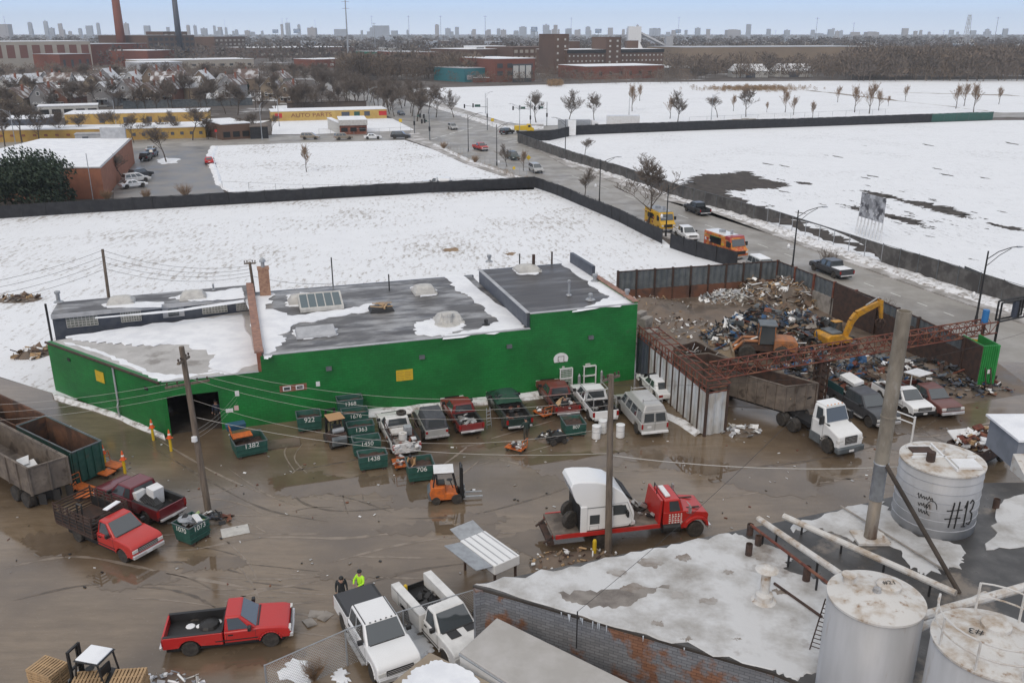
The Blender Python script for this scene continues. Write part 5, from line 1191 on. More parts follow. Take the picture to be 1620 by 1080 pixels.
# high-top van
c,rz,_=place((1008,688),(976,650),'L',.95);VN=empty('van',c,rz,'silver high-roof van with dark side windows parked by the white wall','van')
zb=1.2
pro=[(-2.95,zb),(-2.95,.5),(-2.35,.5),(-2.2,.85),(-1.5,.85),(-1.35,.45),(1.2,.45),(1.35,.85),(2.0,.85),(2.15,.5),(2.75,.5),(2.78,.95),(2.6,1.15),(1.75,1.32)]
m=MB();m.side(pro,-1.0,1.0);m.build('body',P_sil2,VN,bev=.07)
greenhouse(VN,-2.94,1.72,-2.8,.95,.97,.84,zb-.02,2.05,P_sil2,[(.05,.23),(.27,.5),(.54,.72),(.78,.94)],rear=False)
m=MB();m.hexa([(-2.78,-.84,2.0),(.85,-.84,2.0),(.85,.84,2.0),(-2.78,.84,2.0)],[(-2.65,-.66,2.42),(.25,-.66,2.38),(.25,.66,2.38),(-2.65,.66,2.42)]);m.build('high_roof',P_sil2,VN,bev=.1)
for s_ in(-1,1):
    q=[(-2.94,.97,zb-.02),(-2.94,-.97,zb-.02),(-2.8,-.84,2.05),(-2.8,.84,2.05)];m=MB();f=(.08,.46)if s_>0 else(.54,.92);m.panel(q,f[0],f[1],.12,.8,.015);m.build('rear_window',W_['glass'],VN)
    for x in(1.68,-1.85):wheel(VN,x,s_*.86,.37,.24,'steel')
    m=MB();m.box(-2.99,-2.94,min(s_*.86,s_*.98),max(s_*.86,s_*.98),.8,1.15);m.build('tail_light',W_['tail'],VN)
    m=MB();m.box(1.3,1.45,min(s_*1.0,s_*1.24),max(s_*1.0,s_*1.24),1.28,1.5);m.build('mirror',W_['black'],VN,bev=.03)
m=MB();m.box(-3.1,-2.94,-.98,.98,.45,.62);m.build('rear_bumper',W_['white'],VN,bev=.03)
m=MB();m.box(-2.96,-2.945,.25,.55,.85,1.0);m.build('licence_plate',W_['white'],VN)
m=MB();m.box(-2.965,-2.952,-.006,.006,.6,1.9);m.build('door_seam',W_['black'],VN)
front_end(VN,2.78,1.0,.46,.72,'black','steel')
m=MB()
for x in(-2.3,.1):m.tube((x,-.7,2.42),(x,-.7,2.75),.03);m.tube((x,.7,2.42),(x,.7,2.75),.03);m.tube((x,-.7,2.62),(x,.7,2.62),.03)
m.build('roof_rack',W_['steel'],VN)
# snow-covered car behind the van
def car(label,pl,pm,kind='sedan',group=None,snow=False,scale=1.0,name='car',cat='car'):
    c,rz,_=pl;root=empty(name,c,rz,label,cat,group);root.scale=(scale,)*3
    L2,w,r={'sedan':(2.35,.9,.33),'suv':(2.4,.95,.38),'minivan':(2.5,.97,.35)}[kind]
    fx,rx=1.4,-1.4;zb={'sedan':.92,'suv':1.08,'minivan':1.02}[kind];zt={'sedan':1.42,'suv':1.75,'minivan':1.72}[kind]
    pro=[(-L2,zb-.05),(-L2,.45)]
    def ar(cx):return[(cx-.42,.36),(cx-.36,.58),(cx-.2,.74),(cx,.79),(cx+.2,.74),(cx+.36,.58),(cx+.42,.36)]
    pro+=ar(rx)+ar(fx)+[(L2,.4),(L2+.02,.65),(L2-.12,zb-.2),(1.05 if kind!='minivan' else 1.5,zb+.03),(-1.5,zb+.02)]
    m=MB();m.side(pro,-w,w);m.build('body',pm,root,bev=.08)
    g={'sedan':(-1.75,1.1,-1.15,.3),'suv':(-2.33,1.1,-2.1,.35),'minivan':(-2.43,1.55,-2.2,.45)}[kind]
    sd={'sedan':[(.18,.46),(.50,.84)],'suv':[(.05,.27),(.31,.56),(.60,.88)],'minivan':[(.05,.3),(.34,.58),(.62,.88)]}[kind]
    greenhouse(root,g[0],g[1],g[2],g[3],w-.05,w-.22,zb-.03,zt,pm,sd)
    for s_ in(-1,1):
        for x in(fx,rx):wheel(root,x,s_*(w-.13),r,.22,'steel')
        m=MB();m.box(L2-.15,L2+.025,min(s_*w*.6,s_*w*.96),max(s_*w*.6,s_*w*.96),.62,.76);m.build('headlight',W_['lens'],root)
        m=MB();m.box(-L2-.015,-L2+.1,min(s_*w*.6,s_*w*.96),max(s_*w*.6,s_*w*.96),zb-.3,zb-.12);m.build('tail_light',W_['tail'],root)
    m=MB();m.box(L2-.02,L2+.03,-w*.5,w*.5,.45,.62);m.build('grille',W_['black'],root)
    m=MB();m.box(-L2-.02,-L2,-.2,.2,.6,.72);m.build('licence_plate',W_['white'],root)
    if snow:
        m=MB();m.hexa([(g[2],-.66,zt),(g[3],-.66,zt),(g[3],.66,zt),(g[2],.66,zt)],[(g[2]+.1,-.6,zt+.07),(g[3]-.1,-.6,zt+.07),(g[3]-.1,.6,zt+.07),(g[2]+.1,.6,zt+.07)]);m.build('snow_cap',W_['snow'],root)
    return root
SC=car('white car half buried in snow between the van and the wall',place((1042,640),(1008,606),'L',.8),P_white,'sedan',snow=True)
m=MB();vs=[]
for i in range(9):
    for j in range(9):
        x,y=-.2+1.2*i/8,-.2+1.0*j/8;vs.append((x,y,1.0+.5*math.sin(math.pi*i/8)**.6+.04*noise.noise(V((x*4,y*4,0)))))
m.add(vs,[(i*9+j,(i+1)*9+j,(i+1)*9+j+1,i*9+j+1)for i in range(8)for j in range(8)]);loose('tarpaulin',m,'black',mw(SC),'black sheet thrown over the snowed-in white car','tarpaulin')
# three pickups on the right, noses towards us
Q1,D_=pickup('dark grey crew cab pickup with a raised bed load beside the semi tractor',place((1318,640),(1378,678),'R',.9),P_grey,'crew',L=6.1,w=1.0,r=.42,zb=1.22,zt=1.92)
m=MB()
for y in(-.95,.95):m.box(D_['xr'],D_['xb']-.1,y-.03,y+.03,1.23,1.75)
m.build('side_boards',mat('teal_boards',(.012,.05,.055),.6),Q1)
m=MB();m.cbox((D_['xr']+1.1,.25,2.05),(1.6,.9,.28),.1,0,.15,.1);loose('panel',m,'white',mw(Q1),'white slab tipped over the dark grey pickup load','panel',bev=.02)
m=MB();junk(m,D_['xr']+.1,D_['xb']-.3,-.6,.6,.9,30,16,(.2,.8),.05,.8);loose('scrap_load',m,[W_['dark'],W_['black'],W_['rust_dark'],W_['steel'],W_['rust']],mw(Q1),'dark scrap heaped in the dark grey pickup','scrap')['kind']='stuff'
for s_ in(-1,1):m=MB();m.box(D_['xb'],D_['ws'],min(s_*1.0,s_*1.16),max(s_*1.0,s_*1.16),.44,.5);m.build('running_board',W_['steel'],Q1)
Q2,D_=pickup('small white pickup parked between a dark pickup and a brown one',place((1388,630),(1437,661),'R',.8),P_white,'reg',L=5.0,w=.9,zb=1.05,zt=1.68,r=.35,grille='black',bumper='black')
m=MB();m.tube((-1.5,-.7,1.5),(.6,-.75,1.75),.12,.12,8);loose('pipe',m,'white',mw(Q2),'long white pipe along the side of the small white pickup','pipe')
m=MB();junk(m,D_['xr']+.1,D_['xb']-.3,-.5,.5,.72,20,17,(.2,.7));loose('scrap_load',m,[W_['dark'],W_['black'],W_['rust_dark'],W_['steel'],W_['rust']],mw(Q2),'dark scrap in the small white pickup bed','scrap')['kind']='stuff'
Q3,D_=pickup('brown-red pickup with chrome bumper, nearest the green gate',place((1428,628),(1481,661),'R',.85),P_choc,'ext',L=5.3,w=.93,zb=1.06,zt=1.66,r=.37)
m=MB();m.cbox((D_['xr']+.9,.1,2.0),(1.6,1.3,.06),.15,0,.1,-.12);m.cbox((D_['xr']+.9,-.4,1.5),(.06,.06,1.0));loose('panel',m,'white',mw(Q3),'flat white panel propped above the brown-red pickup bed','panel')
# white canopy with open side doors lying by the brick wall corner
c=G(800,925,0);CN=empty('truck_canopy',G(775,912,0),R(-52),'white ribbed truck canopy with both side doors open, by the brick wall corner','canopy')
m=MB();m.box(-1.5,1.5,-.8,.8,1.2,1.75);m.build('body',P_white,CN,bev=.05)
m=MB()
for i in range(4):m.box(-1.45,1.45,-.62+i*.4,-.56+i*.4,1.75,1.775)
m.build('ribs',W_['trim'],CN)
for s_ in(-1,):m=MB();m.hexa([(-1.4,-.82,1.66),(1.4,-.82,1.66),(1.4,-1.85,1.85),(-1.4,-1.85,1.85)],[(-1.4,-.82,1.70),(1.4,-.82,1.70),(1.4,-1.85,1.89),(-1.4,-1.85,1.89)]);m.build('side_door',W_['galv'],CN)
m=MB();m.hexa([(-1.52,-.75,1.68),(-1.52,.75,1.68),(-2.5,.75,1.88),(-2.5,-.75,1.88)],[(-1.52,-.75,1.72),(-1.52,.75,1.72),(-2.5,.75,1.92),(-2.5,-.75,1.92)]);m.build('rear_door',W_['galv'],CN)
m=MB()
for x in(-1.3,1.3):
    for y in(-.65,.65):m.box(x-.05,x+.05,y-.05,y+.05,0,1.2)
m.box(-1.35,1.35,-.7,-.6,1.1,1.195);m.box(-1.35,1.35,.6,.7,1.1,1.195);m.box(-1.3,-1.2,-.65,.65,.5,.6);m.build('trestle',W_['rust_dark'],CN)
# box truck bodies at the bottom edge
def box_body(pts,z1,z0,label,mroof,mside,name='box_trailer',rz=0):
    q=[G(u,v,z1)for u,v in pts];o=V((q[0].x,q[0].y,0));root=empty(name,o,0,label,'trailer')
    m=MB();m.prism([(p.x-o.x,p.y-o.y)for p in q],z0,z1-.12);m.build('body',W_[mside],root,bev=.02)
    m=MB();m.prism([((p.x-o.x),(p.y-o.y))for p in q],z1-.115,z1);m.build('roof',mroof,root,bev=.05)
    e=MB()
    for a,b in zip(q,q[1:]+q[:1]):a,b=a-o,b-o;e.tube((a.x,a.y,z1-.14),(b.x,b.y,z1-.14),.05,.05,5)
    e.build('edge_rail',W_['galv'],root)
    mid=sum(((p-o)for p in q),V((0,0,0)))/len(q);m=MB();m.box(mid.x-.9,mid.x+.9,mid.y-.9,mid.y+.9,0,z0-.01);m.build('undercarriage',W_['dark'],root)
    return root,q
box_body([(727,1030),(786,976),(1035,1098),(1010,1180),(960,1180)],3.6,1.0,'pale grey box trailer parked along the peeling brick wall',mat('trailer_roof',(.36,.345,.325),.6,c2=(.43,.415,.40),sc1=.6),'white')
br,q=box_body([(612,1085),(680,1030),(790,1085),(760,1180),(640,1180)],3.4,1.0,'box trailer with a tan roof half covered in snow at the bottom edge',mat('tan_roof',(.26,.21,.155),.7,c2=(.3,.25,.19),sc1=1),'white')
drift('roof_snow',[(636,1075),(668,1052),(690,1044),(722,1050),(760,1078),(750,1140),(650,1120)],3.395,.2,91).name='snow_patch'
tag(bpy.data.objects['snow_patch.001']if 'snow_patch.001' in bpy.data.objects else bpy.data.objects['snow_patch'],'scalloped snow lying on the tan box trailer roof','snow')
# ---------------- green scrap bins with painted numbers ----------------
wall_rz=math.atan2(dF.y,dF.x)
def bin_(label,num,pos,rz,w=1.75,d=1.25,h=1.15,num2=None,fill='rust_dark',lvl=.7,size=.5):
    t=empty('scrap_bin',pos,rz,label,'bin','numbered green bins')
    m=MB();b=.14;th=.05;z0=.14
    B_=[(-w/2,0,z0),(w/2,0,z0),(w/2,d-.2,z0),(-w/2,d-.2,z0)];T_=[(-w/2-.04,-.03,h),(w/2+.04,-.03,h),(w/2+.04,d,h),(-w/2-.04,d,h)]
    Bi=[(-w/2+th,th,z0+th),(w/2-th,th,z0+th),(w/2-th,d-.2-th,z0+th),(-w/2+th,d-.2-th,z0+th)];Ti=[(-w/2+.02,.03,h),(w/2-.02,.03,h),(w/2-.02,d-.06,h),(-w/2+.02,d-.06,h)]
    vs=B_+T_+Bi+Ti;fs=[(3,2,1,0)]+[(i,(i+1)%4,(i+1)%4+4,i+4)for i in range(4)]+[(i+4,(i+1)%4+4,(i+1)%4+12,i+12)for i in range(4)]+[(i+12,(i+1)%4+12,(i+1)%4+8,i+8)for i in range(4)]+[(8,9,10,11)]
    m.add(vs,fs);m.build('body',W_['binteal'],t)
    m=MB()
    for z in(.36,.66):m.box(-w/2-.03,w/2+.03,-.075,-.02,z*h-.03,z*h+.03)
    m.build('rib',W_['binteal'],t)
    m=MB();m.path([(-w/2-.04,-.03,h),(w/2+.04,-.03,h),(w/2+.04,d,h),(-w/2-.04,d,h),(-w/2-.04,-.03,h)],.035,5);m.build('rim',W_['corr_grey'],t)
    m=MB();m.box(-w/2+.1,-w/2+.3,-.04,d-.2,0,z0);m.box(w/2-.3,w/2-.1,-.04,d-.2,0,z0);m.build('skid',W_['rust_dark'],t)
    m=MB();rnd=random.Random(int(num));K=6
    vs=[(-w/2+.06+(w-.12)*i/K,.06+(d-.2)*j/K,h*lvl+rnd.uniform(-.06,.08))for i in range(K+1)for j in range(K+1)]
    m.add(vs,[(i*(K+1)+j,(i+1)*(K+1)+j,(i+1)*(K+1)+j+1,i*(K+1)+j+1)for i in range(K)for j in range(K)]);m.build('contents',W_[fill],t)
    text(num,size,W_['letter'],t,Matrix.Translation((0,-.062,h*.82))@Matrix.Rotation(R(90),4,'X'),'number',.003,1.0)
    if num2:text(num2,size,W_['letter'],t,Matrix.Translation((-w/2-.052,d*.45,h*.8))@Matrix.Rotation(-R(90),4,'Z')@Matrix.Rotation(R(90),4,'X'),'number',.003)
    return t
a,b=G(592,744),G(556,664)
for i,n in enumerate(['1438','1450','1363','1676','1368']):
    bin_('green bin painted '+n+(' at the near end of the row of five' if i==0 else ' in the row of five running to the wall'),n,a.lerp(b,i/4),wall_rz,d=1.0,h=1.05+.13*i,size=.42,fill='rustbin' if i%2 else 'rust_dark',lvl=.6 if i in(1,)else .8)
bin_('green bin painted 922 standing alone by the wall','922',G(491,683),wall_rz,1.6,1.3)
bin_('green bin painted 706 behind the orange forklift, man standing at it','706',G(668,763),wall_rz-.05,1.6,1.5,lvl=.75,size=.45)
bin_('wide low green bin painted 1382 beside the garage opening','1382',G(400,722),.5,2.0,1.9,1.0,lvl=.6)
BN=bin_('green bin painted 1073 and 1070 at the foot of the wooden pole','1073',G(318,856),1.05,1.35,1.35,1.15,num2='1070',lvl=.75,size=.42)
bin_('green bin painted 807 behind the rusty red pickup','807',G(911,691),wall_rz-.1,1.4,1.6,.95,lvl=.75,size=.35)
m=MB();junk(m,-.5,.5,.1,1.1,1.0,10,3,(.2,.6));m.lathe([(.42,0),(.40,.06),(.01,.08)],14,(-.2,.8,1.28));loose('scrap_load',m,[W_['galv'],W_['white'],W_['steel'],W_['black'],mat('pale_green',(.4,.5,.2),.5)],mw(BN),'bright offcuts and a pale green disc in the 1073 bin','scrap')['kind']='stuff'
m=MB();junk(m,-.7,.7,.3,1.6,.75,16,4,(.2,.6));q=bpy.data.objects
def cart(label,px,rz,w=.8,l=1.3,load=None):
    t=empty('hand_cart',G(*px),rz,label,'cart','orange flatbed carts')
    m=MB();m.box(-l/2,l/2,-w/2,w/2,.26,.32);m.build('deck',W_['orange'],t)
    m=MB();m.path([(-l/2,-w/2+.05,.3),(-l/2-.08,-w/2+.05,1.0),(-l/2-.08,w/2-.05,1.0),(-l/2,w/2-.05,.3)],.025,6);m.path([(-l/2-.05,-w/2+.05,.7),(-l/2-.05,w/2-.05,.7)],.02,5);m.build('handle',W_['orange'],t)
    for x in(-l/2+.15,l/2-.15):
        for y in(-w/2+.1,w/2-.1):m=MB();m.lathe([(.03,-.04),(.12,-.04),(.12,.04),(.03,.04)],10,(x,y,.13),'Y');m.build('wheel',W_['rubber'],t)
    if load:
        m=MB();junk(m,-l*.35,l*.4,-w*.35,w*.35,.36,load,int(px[0]),(.15,.5),.04,.2);loose('scrap_load',m,JM,mw(t),'small heap of bright metal on '+label.split(',')[0],'scrap')['kind']='stuff'
    return t
cart('orange cart loaded with metal in the open yard, below the green pickup',(816,713),2.6,load=22)
cart('orange cart with pale tubes, beside bin 706',(632,738),1.9,load=14)
cart('yellow-orange cart upright beside the black-green pickup',(858,658),2.2,load=12)
cart('rusty orange cart nearest the dump trailer, handle to the left',(133,777),-.5)
cart('rusty orange cart overlapping another, in front of the red stake truck',(140,788),.1)
cart('rusty orange cart in the middle between trailer and cones',(165,752),-.4)
cart('worn pale-decked cart beside a cone-topped bollard',(181,741),-.4)
ct=cart('orange cart standing in the 1382 bin with a blue tub',(385,712),.5);ct.location.z=.85
m=MB();m.hexa([(-.6,-.3,1.2),(.6,-.3,1.2),(.6,.3,1.2),(-.6,.3,1.2)],[(-.65,-.35,1.6),(.65,-.35,1.6),(.65,.35,1.6),(-.65,.35,1.6)]);o=loose('tub',m,mat('blue_tub',(.02,.08,.14),.5),Matrix.Translation(G(376,703))@Matrix.Rotation(.5,4,'Z'),'dark blue tub on top of the bin beside the garage opening','tub',bev=.03)
# cones on yellow posts
for i,(u,v,lb)in enumerate([(243,696,'yellow post topped with a cone at the corner of the slanting wall'),(271,713,'yellow post topped with a cone in front of the garage opening'),(167,738,'yellow post topped with a cone behind the green container'),(198,748,'yellow post topped with a cone beside the worn cart')]):
    t=empty('bollard',G(u,v),0,lb,'bollard','cone topped bollards');m=MB();m.tube((0,0,0),(0,0,1.0),.09,.09,12);m.build('post',W_['boll'],t)
    k=empty('traffic_cone',G(u,v)+V((0,0,.95)),i,'orange cone with a white collar set on the '+['post at the slanting wall corner','post before the garage opening','post behind the green container','post beside the worn cart'][i],'cone','cones on bollards')
    m=MB();m.box(-.17,.17,-.17,.17,0,.03);m.lathe([(.14,.03),(.035,.62),(.01,.63)],14);m.build('body',W_['cone'],k)
    m=MB();m.lathe([(.105,.25),(.079,.37)],14);m.build('collar',W_['letter'],k)
bo=MB();bo.lathe([(.11,0),(.11,1.0),(.08,1.08),(.01,1.1)],12,G(940,881));tag(bo.build('bollard',W_['boll']),'plain yellow bollard beside the wooden pole at the snowy roof','bollard')
# ---------------- long open trailer, containers ----------------
def open_box(root,q4,z0,z1,th,mo,mi,ribs=0,names=('side_wall','end_wall')):
    """q4: four corners (root space) of the top rim, in order"""
    q=[V((p.x,p.y,0))for p in q4];c=sum(q,V((0,0,0)))/4
    for i in range(4):
        a,b=q[i],q[(i+1)%4];d=(b-a).normalized();n=V((-d.y,d.x,0));n=n if(c-a).dot(n)>0 else-n
        m=MB();m.hexa([a+V((0,0,z0)),b+V((0,0,z0)),b+n*th+V((0,0,z0)),a+n*th+V((0,0,z0))]if n.cross(d).z<0 else[b+V((0,0,z0)),a+V((0,0,z0)),a+n*th+V((0,0,z0)),b+n*th+V((0,0,z0))],[a+V((0,0,z1)),b+V((0,0,z1)),b+n*th+V((0,0,z1)),a+n*th+V((0,0,z1))]if n.cross(d).z<0 else[b+V((0,0,z1)),a+V((0,0,z1)),a+n*th+V((0,0,z1)),b+n*th+V((0,0,z1))])
        wl=m.build(names[i%2],W_[mo],root)
        m=MB();m.face([a+n*(th+.006)+V((0,0,z0+.1)),b+n*(th+.006)+V((0,0,z0+.1)),b+n*(th+.006)+V((0,0,z1-.02)),a+n*(th+.006)+V((0,0,z1-.02))]);m.build('inner_face',W_[mi],wl)
        if ribs:
            m=MB();L=(b-a).length;k=max(2,int(L/ribs))
            for j in range(k+1):m=MB();p=a+d*(L*j/k)-n*.04;m.tube(p+V((0,0,z0)),p+V((0,0,z1)),.06,.06,4);m.build('rib',W_[mo],wl)
    m=MB();m.face([p+V((0,0,z0+.15))for p in q]);m.build('floor',W_[mi],root)
    m=MB();m.path([p+V((0,0,z1))for p in q+q[:1]],.06,5);m.build('top_rail',W_[mo if mo!='binteal' else 'corr_grey'],root)
ZD=3.0
p0,p1=G(43,741,ZD),G(105,722,ZD);dd=(G(0,668,ZD)-p1);dd.z=0;dd.normalize();LD=10.5
DT=empty('dump_trailer',V((p0.x,p0.y,0)),0,'long dirty grey dump trailer with open top at the left edge','trailer');o=V((p0.x,p0.y,0))
open_box(DT,[p1-o+dd*LD,p1-o,p0-o,p0-o+dd*LD],1.25,ZD,.1,'trailer_side','trailer_side',1.3)
x=(p0-p1).normalized()
for k in range(2):
    for s_ in(0.22,.86):
        wv=(p1-o).lerp(p0-o,s_)+dd*(1.3+k*1.3);wh=wheel(DT,wv.x,wv.y,.5,.5,'trailer_side');wh.rotation_euler=(0,0,math.atan2(dd.y,dd.x))
m=MB();c_=((p0+p1)/2-o)+dd*2;c_.z=0;x.z=0;m.hexa([c_-dd*1.9+x*.5+V((0,0,.7)),c_+dd*6+x*.5+V((0,0,.7)),c_+dd*6-x*.5+V((0,0,.7)),c_-dd*1.9-x*.5+V((0,0,.7))],[c_-dd*1.9+x*.5+V((0,0,1.22)),c_+dd*6+x*.5+V((0,0,1.22)),c_+dd*6-x*.5+V((0,0,1.22)),c_-dd*1.9-x*.5+V((0,0,1.22))]);m.build('chassis',W_['dark'],DT)
for f in(.08,.42,.78):m=MB();p=(p1-o).lerp(p0-o,f)-dd*.04;m.box(p.x-.22,p.x+.22,p.y-.02,p.y+.02,.5,1.2);m.build('mud_flap',W_['black'],DT)
m=MB()
for k in range(5):m.cbox(((p0+p1)/2+dd*(1.2+k*.5)).to_tuple()[:2]+(1.7+.1*k,),(1.0,.7,.05),k*1.3,0,.25*(-1)**k,.1)
tag(m.build('scrap_load',W_['white']),'white metal sheets lying in the long dump trailer','scrap',kind='stuff')
ZC=2.3
q0,q1=G(113,716,ZC),G(160,697,ZC);de=G(72,657,ZC)-q1;de.z=0;Lc=de.length;de.normalize()
for i,(lb,mo)in enumerate([('green open-topped container with a rusty inside, behind the dump trailer','binteal'),('rust-brown open container behind the green one at the left edge','rustbin')]):
    a0,a1=q0+de*(Lc+.15)*i,q1+de*(Lc+.15)*i;o=V((a1.x,a1.y,0));t=empty('container',o,0,lb,'container')
    open_box(t,[a1-o,a0-o,a0-o+de*Lc,a1-o+de*Lc],.15,ZC,.08,mo,'rustbin',0)
    if i==0:
        m=MB();e=(a0-a1).normalized()
        for k in range(5):p=a1-o+e*(.15+k*.5)-de*.05;p.z=0;m.tube(p+V((0,0,.15)),p+V((0,0,ZC)),.05,.05,4)
        m.build('ribs',W_['binteal'],t)
m=MB();junk(m,0,1.6,0,3.0,.6,40,44,(.2,.8));loose('scrap_load',m,[W_['steel'],W_['white'],W_['dark'],W_['rust'],W_['pallet']],Matrix.Translation(G(96,705,0))@Matrix.Rotation(math.atan2(de.y,de.x)+R(-90),4,'Z')@Matrix.Translation((-.6,.5,0)),'wood and metal rubbish inside the green open container','scrap')['kind']='stuff'
# ---------------- white semi tractor with a roll-off box ----------------
P_semi=paint('semi_white',(.76,.77,.77),.15)
pl=place((1243,678),(1306,716),'R',1.05)
SM=empty('semi_truck',pl[0],pl[1],'white day-cab semi tractor with dark bumper at the scrapyard entrance','truck')
wb=pl[2];fx,rx=wb/2,-wb/2
m=MB();m.side([(fx-1.75,.55),(fx-.62,.55),(fx-.55,.9),(fx-.3,1.12),(fx,1.18),(fx+.3,1.12),(fx+.55,.9),(fx+.62,.62),(fx+1.0,.62),(fx+1.05,1.1),(fx+.98,1.55),(fx-.35,1.95),(fx-1.75,1.98)],-1.02,1.02);m.build('body',P_semi,SM,bev=.12)
greenhouse(SM,fx-1.75,fx-.35,fx-1.72,fx-.75,1.0,.86,1.95,2.95,P_semi,[(.30,.82)],rear=False)
m=MB();m.box(fx-1.8,fx-.75,-.75,.75,2.92,3.05);m.build('roof_fairing',P_semi,SM,bev=.06)
m=MB()
for i in range(5):m.box(fx-.85,fx-.78,-.6+i*.3-.04,-.6+i*.3+.04,3.04,3.08)
m.build('roof_lights',W_['amber'],SM)
m=MB();m.box(fx+.98,fx+1.08,-.5,.5,.95,1.5);m.build('grille',W_['black'],SM,bev=.03)
m=MB()
for i in range(5):m.box(fx+1.08,fx+1.095,-.48,.48,1.0+i*.1,1.03+i*.1)
m.build('grille_bars',W_['steel'],SM)
m=MB();m.box(fx+.75,fx+1.2,-1.1,1.1,.35,.78);m.build('bumper',W_['corr_grey'],SM,bev=.1)
m=MB();m.box(fx+1.2,fx+1.21,-.2,.2,.45,.6);m.build('licence_plate',W_['white'],SM)
for s_ in(-1,1):
    m=MB();m.box(fx+.75,fx+1.04,min(s_*.62,s_*1.03),max(s_*.62,s_*1.03),1.05,1.28);m.build('headlight',W_['lens'],SM,bev=.04)
    m=MB();m.box(fx-.6,fx-.45,min(s_*1.05,s_*1.4),max(s_*1.05,s_*1.4),1.9,2.5);m.build('mirror',W_['black'],SM,bev=.04)
    m=MB();m.box(fx-1.75,fx-.7,min(s_*.95,s_*1.06),max(s_*.95,s_*1.06),.35,1.0);m.build('side_skirt',W_['corr_grey'],SM,bev=.04)
    m=MB();m.box(fx-.9,fx-.1,s_*.9-.06,s_*.9+.06,1.9,1.95);m.build('hood_vent',W_['black'],SM)
    wheel(SM,fx,s_*.95,.5,.3,'white')
    for k in(0,1):wheel(SM,rx-.05-k*1.15+.6,s_*.85,.5,.55,'galv')
m=MB();m.box(rx-1.4,fx,-.45,.45,.7,1.0);m.build('chassis',W_['dark'],SM)
seams(SM,[fx-1.6,fx-.55],1.025,.7,2.0)
zt_=3.1
e0,e1=G(1244,611,zt_),G(1294,606,zt_);ed=G(1152,585,zt_)-e0;ed.z=0;ed.normalize();o=V((e0.x,e0.y,0))
RB=empty('container',o,0,'long brown ribbed roll-off container on the white semi tractor','container')
Lr=9.0;open_box(RB,[e0-o,e1-o,e1-o+ed*Lr,e0-o+ed*Lr],1.15,zt_,.08,'trailer_side','rust_dark',.75,('end_wall','side_wall'))
m=MB();e_=(e1-e0).normalized();c_=(e1-e0)/2
m.hexa([c_-e_*.5+V((0,0,.75)),c_+e_*.5+V((0,0,.75)),c_+e_*.5+ed*Lr+V((0,0,.75)),c_-e_*.5+ed*Lr+V((0,0,.75))],[c_-e_*.5+V((0,0,1.14)),c_+e_*.5+V((0,0,1.14)),c_+e_*.5+ed*Lr+V((0,0,1.14)),c_-e_*.5+ed*Lr+V((0,0,1.14))]);m.build('chassis',W_['dark'],RB)
for k in(0,1):
    for f in(.1,.9):wv=(e1-e0)*f+ed*(Lr-1.2-k*1.2);wh=wheel(RB,wv.x,wv.y,.5,.5,'galv');wh.rotation_euler=(0,0,math.atan2(ed.y,ed.x))
mm_=MB();m=MB();junk(m,-.8,.8,-3,3,1.9,26,51,(.3,.9));loose('scrap_load',m,[W_['dark'],W_['black'],W_['rust_dark'],W_['white'],W_['pallet']],Matrix.Translation(o+c_+ed*2.6)@Matrix.Rotation(math.atan2(ed.y,ed.x)+R(90),4,'Z'),'dark rubbish bags in the brown roll-off container','scrap')['kind']='stuff'
# second container by the loader
zt_=1.6
e0,e1=G(1067,548,zt_),G(1101,539,zt_);ed=G(1159,570,zt_)-e1;ed.z=0;ed.normalize();o=V((e0.x,e0.y,0))
C2=empty('container',o,0,'open dark container of scrap tubes beside the wheel loader','container')
open_box(C2,[e0-o,e1-o,e1-o+ed*6,e0-o+ed*6],.1,zt_,.08,'trailer_side','rust_dark',.9)
m=MB();rnd=random.Random(3)
for i in range(45):
    a=V((rnd.uniform(-1,1),rnd.uniform(-2.2,2.2),.9+rnd.random()*.6));m.tube(a,a+V((rnd.uniform(-.6,.6),rnd.uniform(-.6,.6),rnd.uniform(-.1,.35))),.03,.03,4)
loose('scrap_load',m,'steel',Matrix.Translation(o+(e1-e0)/2+ed*2.6)@Matrix.Rotation(math.atan2(ed.y,ed.x)+R(90),4,'Z'),'bright bent tubes in the open container beside the loader','scrap')['kind']='stuff'
# ---------------- red tow truck carrying a white sleeper cab ----------------
pl=place((953,866),(1100,849),'R',1.05);wb=pl[2];fx,rx=wb/2,-wb/2
TT=empty('flatbed_truck',pl[0],pl[1],'red flatbed tow truck carrying a white sleeper cab','truck')
P_tow=paint('tow_red',(.46,.022,.018),.3);P_slp=paint('sleeper_white',(.78,.79,.80),.08)
m=MB();m.side([(fx-1.95,.6),(fx-.68,.6),(fx-.55,.92),(fx-.3,1.12),(fx,1.2),(fx+.32,1.12),(fx+.55,.9),(fx+.6,.62),(fx+.68,.62),(fx+.72,1.35),(fx+.62,1.48),(fx-.75,1.7),(fx-1.95,1.7)],-.98,.98);m.build('body',P_tow,TT,bev=.09)
greenhouse(TT,fx-1.95,fx-.75,fx-1.9,fx-.98,.97,.88,1.66,2.42,P_tow,[(.3,.84)],rear=True)
m=MB();m.box(fx-1.75,fx-1.45,-.6,.6,2.44,2.56);m.build('light_bar',W_['white'],TT,bev=.03)
m=MB();m.box(fx-.55,fx+.3,-.62,-.5,1.62,1.655);m.box(fx-.55,fx+.3,.5,.62,1.62,1.655);m.build('hood_stripes',W_['rust_dark'],TT)
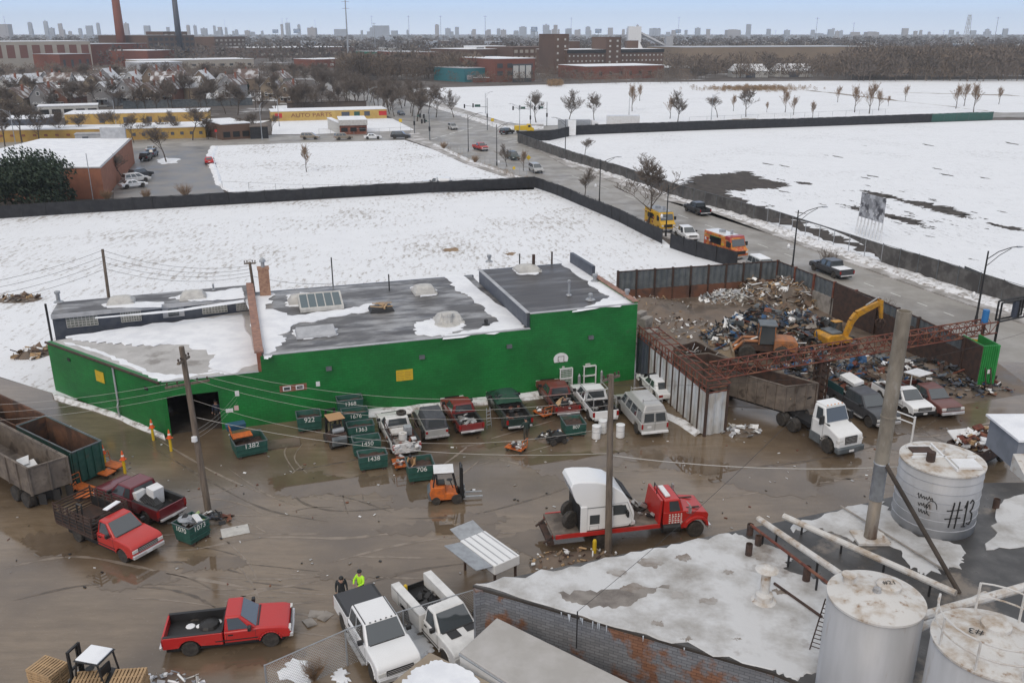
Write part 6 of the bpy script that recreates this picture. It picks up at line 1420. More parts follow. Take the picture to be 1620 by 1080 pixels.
for s_ in(-1,1):
    m=MB();m.side([(fx-.75,.72),(fx-.66,1.05),(fx-.35,1.28),(fx,1.34),(fx+.38,1.26),(fx+.66,1.0),(fx+.72,.7),(fx+.6,.7),(fx+.5,.95),(fx+.3,1.1),(fx,1.16),(fx-.28,1.1),(fx-.52,.9),(fx-.6,.7)],min(s_*.8,s_*1.14),max(s_*.8,s_*1.14));m.build('fender',P_tow,TT,bev=.03)
    m=MB();m.path([(fx-.6,s_*1.0,1.6),(fx-.55,s_*1.3,1.7),(fx-.55,s_*1.3,2.2),(fx-.65,s_*1.0,2.3)],.025);m.box(fx-.6,fx-.5,s_*1.3-.1,s_*1.3+.1,1.75,2.15);m.build('mirror',W_['steel'],TT)
    m=MB();m.lathe([(.28,-.5),(.28,.5)],14,(fx-1.45,s_*.9,.72),'X');m.build('fuel_tank',W_['black'],TT)
    wheel(TT,fx,s_*.95,.48,.28,'white');wheel(TT,rx,s_*.88,.48,.55,'steel')
    m=MB();m.box(fx+.6,fx+.74,min(s_*.6,s_*.92),max(s_*.6,s_*.92),.95,1.2);m.build('headlight',W_['lens'],TT)
m=MB();m.box(fx+.7,fx+.76,-.5,.5,.85,1.3);m.build('grille',W_['chrome'],TT)
m=MB();m.box(fx+.7,fx+.9,-1.05,1.05,.45,.7);m.build('bumper',W_['chrome'],TT,bev=.04)
m=MB();m.box(rx-2.8,fx-2.25,-1.2,1.2,1.02,1.16);m.build('deck',W_['trailer_side'],TT)
m=MB()
for y in(-1.2,1.2):m.box(rx-2.7,fx-2.2,y-.04,y+.04,.96,1.19)
m.build('deck_edge',P_tow,TT)
m=MB();m.box(rx-2.4,fx-1,-.45,.45,.6,.98);m.build('chassis',W_['dark'],TT)
m=MB();m.hexa([(fx-2.3,-1.1,1.16),(fx-2.15,-1.1,1.16),(fx-2.15,1.1,1.16),(fx-2.3,1.1,1.16)],[(fx-2.15,-1.0,2.5),(fx-2.03,-1.0,2.5),(fx-2.03,1.0,2.5),(fx-2.15,1.0,2.5)]);m.build('headboard',P_tow,TT)
m=MB();m.path([(fx-2.1,-.2,2.45),(fx-2.1,-.2,2.9),(fx-1.9,.7,2.7),(fx-1.9,.7,2.45)],.03);m.build('top_frame',W_['black'],TT)
m=MB();m.box(rx-3.1,rx-2.75,-1.1,1.1,.55,.75);
for y in(-.9,.9):m.tube((rx-2.8,y,1.0),(rx-3.3,y,.6),.06)
m.build('stinger',W_['rust_dark'],TT)
for s_ in(1,-1):
    m=MB();m.box(rx-2.82,rx-2.78,s_*1.0-.12,s_*1.0+.12,.92,1.05);m.build('tail_light',W_['tail'],TT)
tx=MB()
for i,(s,z)in enumerate([('A-TOWING',1.52),('& HAULING',1.34),('24 HOURS',1.16)]):pass
rnd=random.Random(4)
for r_ in range(6):
    for c_ in range(5):
        x=fx-1.62+c_*.17;z=1.55-r_*.125;tx.box(x,x+rnd.uniform(.07,.13),-.993,-.988,z-.035,z+.035)
tx.build('door_lettering',W_['letter'],TT)
MT=mw(TT)
SL=empty('truck_cab',(MT@V((0,0,0))),pl[1],'white sleeper cab off a big truck, riding on the red flatbed','truck cab');SL.location.z=0
x0=rx-1.3
m=MB();m.side([(x0,1.18),(x0+2.7,1.25),(x0+3.0,1.5),(x0+3.02,1.95),(x0+2.98,2.15),(x0+2.66,2.85),(x0+2.35,3.3),(x0+1.7,3.75),(x0+.9,3.98),(x0,4.08),(x0-.42,4.05),(x0-.55,3.8),(x0-.25,2.95),(x0,2.75)],-1.15,1.15);[0 for _ in()];m.v=[(x,y*(1-.13*max(0,z-2.5)),z)for x,y,z in m.v];m.build('body',P_slp,SL,bev=.075)
m=MB()
for s_ in(-1,1):m.box(x0+.36,x0+2.3,s_*1.15-.01,s_*1.15+.01,2.585,2.615);m.box(x0+1.45,x0+1.475,s_*1.15-.012,s_*1.15+.012,1.3,2.6)
m.build('seam',W_['corr_grey'],SL)
m=MB();m.hexa([(x0+2.5,-.95,3.05),(x0+2.85,-.95,2.72),(x0+2.85,.95,2.72),(x0+2.5,.95,3.05)],[(x0+2.56,-.95,3.13),(x0+2.95,-.95,2.78),(x0+2.95,.95,2.78),(x0+2.56,.95,3.13)]);m.build('sun_visor',W_['black'],SL)
m=MB();m.box(x0-.02,x0+.35,-1.19,1.19,1.15,2.7);m.build('side_extender',P_slp,SL,bev=.03)
m=MB();m.box(x0-.05,x0-.022,-1.1,1.1,1.2,2.68);m.build('rear_wall',W_['black'],SL)
q=[(x0-.25,.95,2.95),(x0-.25,-.95,2.95),(x0-.55,-.9,3.8),(x0-.55,.9,3.8)];m=MB();m.panel(q,.15,.85,.2,.85,.012);m.build('recess',W_['trim'],SL)
for s_ in(-1,1):
    m=MB();m.box(x0+.95,x0+1.35,min(s_*1.19,s_*1.16),max(s_*1.19,s_*1.16),2.15,2.6)if 0 else m.box(x0+.5,x0+1.05,s_*1.15-.014,s_*1.15+.014,1.6,2.15);m.build('sleeper_window',W_['glass'],SL,bev=.01)
    q=[(x0+1.75,-1.15,1.95),(x0+2.8,-1.15,1.95),(x0+2.5,-1.13,2.65),(x0+1.75,-1.13,2.65)]if s_<0 else[(x0+2.8,1.15,1.95),(x0+1.75,1.15,1.95),(x0+1.75,1.13,2.65),(x0+2.5,1.13,2.65)]
    m=MB();m.panel(q,.06,.94,.1,.9,.012);m.build('side_window',W_['glass'],SL)
    m=MB();m.box(x0+2.5,x0+2.62,min(s_*1.15,s_*1.45),max(s_*1.15,s_*1.45),1.95,2.3);m.build('mirror',W_['black'],SL,bev=.03)
    m=MB();m.path([(x0+1.68,s_*1.152,1.35),(x0+1.68,s_*1.152,2.72),(x0+2.6,s_*1.12,2.72),(x0+2.9,s_*1.152,1.9),(x0+2.85,s_*1.152,1.4),(x0+1.68,s_*1.152,1.35)],.012,4);m.build('door_seam',W_['galv'],SL)
    m=MB();m.path([(x0+.5,s_*1.152,1.25),(x0+.5,s_*1.152,1.5),(x0+1.0,s_*1.152,1.5),(x0+1.0,s_*1.152,1.25)],.01,4);m.build('locker_door',W_['galv'],SL)
q=[(x0+2.98,-1.0,2.18),(x0+2.98,1.0,2.18),(x0+2.66,1.0,2.85),(x0+2.66,-1.0,2.85)];m=MB();m.panel(q,.04,.96,.06,.94,.03);m.build('windscreen',W_['glass'],SL)
m=MB();m.cbox((x0+2.95,-.9,1.35),(.3,.35,.25),.3);m.build('torn_corner',W_['white'],SL,bev=.05)
for i,(x,y,rx_,lb)in enumerate([(rx-1.75,-.55,.5,'big spare tyre leaning at the tail of the red flatbed'),(rx-1.5,.55,.3,'dark spare wheel standing behind the white sleeper cab')]):
    t=empty('spare_wheel',MT@V((x,y,1.18)),pl[1]+rx_,lb,'wheel');wheel(t,0,0,.5,.3,'black')
m=MB();junk(m,fx-3.1,fx-2.4,-.8,.8,1.25,12,5,(.2,.5));loose('tackle',m,[W_['steel'],W_['black'],W_['rust_dark'],W_['dark'],W_['steel']],MT,'chains and tackle on the deck behind the red truck cab','tackle')
m=MB();m.lathe([(.2,-.1),(.34,-.1),(.36,0),(.34,.1),(.2,.1),(.2,-.1)],14,(fx-2.75,.6,1.27));loose('tyre',m,'rubber',MT,'tyre lying between the sleeper cab and the red headboard','tyre')
# ---------------- forklifts ----------------
def forklift(label,px,rz,body='loader',roof='white',snow=False,forks=True,tank=False):
    t=empty('forklift',G(*px),rz,label,'forklift',None)
    m=MB();m.side([(-1.15,.35),(-1.25,.75),(-1.1,1.15),(-.3,1.15),(-.25,.75),(.45,.7),(.5,.3),(-.9,.25)],-.55,.55);m.build('body',W_[body],t,bev=.07)
    m=MB();m.side([(-1.3,.3),(-1.36,.8),(-1.2,1.0),(-1.05,.95),(-1.05,.3)],-.52,.52);m.build('counterweight',W_['corr_grey'],t,bev=.08)
    m=MB()
    for y in(-.48,.48):m.path([(-1.0,y,1.15),(-.85,y,2.05)],.045);m.path([(.42,y,.7),(.15,y,2.05)],.045);m.path([(-.85,y,2.05),(.15,y,2.05)],.045)
    m.path([(-.85,-.48,2.05),(-.85,.48,2.05)],.04);m.path([(.15,-.48,2.05),(.15,.48,2.05)],.04)
    m.build('overhead_guard',W_['black'],t)
    m=MB();m.box(-.95,.25,-.56,.56,2.07,2.13 if not snow else 2.1);m.build('guard_roof',W_[roof],t,bev=.03)
    if snow:m=MB();m.box(-.88,.18,-.5,.5,2.1,2.17);m.build('snow_cap',W_['snow'],t,bev=.03)
    m=MB();m.box(-.75,-.3,-.3,.3,1.15,1.28);m.box(-.82,-.72,-.3,.3,1.2,1.7);m.build('seat',W_['black'],t,bev=.04)
    m=MB();m.tube((.2,0,.8),(.0,0,1.35),.03);m.lathe([(.17,-.015),(.19,0),(.17,.015)],12,(0,0,1.36));m.build('steering_wheel',W_['black'],t)
    m=MB()
    for y in(-.32,.32):m.box(.62,.72,y-.05,y+.05,.12,2.3);m.box(.73,.80,y-.09 if y>0 else y+.04,y-.04 if y>0 else y+.09,.15,2.2)
    for z in(.5,1.3,2.2):m.box(.64,.74,-.32,.32,z,z+.08)
    m.build('mast',W_['black'],t)
    if forks:
        m=MB();m.box(.80,.86,-.45,.45,.3,.42);m.box(.80,.86,-.45,.45,.65,.77);m.build('carriage',W_['black'],t)
        for y in(-.28,.28):m=MB();m.box(.86,.91,y-.06,y+.06,.3,.85);m.box(.86,1.95,y-.06,y+.06,.28,.33);m.build('fork',W_['galv'],t)
    for s_ in(-1,1):wheel(t,.38,s_*.5,.32,.22,'steel');wheel(t,-.85,s_*.48,.26,.2,'steel')
    if tank:m=MB();m.lathe([(.05,-.42),(.18,-.36),(.18,.36),(.05,.42)],14,(-1.0,0,1.35),'Y');m.build('gas_bottle',W_['galv'],t)
    return t
forklift('orange forklift with a white canopy and steel forks in mid yard',(712,790),.12,'orange','white')
forklift('muddy forklift with a tan roof board between the bins',(530,700),wall_rz+1.75,'rust_dark','tan',tank=True,forks=False)
forklift('dark forklift with snow on its roof by the pallets',(150,1098),2.9,'black','black',snow=True)
# ---------------- wheel loader and excavator ----------------
WL=empty('wheel_loader',G(1203,566),R(172),'orange wheel loader with a dark cab working at the scrap heap','loader')
m=MB();m.side([(-2.9,.9),(-2.9,1.7),(-2.5,1.95),(-.9,2.0),(-.9,.9)],-.85,.85);m.build('engine_hood',W_['loader'],WL,bev=.12)
m=MB();m.side([(-.9,.8),(-.9,1.5),(1.8,1.3),(1.9,.8)],-.6,.6);m.build('frame',W_['rust_dark'],WL,bev=.05)
m=MB();m.hexa([(-1.0,-.75,1.5),(.4,-.75,1.5),(.4,.75,1.5),(-1.0,.75,1.5)],[(-.9,-.7,3.1),(.2,-.7,3.1),(.2,.7,3.1),(-.9,.7,3.1)]);m.build('cab',W_['glass'],WL,bev=.04)
m=MB();m.box(-1.1,.4,-.85,.85,3.1,3.25);m.build('cab_roof',W_['corr_grey'],WL,bev=.05)
m=MB()
for x in(-.98,.36):
    for y in(-.76,.76):m.tube((x,y,1.5),(x*.9+(-.04),y*.94,3.1),.05)
m.build('cab_posts',W_['loader'],WL)
for s_ in(-1,1):
    for x in(1.3,-1.6):wheel(WL,x,s_*.95,.72,.55,'loader')
    m=MB();m.path([(.4,s_*.5,1.7),(1.6,s_*.5,1.7),(2.5,s_*.5,.7)],.13,6);m.build('lift_arm',W_['loader'],WL)
m=MB();m.side([(2.4,.9),(2.3,.3),(2.6,.05),(3.5,.05),(3.3,.12),(2.75,.18),(2.5,.4),(2.6,.95)],-1.35,1.35);m.build('bucket',mat('dusty_bucket',(.26,.2,.13),.8,c2=(.17,.12,.08),sc1=2),WL)
m=MB();m.tube((.4,0,1.9),(2.3,0,1.0),.09);m.build('ram',W_['steel'],WL)
text('VOLVO',.3,W_['ink'],WL,Matrix.Translation((-2.0,.86,1.5))@Matrix.Rotation(math.pi,4,'Z')@Matrix.Rotation(R(90),4,'X'),'lettering')
EX=empty('excavator',G(1322,552),R(20),'yellow tracked excavator with its boom raised over the scrap','excavator')
for s_ in(-1,1):
    m=MB();m.side([(-1.9,.35),(-1.6,.05),(1.6,.05),(1.9,.35),(1.7,.75),(-1.7,.75)],min(s_*.75,s_*1.3),max(s_*.75,s_*1.3));m.build('track',W_['rust_dark'],EX,bev=.06)
m=MB();m.box(-1.2,1.2,-.8,.8,.6,1.0);m.build('undercarriage',W_['dark'],EX)
m=MB();m.side([(-2.2,1.05),(-2.3,1.9),(-1.9,2.15),(-.4,2.1),(.4,1.6),(1.2,1.5),(1.2,1.05)],-1.25,1.25);m.build('house',W_['digger'],EX,bev=.12)
m=MB();m.box(-1.6,-.2,-1.0,1.0,2.1,2.35);m.build('engine_cover',W_['corr_grey'],EX,bev=.05)
m=MB();m.hexa([(-.2,.4,1.5),(1.15,.4,1.5),(1.15,1.2,1.5),(-.2,1.2,1.5)],[(-.1,.45,2.95),(.8,.45,2.95),(.8,1.15,2.95),(-.1,1.15,2.95)]);m.build('cab',W_['glass'],EX,bev=.05)
m=MB();m.box(-.2,.9,.4,1.2,2.95,3.03);m.build('cab_roof',W_['digger'],EX,bev=.03)
EX.scale=(.8,)*3;b0=V((.9,-.2,1.5));exi=mw(EX).inverted()
def exy(u,v,z):return exi@G(u,v,z)
bp_=[b0,V((1.5,-.2,3.2)),V((2.1,-.2,3.9)),V((3.3,-.2,4.35)),V((5.3,-.2,5.0))]
m=MB()
for i,(a,b)in enumerate(zip(bp_[:-1],bp_[1:])):
    for s_ in(0,):
        hh0,hh1=[.26,.34,.36,.32,.22][i],[.34,.36,.32,.22,.2][i];d_=(b-a).normalized();n_=V((-d_.z,0,d_.x))
        m.hexa([a-n_*hh0+V((0,-.2,0)),b-n_*hh1+V((0,-.2,0)),b-n_*hh1+V((0,.2,0)),a-n_*hh0+V((0,.2,0))],[a+n_*hh0+V((0,-.2,0)),b+n_*hh1+V((0,-.2,0)),b+n_*hh1+V((0,.2,0)),a+n_*hh0+V((0,.2,0))])
m.build('boom',W_['digger'],EX)
m=MB();a,b=V((5.1,-.2,5.6)),V((5.6,-.2,3.0));m.hexa([b+V((-.15,-.16,0)),b+V((.15,-.16,0)),b+V((.15,.16,0)),b+V((-.15,.16,0))],[a+V((-.28,-.16,-.2)),a+V((.35,-.16,-.4)),a+V((.35,.16,-.4)),a+V((-.28,.16,-.2))]);m.build('stick',W_['digger'],EX,bev=.03)
m=MB();m.tube((1.2,.15,1.6),(2.3,.15,3.9),.09);m.tube((3.2,-.2,4.8),(4.9,-.2,5.6),.08);m.build('ram',W_['steel'],EX)
m=MB();c_=V((5.6,-.2,2.6))
for i in range(5):a=2*math.pi*i/5;m.path([c_+V((0,0,.55)),c_+V((.55*math.cos(a),.55*math.sin(a),.1)),c_+V((.35*math.cos(a),.35*math.sin(a),-.6))],.09,5)
m.build('grapple',W_['rust_dark'],EX)
# ---------------- scrap heaps ----------------
PAL={'mixed':[W_['dark'],W_['slate'],W_['white'],W_['corr_grey'],mat('blue_scrap',(.03,.09,.2),.5),W_['rust'],W_['rust_dark'],W_['black'],W_['corr_grey'],W_['rust_dark'],W_['black'],W_['concrete'],W_['slate'],W_['dark'],mat('board_c',(.2,.14,.09),.85)],
 'wood':[mat('board_a',(.25,.18,.12),.85),W_['pallet'],W_['concrete'],W_['white'],W_['rust_dark'],mat('board_b',(.16,.11,.08),.9)],'pale':[W_['white'],W_['trim'],W_['galv'],W_['plaster']]}
def heap(label,px,rx_,ry_,h,pal,n,seed,rz=0,s=(.2,.9)):
    c=G(*px);rnd=random.Random(seed);mats=PAL[pal]+[W_['dirt']];m=MB();K=22;vs=[]
    def hz(x,y):
        r2=min(1,(x/rx_)**2+(y/ry_)**2);return h*(1-r2)**.8*(.75+.5*noise.noise(V((x*.5+seed,y*.5,0))))if r2<1 else 0
    for i in range(K+1):
        for j in range(K+1):x,y=rx_*(-1+2*i/K),ry_*(-1+2*j/K);vs.append((x,y,hz(x,y)-.03))
    m.add(vs,[(i*(K+1)+j,(i+1)*(K+1)+j,(i+1)*(K+1)+j+1,i*(K+1)+j+1)for i in range(K)for j in range(K)],len(mats)-1)
    for i in range(n):
        a,q=rnd.uniform(0,6.28),math.sqrt(rnd.random())*1.08;x,y=rx_*q*math.cos(a),ry_*q*math.sin(a);l=rnd.uniform(*s);k=rnd.random()
        M=Matrix.Translation((x,y,hz(x,y)+rnd.uniform(-.05,.22)))@Matrix.Rotation(rnd.uniform(0,6.28),4,'Z')@Matrix.Rotation(rnd.gauss(0,.55),4,'X')@Matrix.Rotation(rnd.gauss(0,.45),4,'Y');mi=rnd.randrange(len(mats)-1)
        m.T=M
        if k<.4: # crumpled sheet
            vs=[(l*(-.5+u_/2),l*.7*(-.5+v_/2),rnd.uniform(-.15,.15)*l)for u_ in range(3)for v_ in range(3)];m.add(vs,[(u_*3+v_,(u_+1)*3+v_,(u_+1)*3+v_+1,u_*3+v_+1)for u_ in range(2)for v_ in range(2)],mi)
        elif k<.7:m.cbox((0,0,0),(l*1.3,rnd.uniform(.05,.14),rnd.uniform(.03,.08)),0,mi)
        elif k<.85:m.cbox((0,0,0),(l*.6,l*.45,l*rnd.uniform(.1,.4)),0,mi)
        else:m.tube((-l*.7,0,0),(l*.7,0,rnd.uniform(-.1,.1)),rnd.uniform(.02,.07),None,5,mi)
        m.T=None
    o=m.build('scrap_heap',mats);o.location=c;o.rotation_euler=(0,0,rz);return tag(o,label,'scrap heap',kind='stuff')
heap('large mixed scrap heap behind the wheel loader',(1230,537),6.4,4.5,2.9,'mixed',1700,1,.1,(.12,1.15))
heap('heap of broken wood and boards in the scrapyard corner',(1228,474),4.6,3.6,2.6,'wood',700,2,-.5)
heap('pale heap of white plastic along the rusty wall',(1168,474),4.0,1.9,1.1,'pale',360,3,.05,(.2,.7))
heap('low spread of scrap behind the parked pickups',(1430,596),6.5,4.0,1.3,'mixed',700,4,-.3)
heap('thin scatter of scrap left of the excavator',(1290,590),4.0,2.5,.8,'mixed',350,5,.2)
heap('scrap scattered along the inside of the gate wall',(1080,520),4,3,.4,'wood',130,6,-.6,(.1,.5))
heap('brown soil bank with rubble behind the green warehouse corner',(1030,492),4.5,4.0,1.3,'wood',90,7,.5,(.1,.4))
heap('small tangle of wire baskets at the foot of the white wall',(1172,684),1.3,.8,.5,'pale',50,8,0,(.2,.6))
heap('rubble strewn at the foot of the green gate',(1520,606),3.5,1.2,.4,'mixed',140,9,-.5,(.1,.5))
heap('colourful sticks and cans at the foot of the wooden pole',(338,822),.9,.6,.3,'mixed',40,10,0,(.15,.5))
heap('rubbish spilled beside bin 807',(875,694),1.2,.9,.35,'mixed',50,11,0,(.1,.35))
heap('ploughed-up dirty snow and gravel at the roof edge',(905,888),2.4,.9,.6,'wood',90,12,.2,(.05,.3))
heap('snow and broken board at the bottom by the pallets',(262,1090),1.6,1.0,.3,'pale',60,13,0,(.1,.4))
heap('rubbish heap of boards and branches in the snow at the far left',(28,474),2.4,1.2,.4,'wood',60,14,0,(.2,.9))
heap('jumble of old racks and boards at the rear corner of the low green wall',(56,560),1.6,1.2,.6,'wood',40,15,.6,(.3,1.1))
# truck bed of rusty scrap behind the shed
q=G(1545,728);RT=empty('scrap_truck',q,R(35),'dark truck bed piled with rust-red scrap behind the banded tank','truck')
m=MB();m.box(-2,2,-1.1,1.1,.6,.75);m.build('bed_floor',W_['dark'],RT)
m=MB()
for y in(-1.1,1.1):m.box(-2,2,y-.04,y+.04,.75,1.5)
m.box(-2.04,-1.96,-1.1,1.1,.75,1.5);m.build('side_boards',W_['rust_dark'],RT)
for s_ in(-1,1):
    for x in(-1.2,1.2):wheel(RT,x,s_*.95,.42,.28,'steel')
m=MB();junk(m,-1.8,1.8,-.9,.9,1.2,160,20,(.15,.7),.05,.75);loose('scrap_load',m,[W_['rust'],W_['rust_dark'],W_['rust'],W_['pallet'],W_['white']],mw(RT),'rust-red scrap heaped in the dark truck bed','scrap')['kind']='stuff'
m=MB();m.cbox((0,0,0),(1.9,.9,.07),0,0,.5,.1);loose('panel',m,'white',Matrix.Translation(G(1515,722)+V((0,0,1.6)))@Matrix.Rotation(.4,4,'Z'),'white panel leaning on the rust-red scrap load','panel')
# ---------------- pallets ----------------
def pallet_stack(label,u,v,z1,rz,n=8):
    p=G(u,v,z1);t=empty('pallet_stack',(p.x,p.y,0),rz,label,'pallets',None);h=z1/n;f0=None
    m=MB()
    for i in range(9):x=-.6+i*.15;m.box(x-.045,x+.045,-.5,.5,h-.025,h-.003)
    for y in(-.48,0,.48):m.box(-.64,.64,y-.03,y+.03,.03,h-.026)
    for i in range(4):x=-.6+i*.4;m.box(x-.045,x+.045,-.5,.5,.005,.028)
    rnd=random.Random(int(u))
    for k in range(n):
        if f0 is None:f0=m.build('pallet',W_['pallet'],t);c=f0
        else:c=f0.copy();COL.objects.link(c)
        c.location=(rnd.uniform(-.03,.03),rnd.uniform(-.03,.03),k*h);c.rotation_euler=(0,0,rnd.uniform(-.03,.03))
pallet_stack('crooked stack of pale pallets at the bottom left corner',74,1052,1.5,-.35,11)
pallet_stack('stack of pallets in front of the snow-roofed forklift',142,1072,1.3,.1,9)
pallet_stack('stack of reddish pallets at the bottom, right of the forklift',203,1068,1.25,.12,9)
# ---------------- gas bottle cages, drums ----------------
def cage(label,px,rz,fill):
    t=empty('bottle_cage',G(*px),rz,label,'cage');m=MB()
    for x in(-.5,.5):
        for y in(-.35,.35):m.box(x-.04,x+.04,y-.04,y+.04,0,1.7)
    for z in(.05,.85,1.65):
        for y in(-.35,.35):m.box(-.5,.5,y-.03,y+.03,z,z+.06)
        for x in(-.5,.5):m.box(x-.03,x+.03,-.35,.35,z,z+.06)
    m.box(-.48,.48,-.33,.33,.85,.88);m.box(-.5,.5,-.35,.35,1.66,1.7);m.build('frame',W_['white'],t)
    if fill=='wire':
        w_=MB()
        for i in range(9):x=-.46+i*.115;w_.tube((x,-.36,.1),(x,-.36,1.65),.012,.012,4)
        for i in range(10):z=.2+i*.15;w_.tube((-.48,-.36,z),(.48,-.36,z),.012,.012,4)
        w_.build('mesh_door',W_['white'],t)
    for i in range(4):
        for z in(.1,.9):b=MB();b.lathe([(.1,0),(.1,.4),(.04,.5),(.04,.56)],10,(-.36+i*.24,0,z));b.build('gas_bottle',W_['galv'],t)
    b=MB();b.cbox((-.1,0,1.78),(.5,.35,.16),.3);b.build('top_load',W_['plaster'],t,bev=.04)
cage('white wire cage with bottles under the backboard',(893,612),wall_rz,'wire')
cage('white open rack of gas bottles right of the wire cage',(930,608),wall_rz,'open')
for i,(u,v,lb)in enumerate([(916,613,'grey gas bottle standing between the two white racks'),(951,606,'grey gas bottle standing right of the white rack')]):
    m=MB();m.lathe([(.12,0),(.12,1.0),(.05,1.12),(.05,1.2)],12,G(u,v));tag(m.build('gas_bottle',W_['galv']),lb,'gas bottle','loose gas bottles')
for i,(u,v,lb)in enumerate([(943,693,'white plastic drum left of the wooden pole'),(981,691,'white plastic drum right of the wooden pole'),(953,684,'white plastic drum behind the one left of the pole')]):
    t=empty('drum',G(u,v),0,lb,'drum','white plastic drums');m=MB();m.lathe([(.26,0),(.3,.04),(.3,.9),(.27,.95)],18);m.build('body',W_['white'],t,smooth=False);m=MB();m.lathe([(.31,.88),(.31,.96),(.01,.98)],18);m.build('lid',W_['white'],t);m=MB();m.lathe([(.303,.5),(.303,.53)],18);m.lathe([(.305,.86),(.305,.875)],18);m.build('hoop',W_['galv'],t)
t=empty('lawn_mower',G(880,700),.4,'black ride-on machine without wheels cover beside bin 807','mower');m=MB();m.side([(-.6,.15),(-.6,.5),(-.1,.55),(.1,.7),(.6,.6),(.65,.15)],-.35,.35);m.build('body',W_['black'],t,bev=.06);m=MB();m.box(-.45,-.1,-.22,.22,.55,.62);m.box(-.5,-.42,-.22,.22,.6,.95);m.build('seat',W_['black'],t,bev=.03)
t['label']='small black ride-on machine beside bin 807'
for s_ in(-1,1):wheel(t,.45,s_*.36,.18,.12,'white');wheel(t,-.4,s_*.36,.22,.18,'white')
# steel plate and curb in front of the bins, stepladder
m=MB();m.box(-1.2,1.2,-.7,.7,0,.05);o=loose('steel_plate',m,'dirt',Matrix.Translation(G(446,702)+V((0,0,.01)))@Matrix.Rotation(wall_rz,4,'Z'),'brown plate lying between bins 1382 and 922','plate')
t=empty('stepladder',G(774,676),.6,'folded aluminium stepladder standing left of the black-green pickup','stepladder')
for s_ in(-1,1):m=MB();m.tube((s_*.2,0,0),(s_*.14,.12,1.5),.025);m.build('rail',W_['galv'],t)
m=MB();[m.box(-.18,.18,.0+.02*k,.06+.02*k,.25*k+.2,.25*k+.24)for k in range(5)];m.build('treads',W_['galv'],t)
m=MB();m.cbox((0,0,.02),(1.5,1.0,.03),.4);loose('board',m,'plaster',Matrix.Translation(G(372,840)),'flat pale board lying in the mud by the wooden pole','board')
for i,(u,v)in enumerate([(500,972),(515,975),(490,985)]):m=MB();m.cbox((0,0,.03),(.7,.5,.05),i*1.1,0,.1,.05);loose('cardboard',m,'concrete',Matrix.Translation(G(u,v)),'piece of soggy cardboard on the mud left of the crew cab','cardboard','cardboard scraps')
W_['snow2']=W_['dirty_snow']
for i,(u,v,a)in enumerate([(470,1062,1.6),(540,1070,.9),(645,1000,1.0),(660,1020,1.4),(640,1015,.7),(235,1075,.9),(1152,588,.0)]):
    if a:
        z=.012+.001*i;p=ragged([(u-a*20,v),(u-a*4,v-a*14),(u+a*16,v-a*6),(u+a*18,v+a*8),(u,v+a*15)],z,.3,8,200+i);mb=MB()
        mb.blob(p,z,z+.09,.85);tag(mb.build('snow',W_['snow']),kind='structure')
# shopping-trolley style bits, litter
lt=MB();rnd=random.Random(9)
for i in range(380):
    u,v=rnd.uniform(0,1560),640+300*rnd.random()**1.5;p=G(u,v)
    if(gii@p).y>-.3 and(gii@p).x<LF:continue
    lt.cbox((p.x,p.y,.03),(rnd.uniform(.04,.22),rnd.uniform(.03,.14),.02),rnd.uniform(0,6),rnd.randrange(5),rnd.uniform(-.3,.3))
tag(lt.build('litter',JM),'scraps of litter trodden into the yard mud','litter',kind='stuff')
# ---------------- utility poles and wires ----------------
def upole(label,a,b,z,r=.17,arms=(),m='wood',light=False):
    p,q=G(*a),G(b[0],b[1],z);t=empty('utility_pole',p,0,label,'pole');mb=MB();mb.tube(V((0,0,-.1)),q-p,r,r*.72,10);mb.build('shaft',W_[m],t)
    for k,(zz,L,ang)in enumerate(arms):
        f=zz/z;c=(q-p)*f;d=V((math.cos(ang),math.sin(ang),0))*L/2;mb=MB();off=V((-d.y,d.x,0)).normalized()*.16
        mb.hexa([c-d-off*.4+V((0,0,-.06)),c+d-off*.4+V((0,0,-.06)),c+d+off*.4+V((0,0,-.06)),c-d+off*.4+V((0,0,-.06))],[c-d-off*.4+V((0,0,.06)),c+d-off*.4+V((0,0,.06)),c+d+off*.4+V((0,0,.06)),c-d+off*.4+V((0,0,.06))]);ar=mb.build('cross_arm',W_['wood'],t)
        for s_ in(-.9,-.45,.45,.9):mb=MB();x=c+d*s_;mb.lathe([(.02,.06),(.02,.14),(.06,.15),(.05,.24),(.02,.27)],8,x);mb.build('insulator',W_['rust_dark'],ar)
    if light:mb=MB();c=(q-p)*.46;mb.lathe([(.05,.3),(.16,.25),(.18,.0),(.01,-.12)],12,c+V((.0,-.32,0)));mb.build('lamp',W_['white'],t)
    return t,q
U1,U1t=upole('weathered wooden utility pole with crossarms in front of the garage',(330,810),(287,548),10.2,.2,((8.0,2.4,.5),(9.4,1.2,1.4)),light=True)
U2,U2t=upole('tall wooden utility pole beside the red tow truck',(962,875),(967,592),10.0,.2,((9.8,1.2,.7),))
U3,U3t=upole('wooden pole behind the low part of the green warehouse',(184,560),(162,394),9.0,.16)
U4,U4t=upole('short-topped pole with a small platform behind the brick chimney',(412,530),(395,415),7.6,.16,((7.5,1.0,.2),))
m=MB();p=G(160,610);q=G(75,515,3.6);pz=G(86,560);m.tube(pz,pz+V((0,0,4.6)),.1,.1,8);tag(m.build('post',W_['black']),'black post at the rear corner of the low green wall','post')
for i,(u,v,h,lb)in enumerate([(844,430,7.6,'rusty flue pipe behind the tall right block of the green warehouse'),(873,420,7.3,'thin rusty pipe next to the right-hand parapet')]):
    p=G(u,v,6.2);m=MB();m.tube((p.x,p.y,0),(p.x,p.y,h+.2),.14 if i==0 else .08,None,8);tag(m.build('flue_pipe',W_['rust_dark']),lb,'pipe')
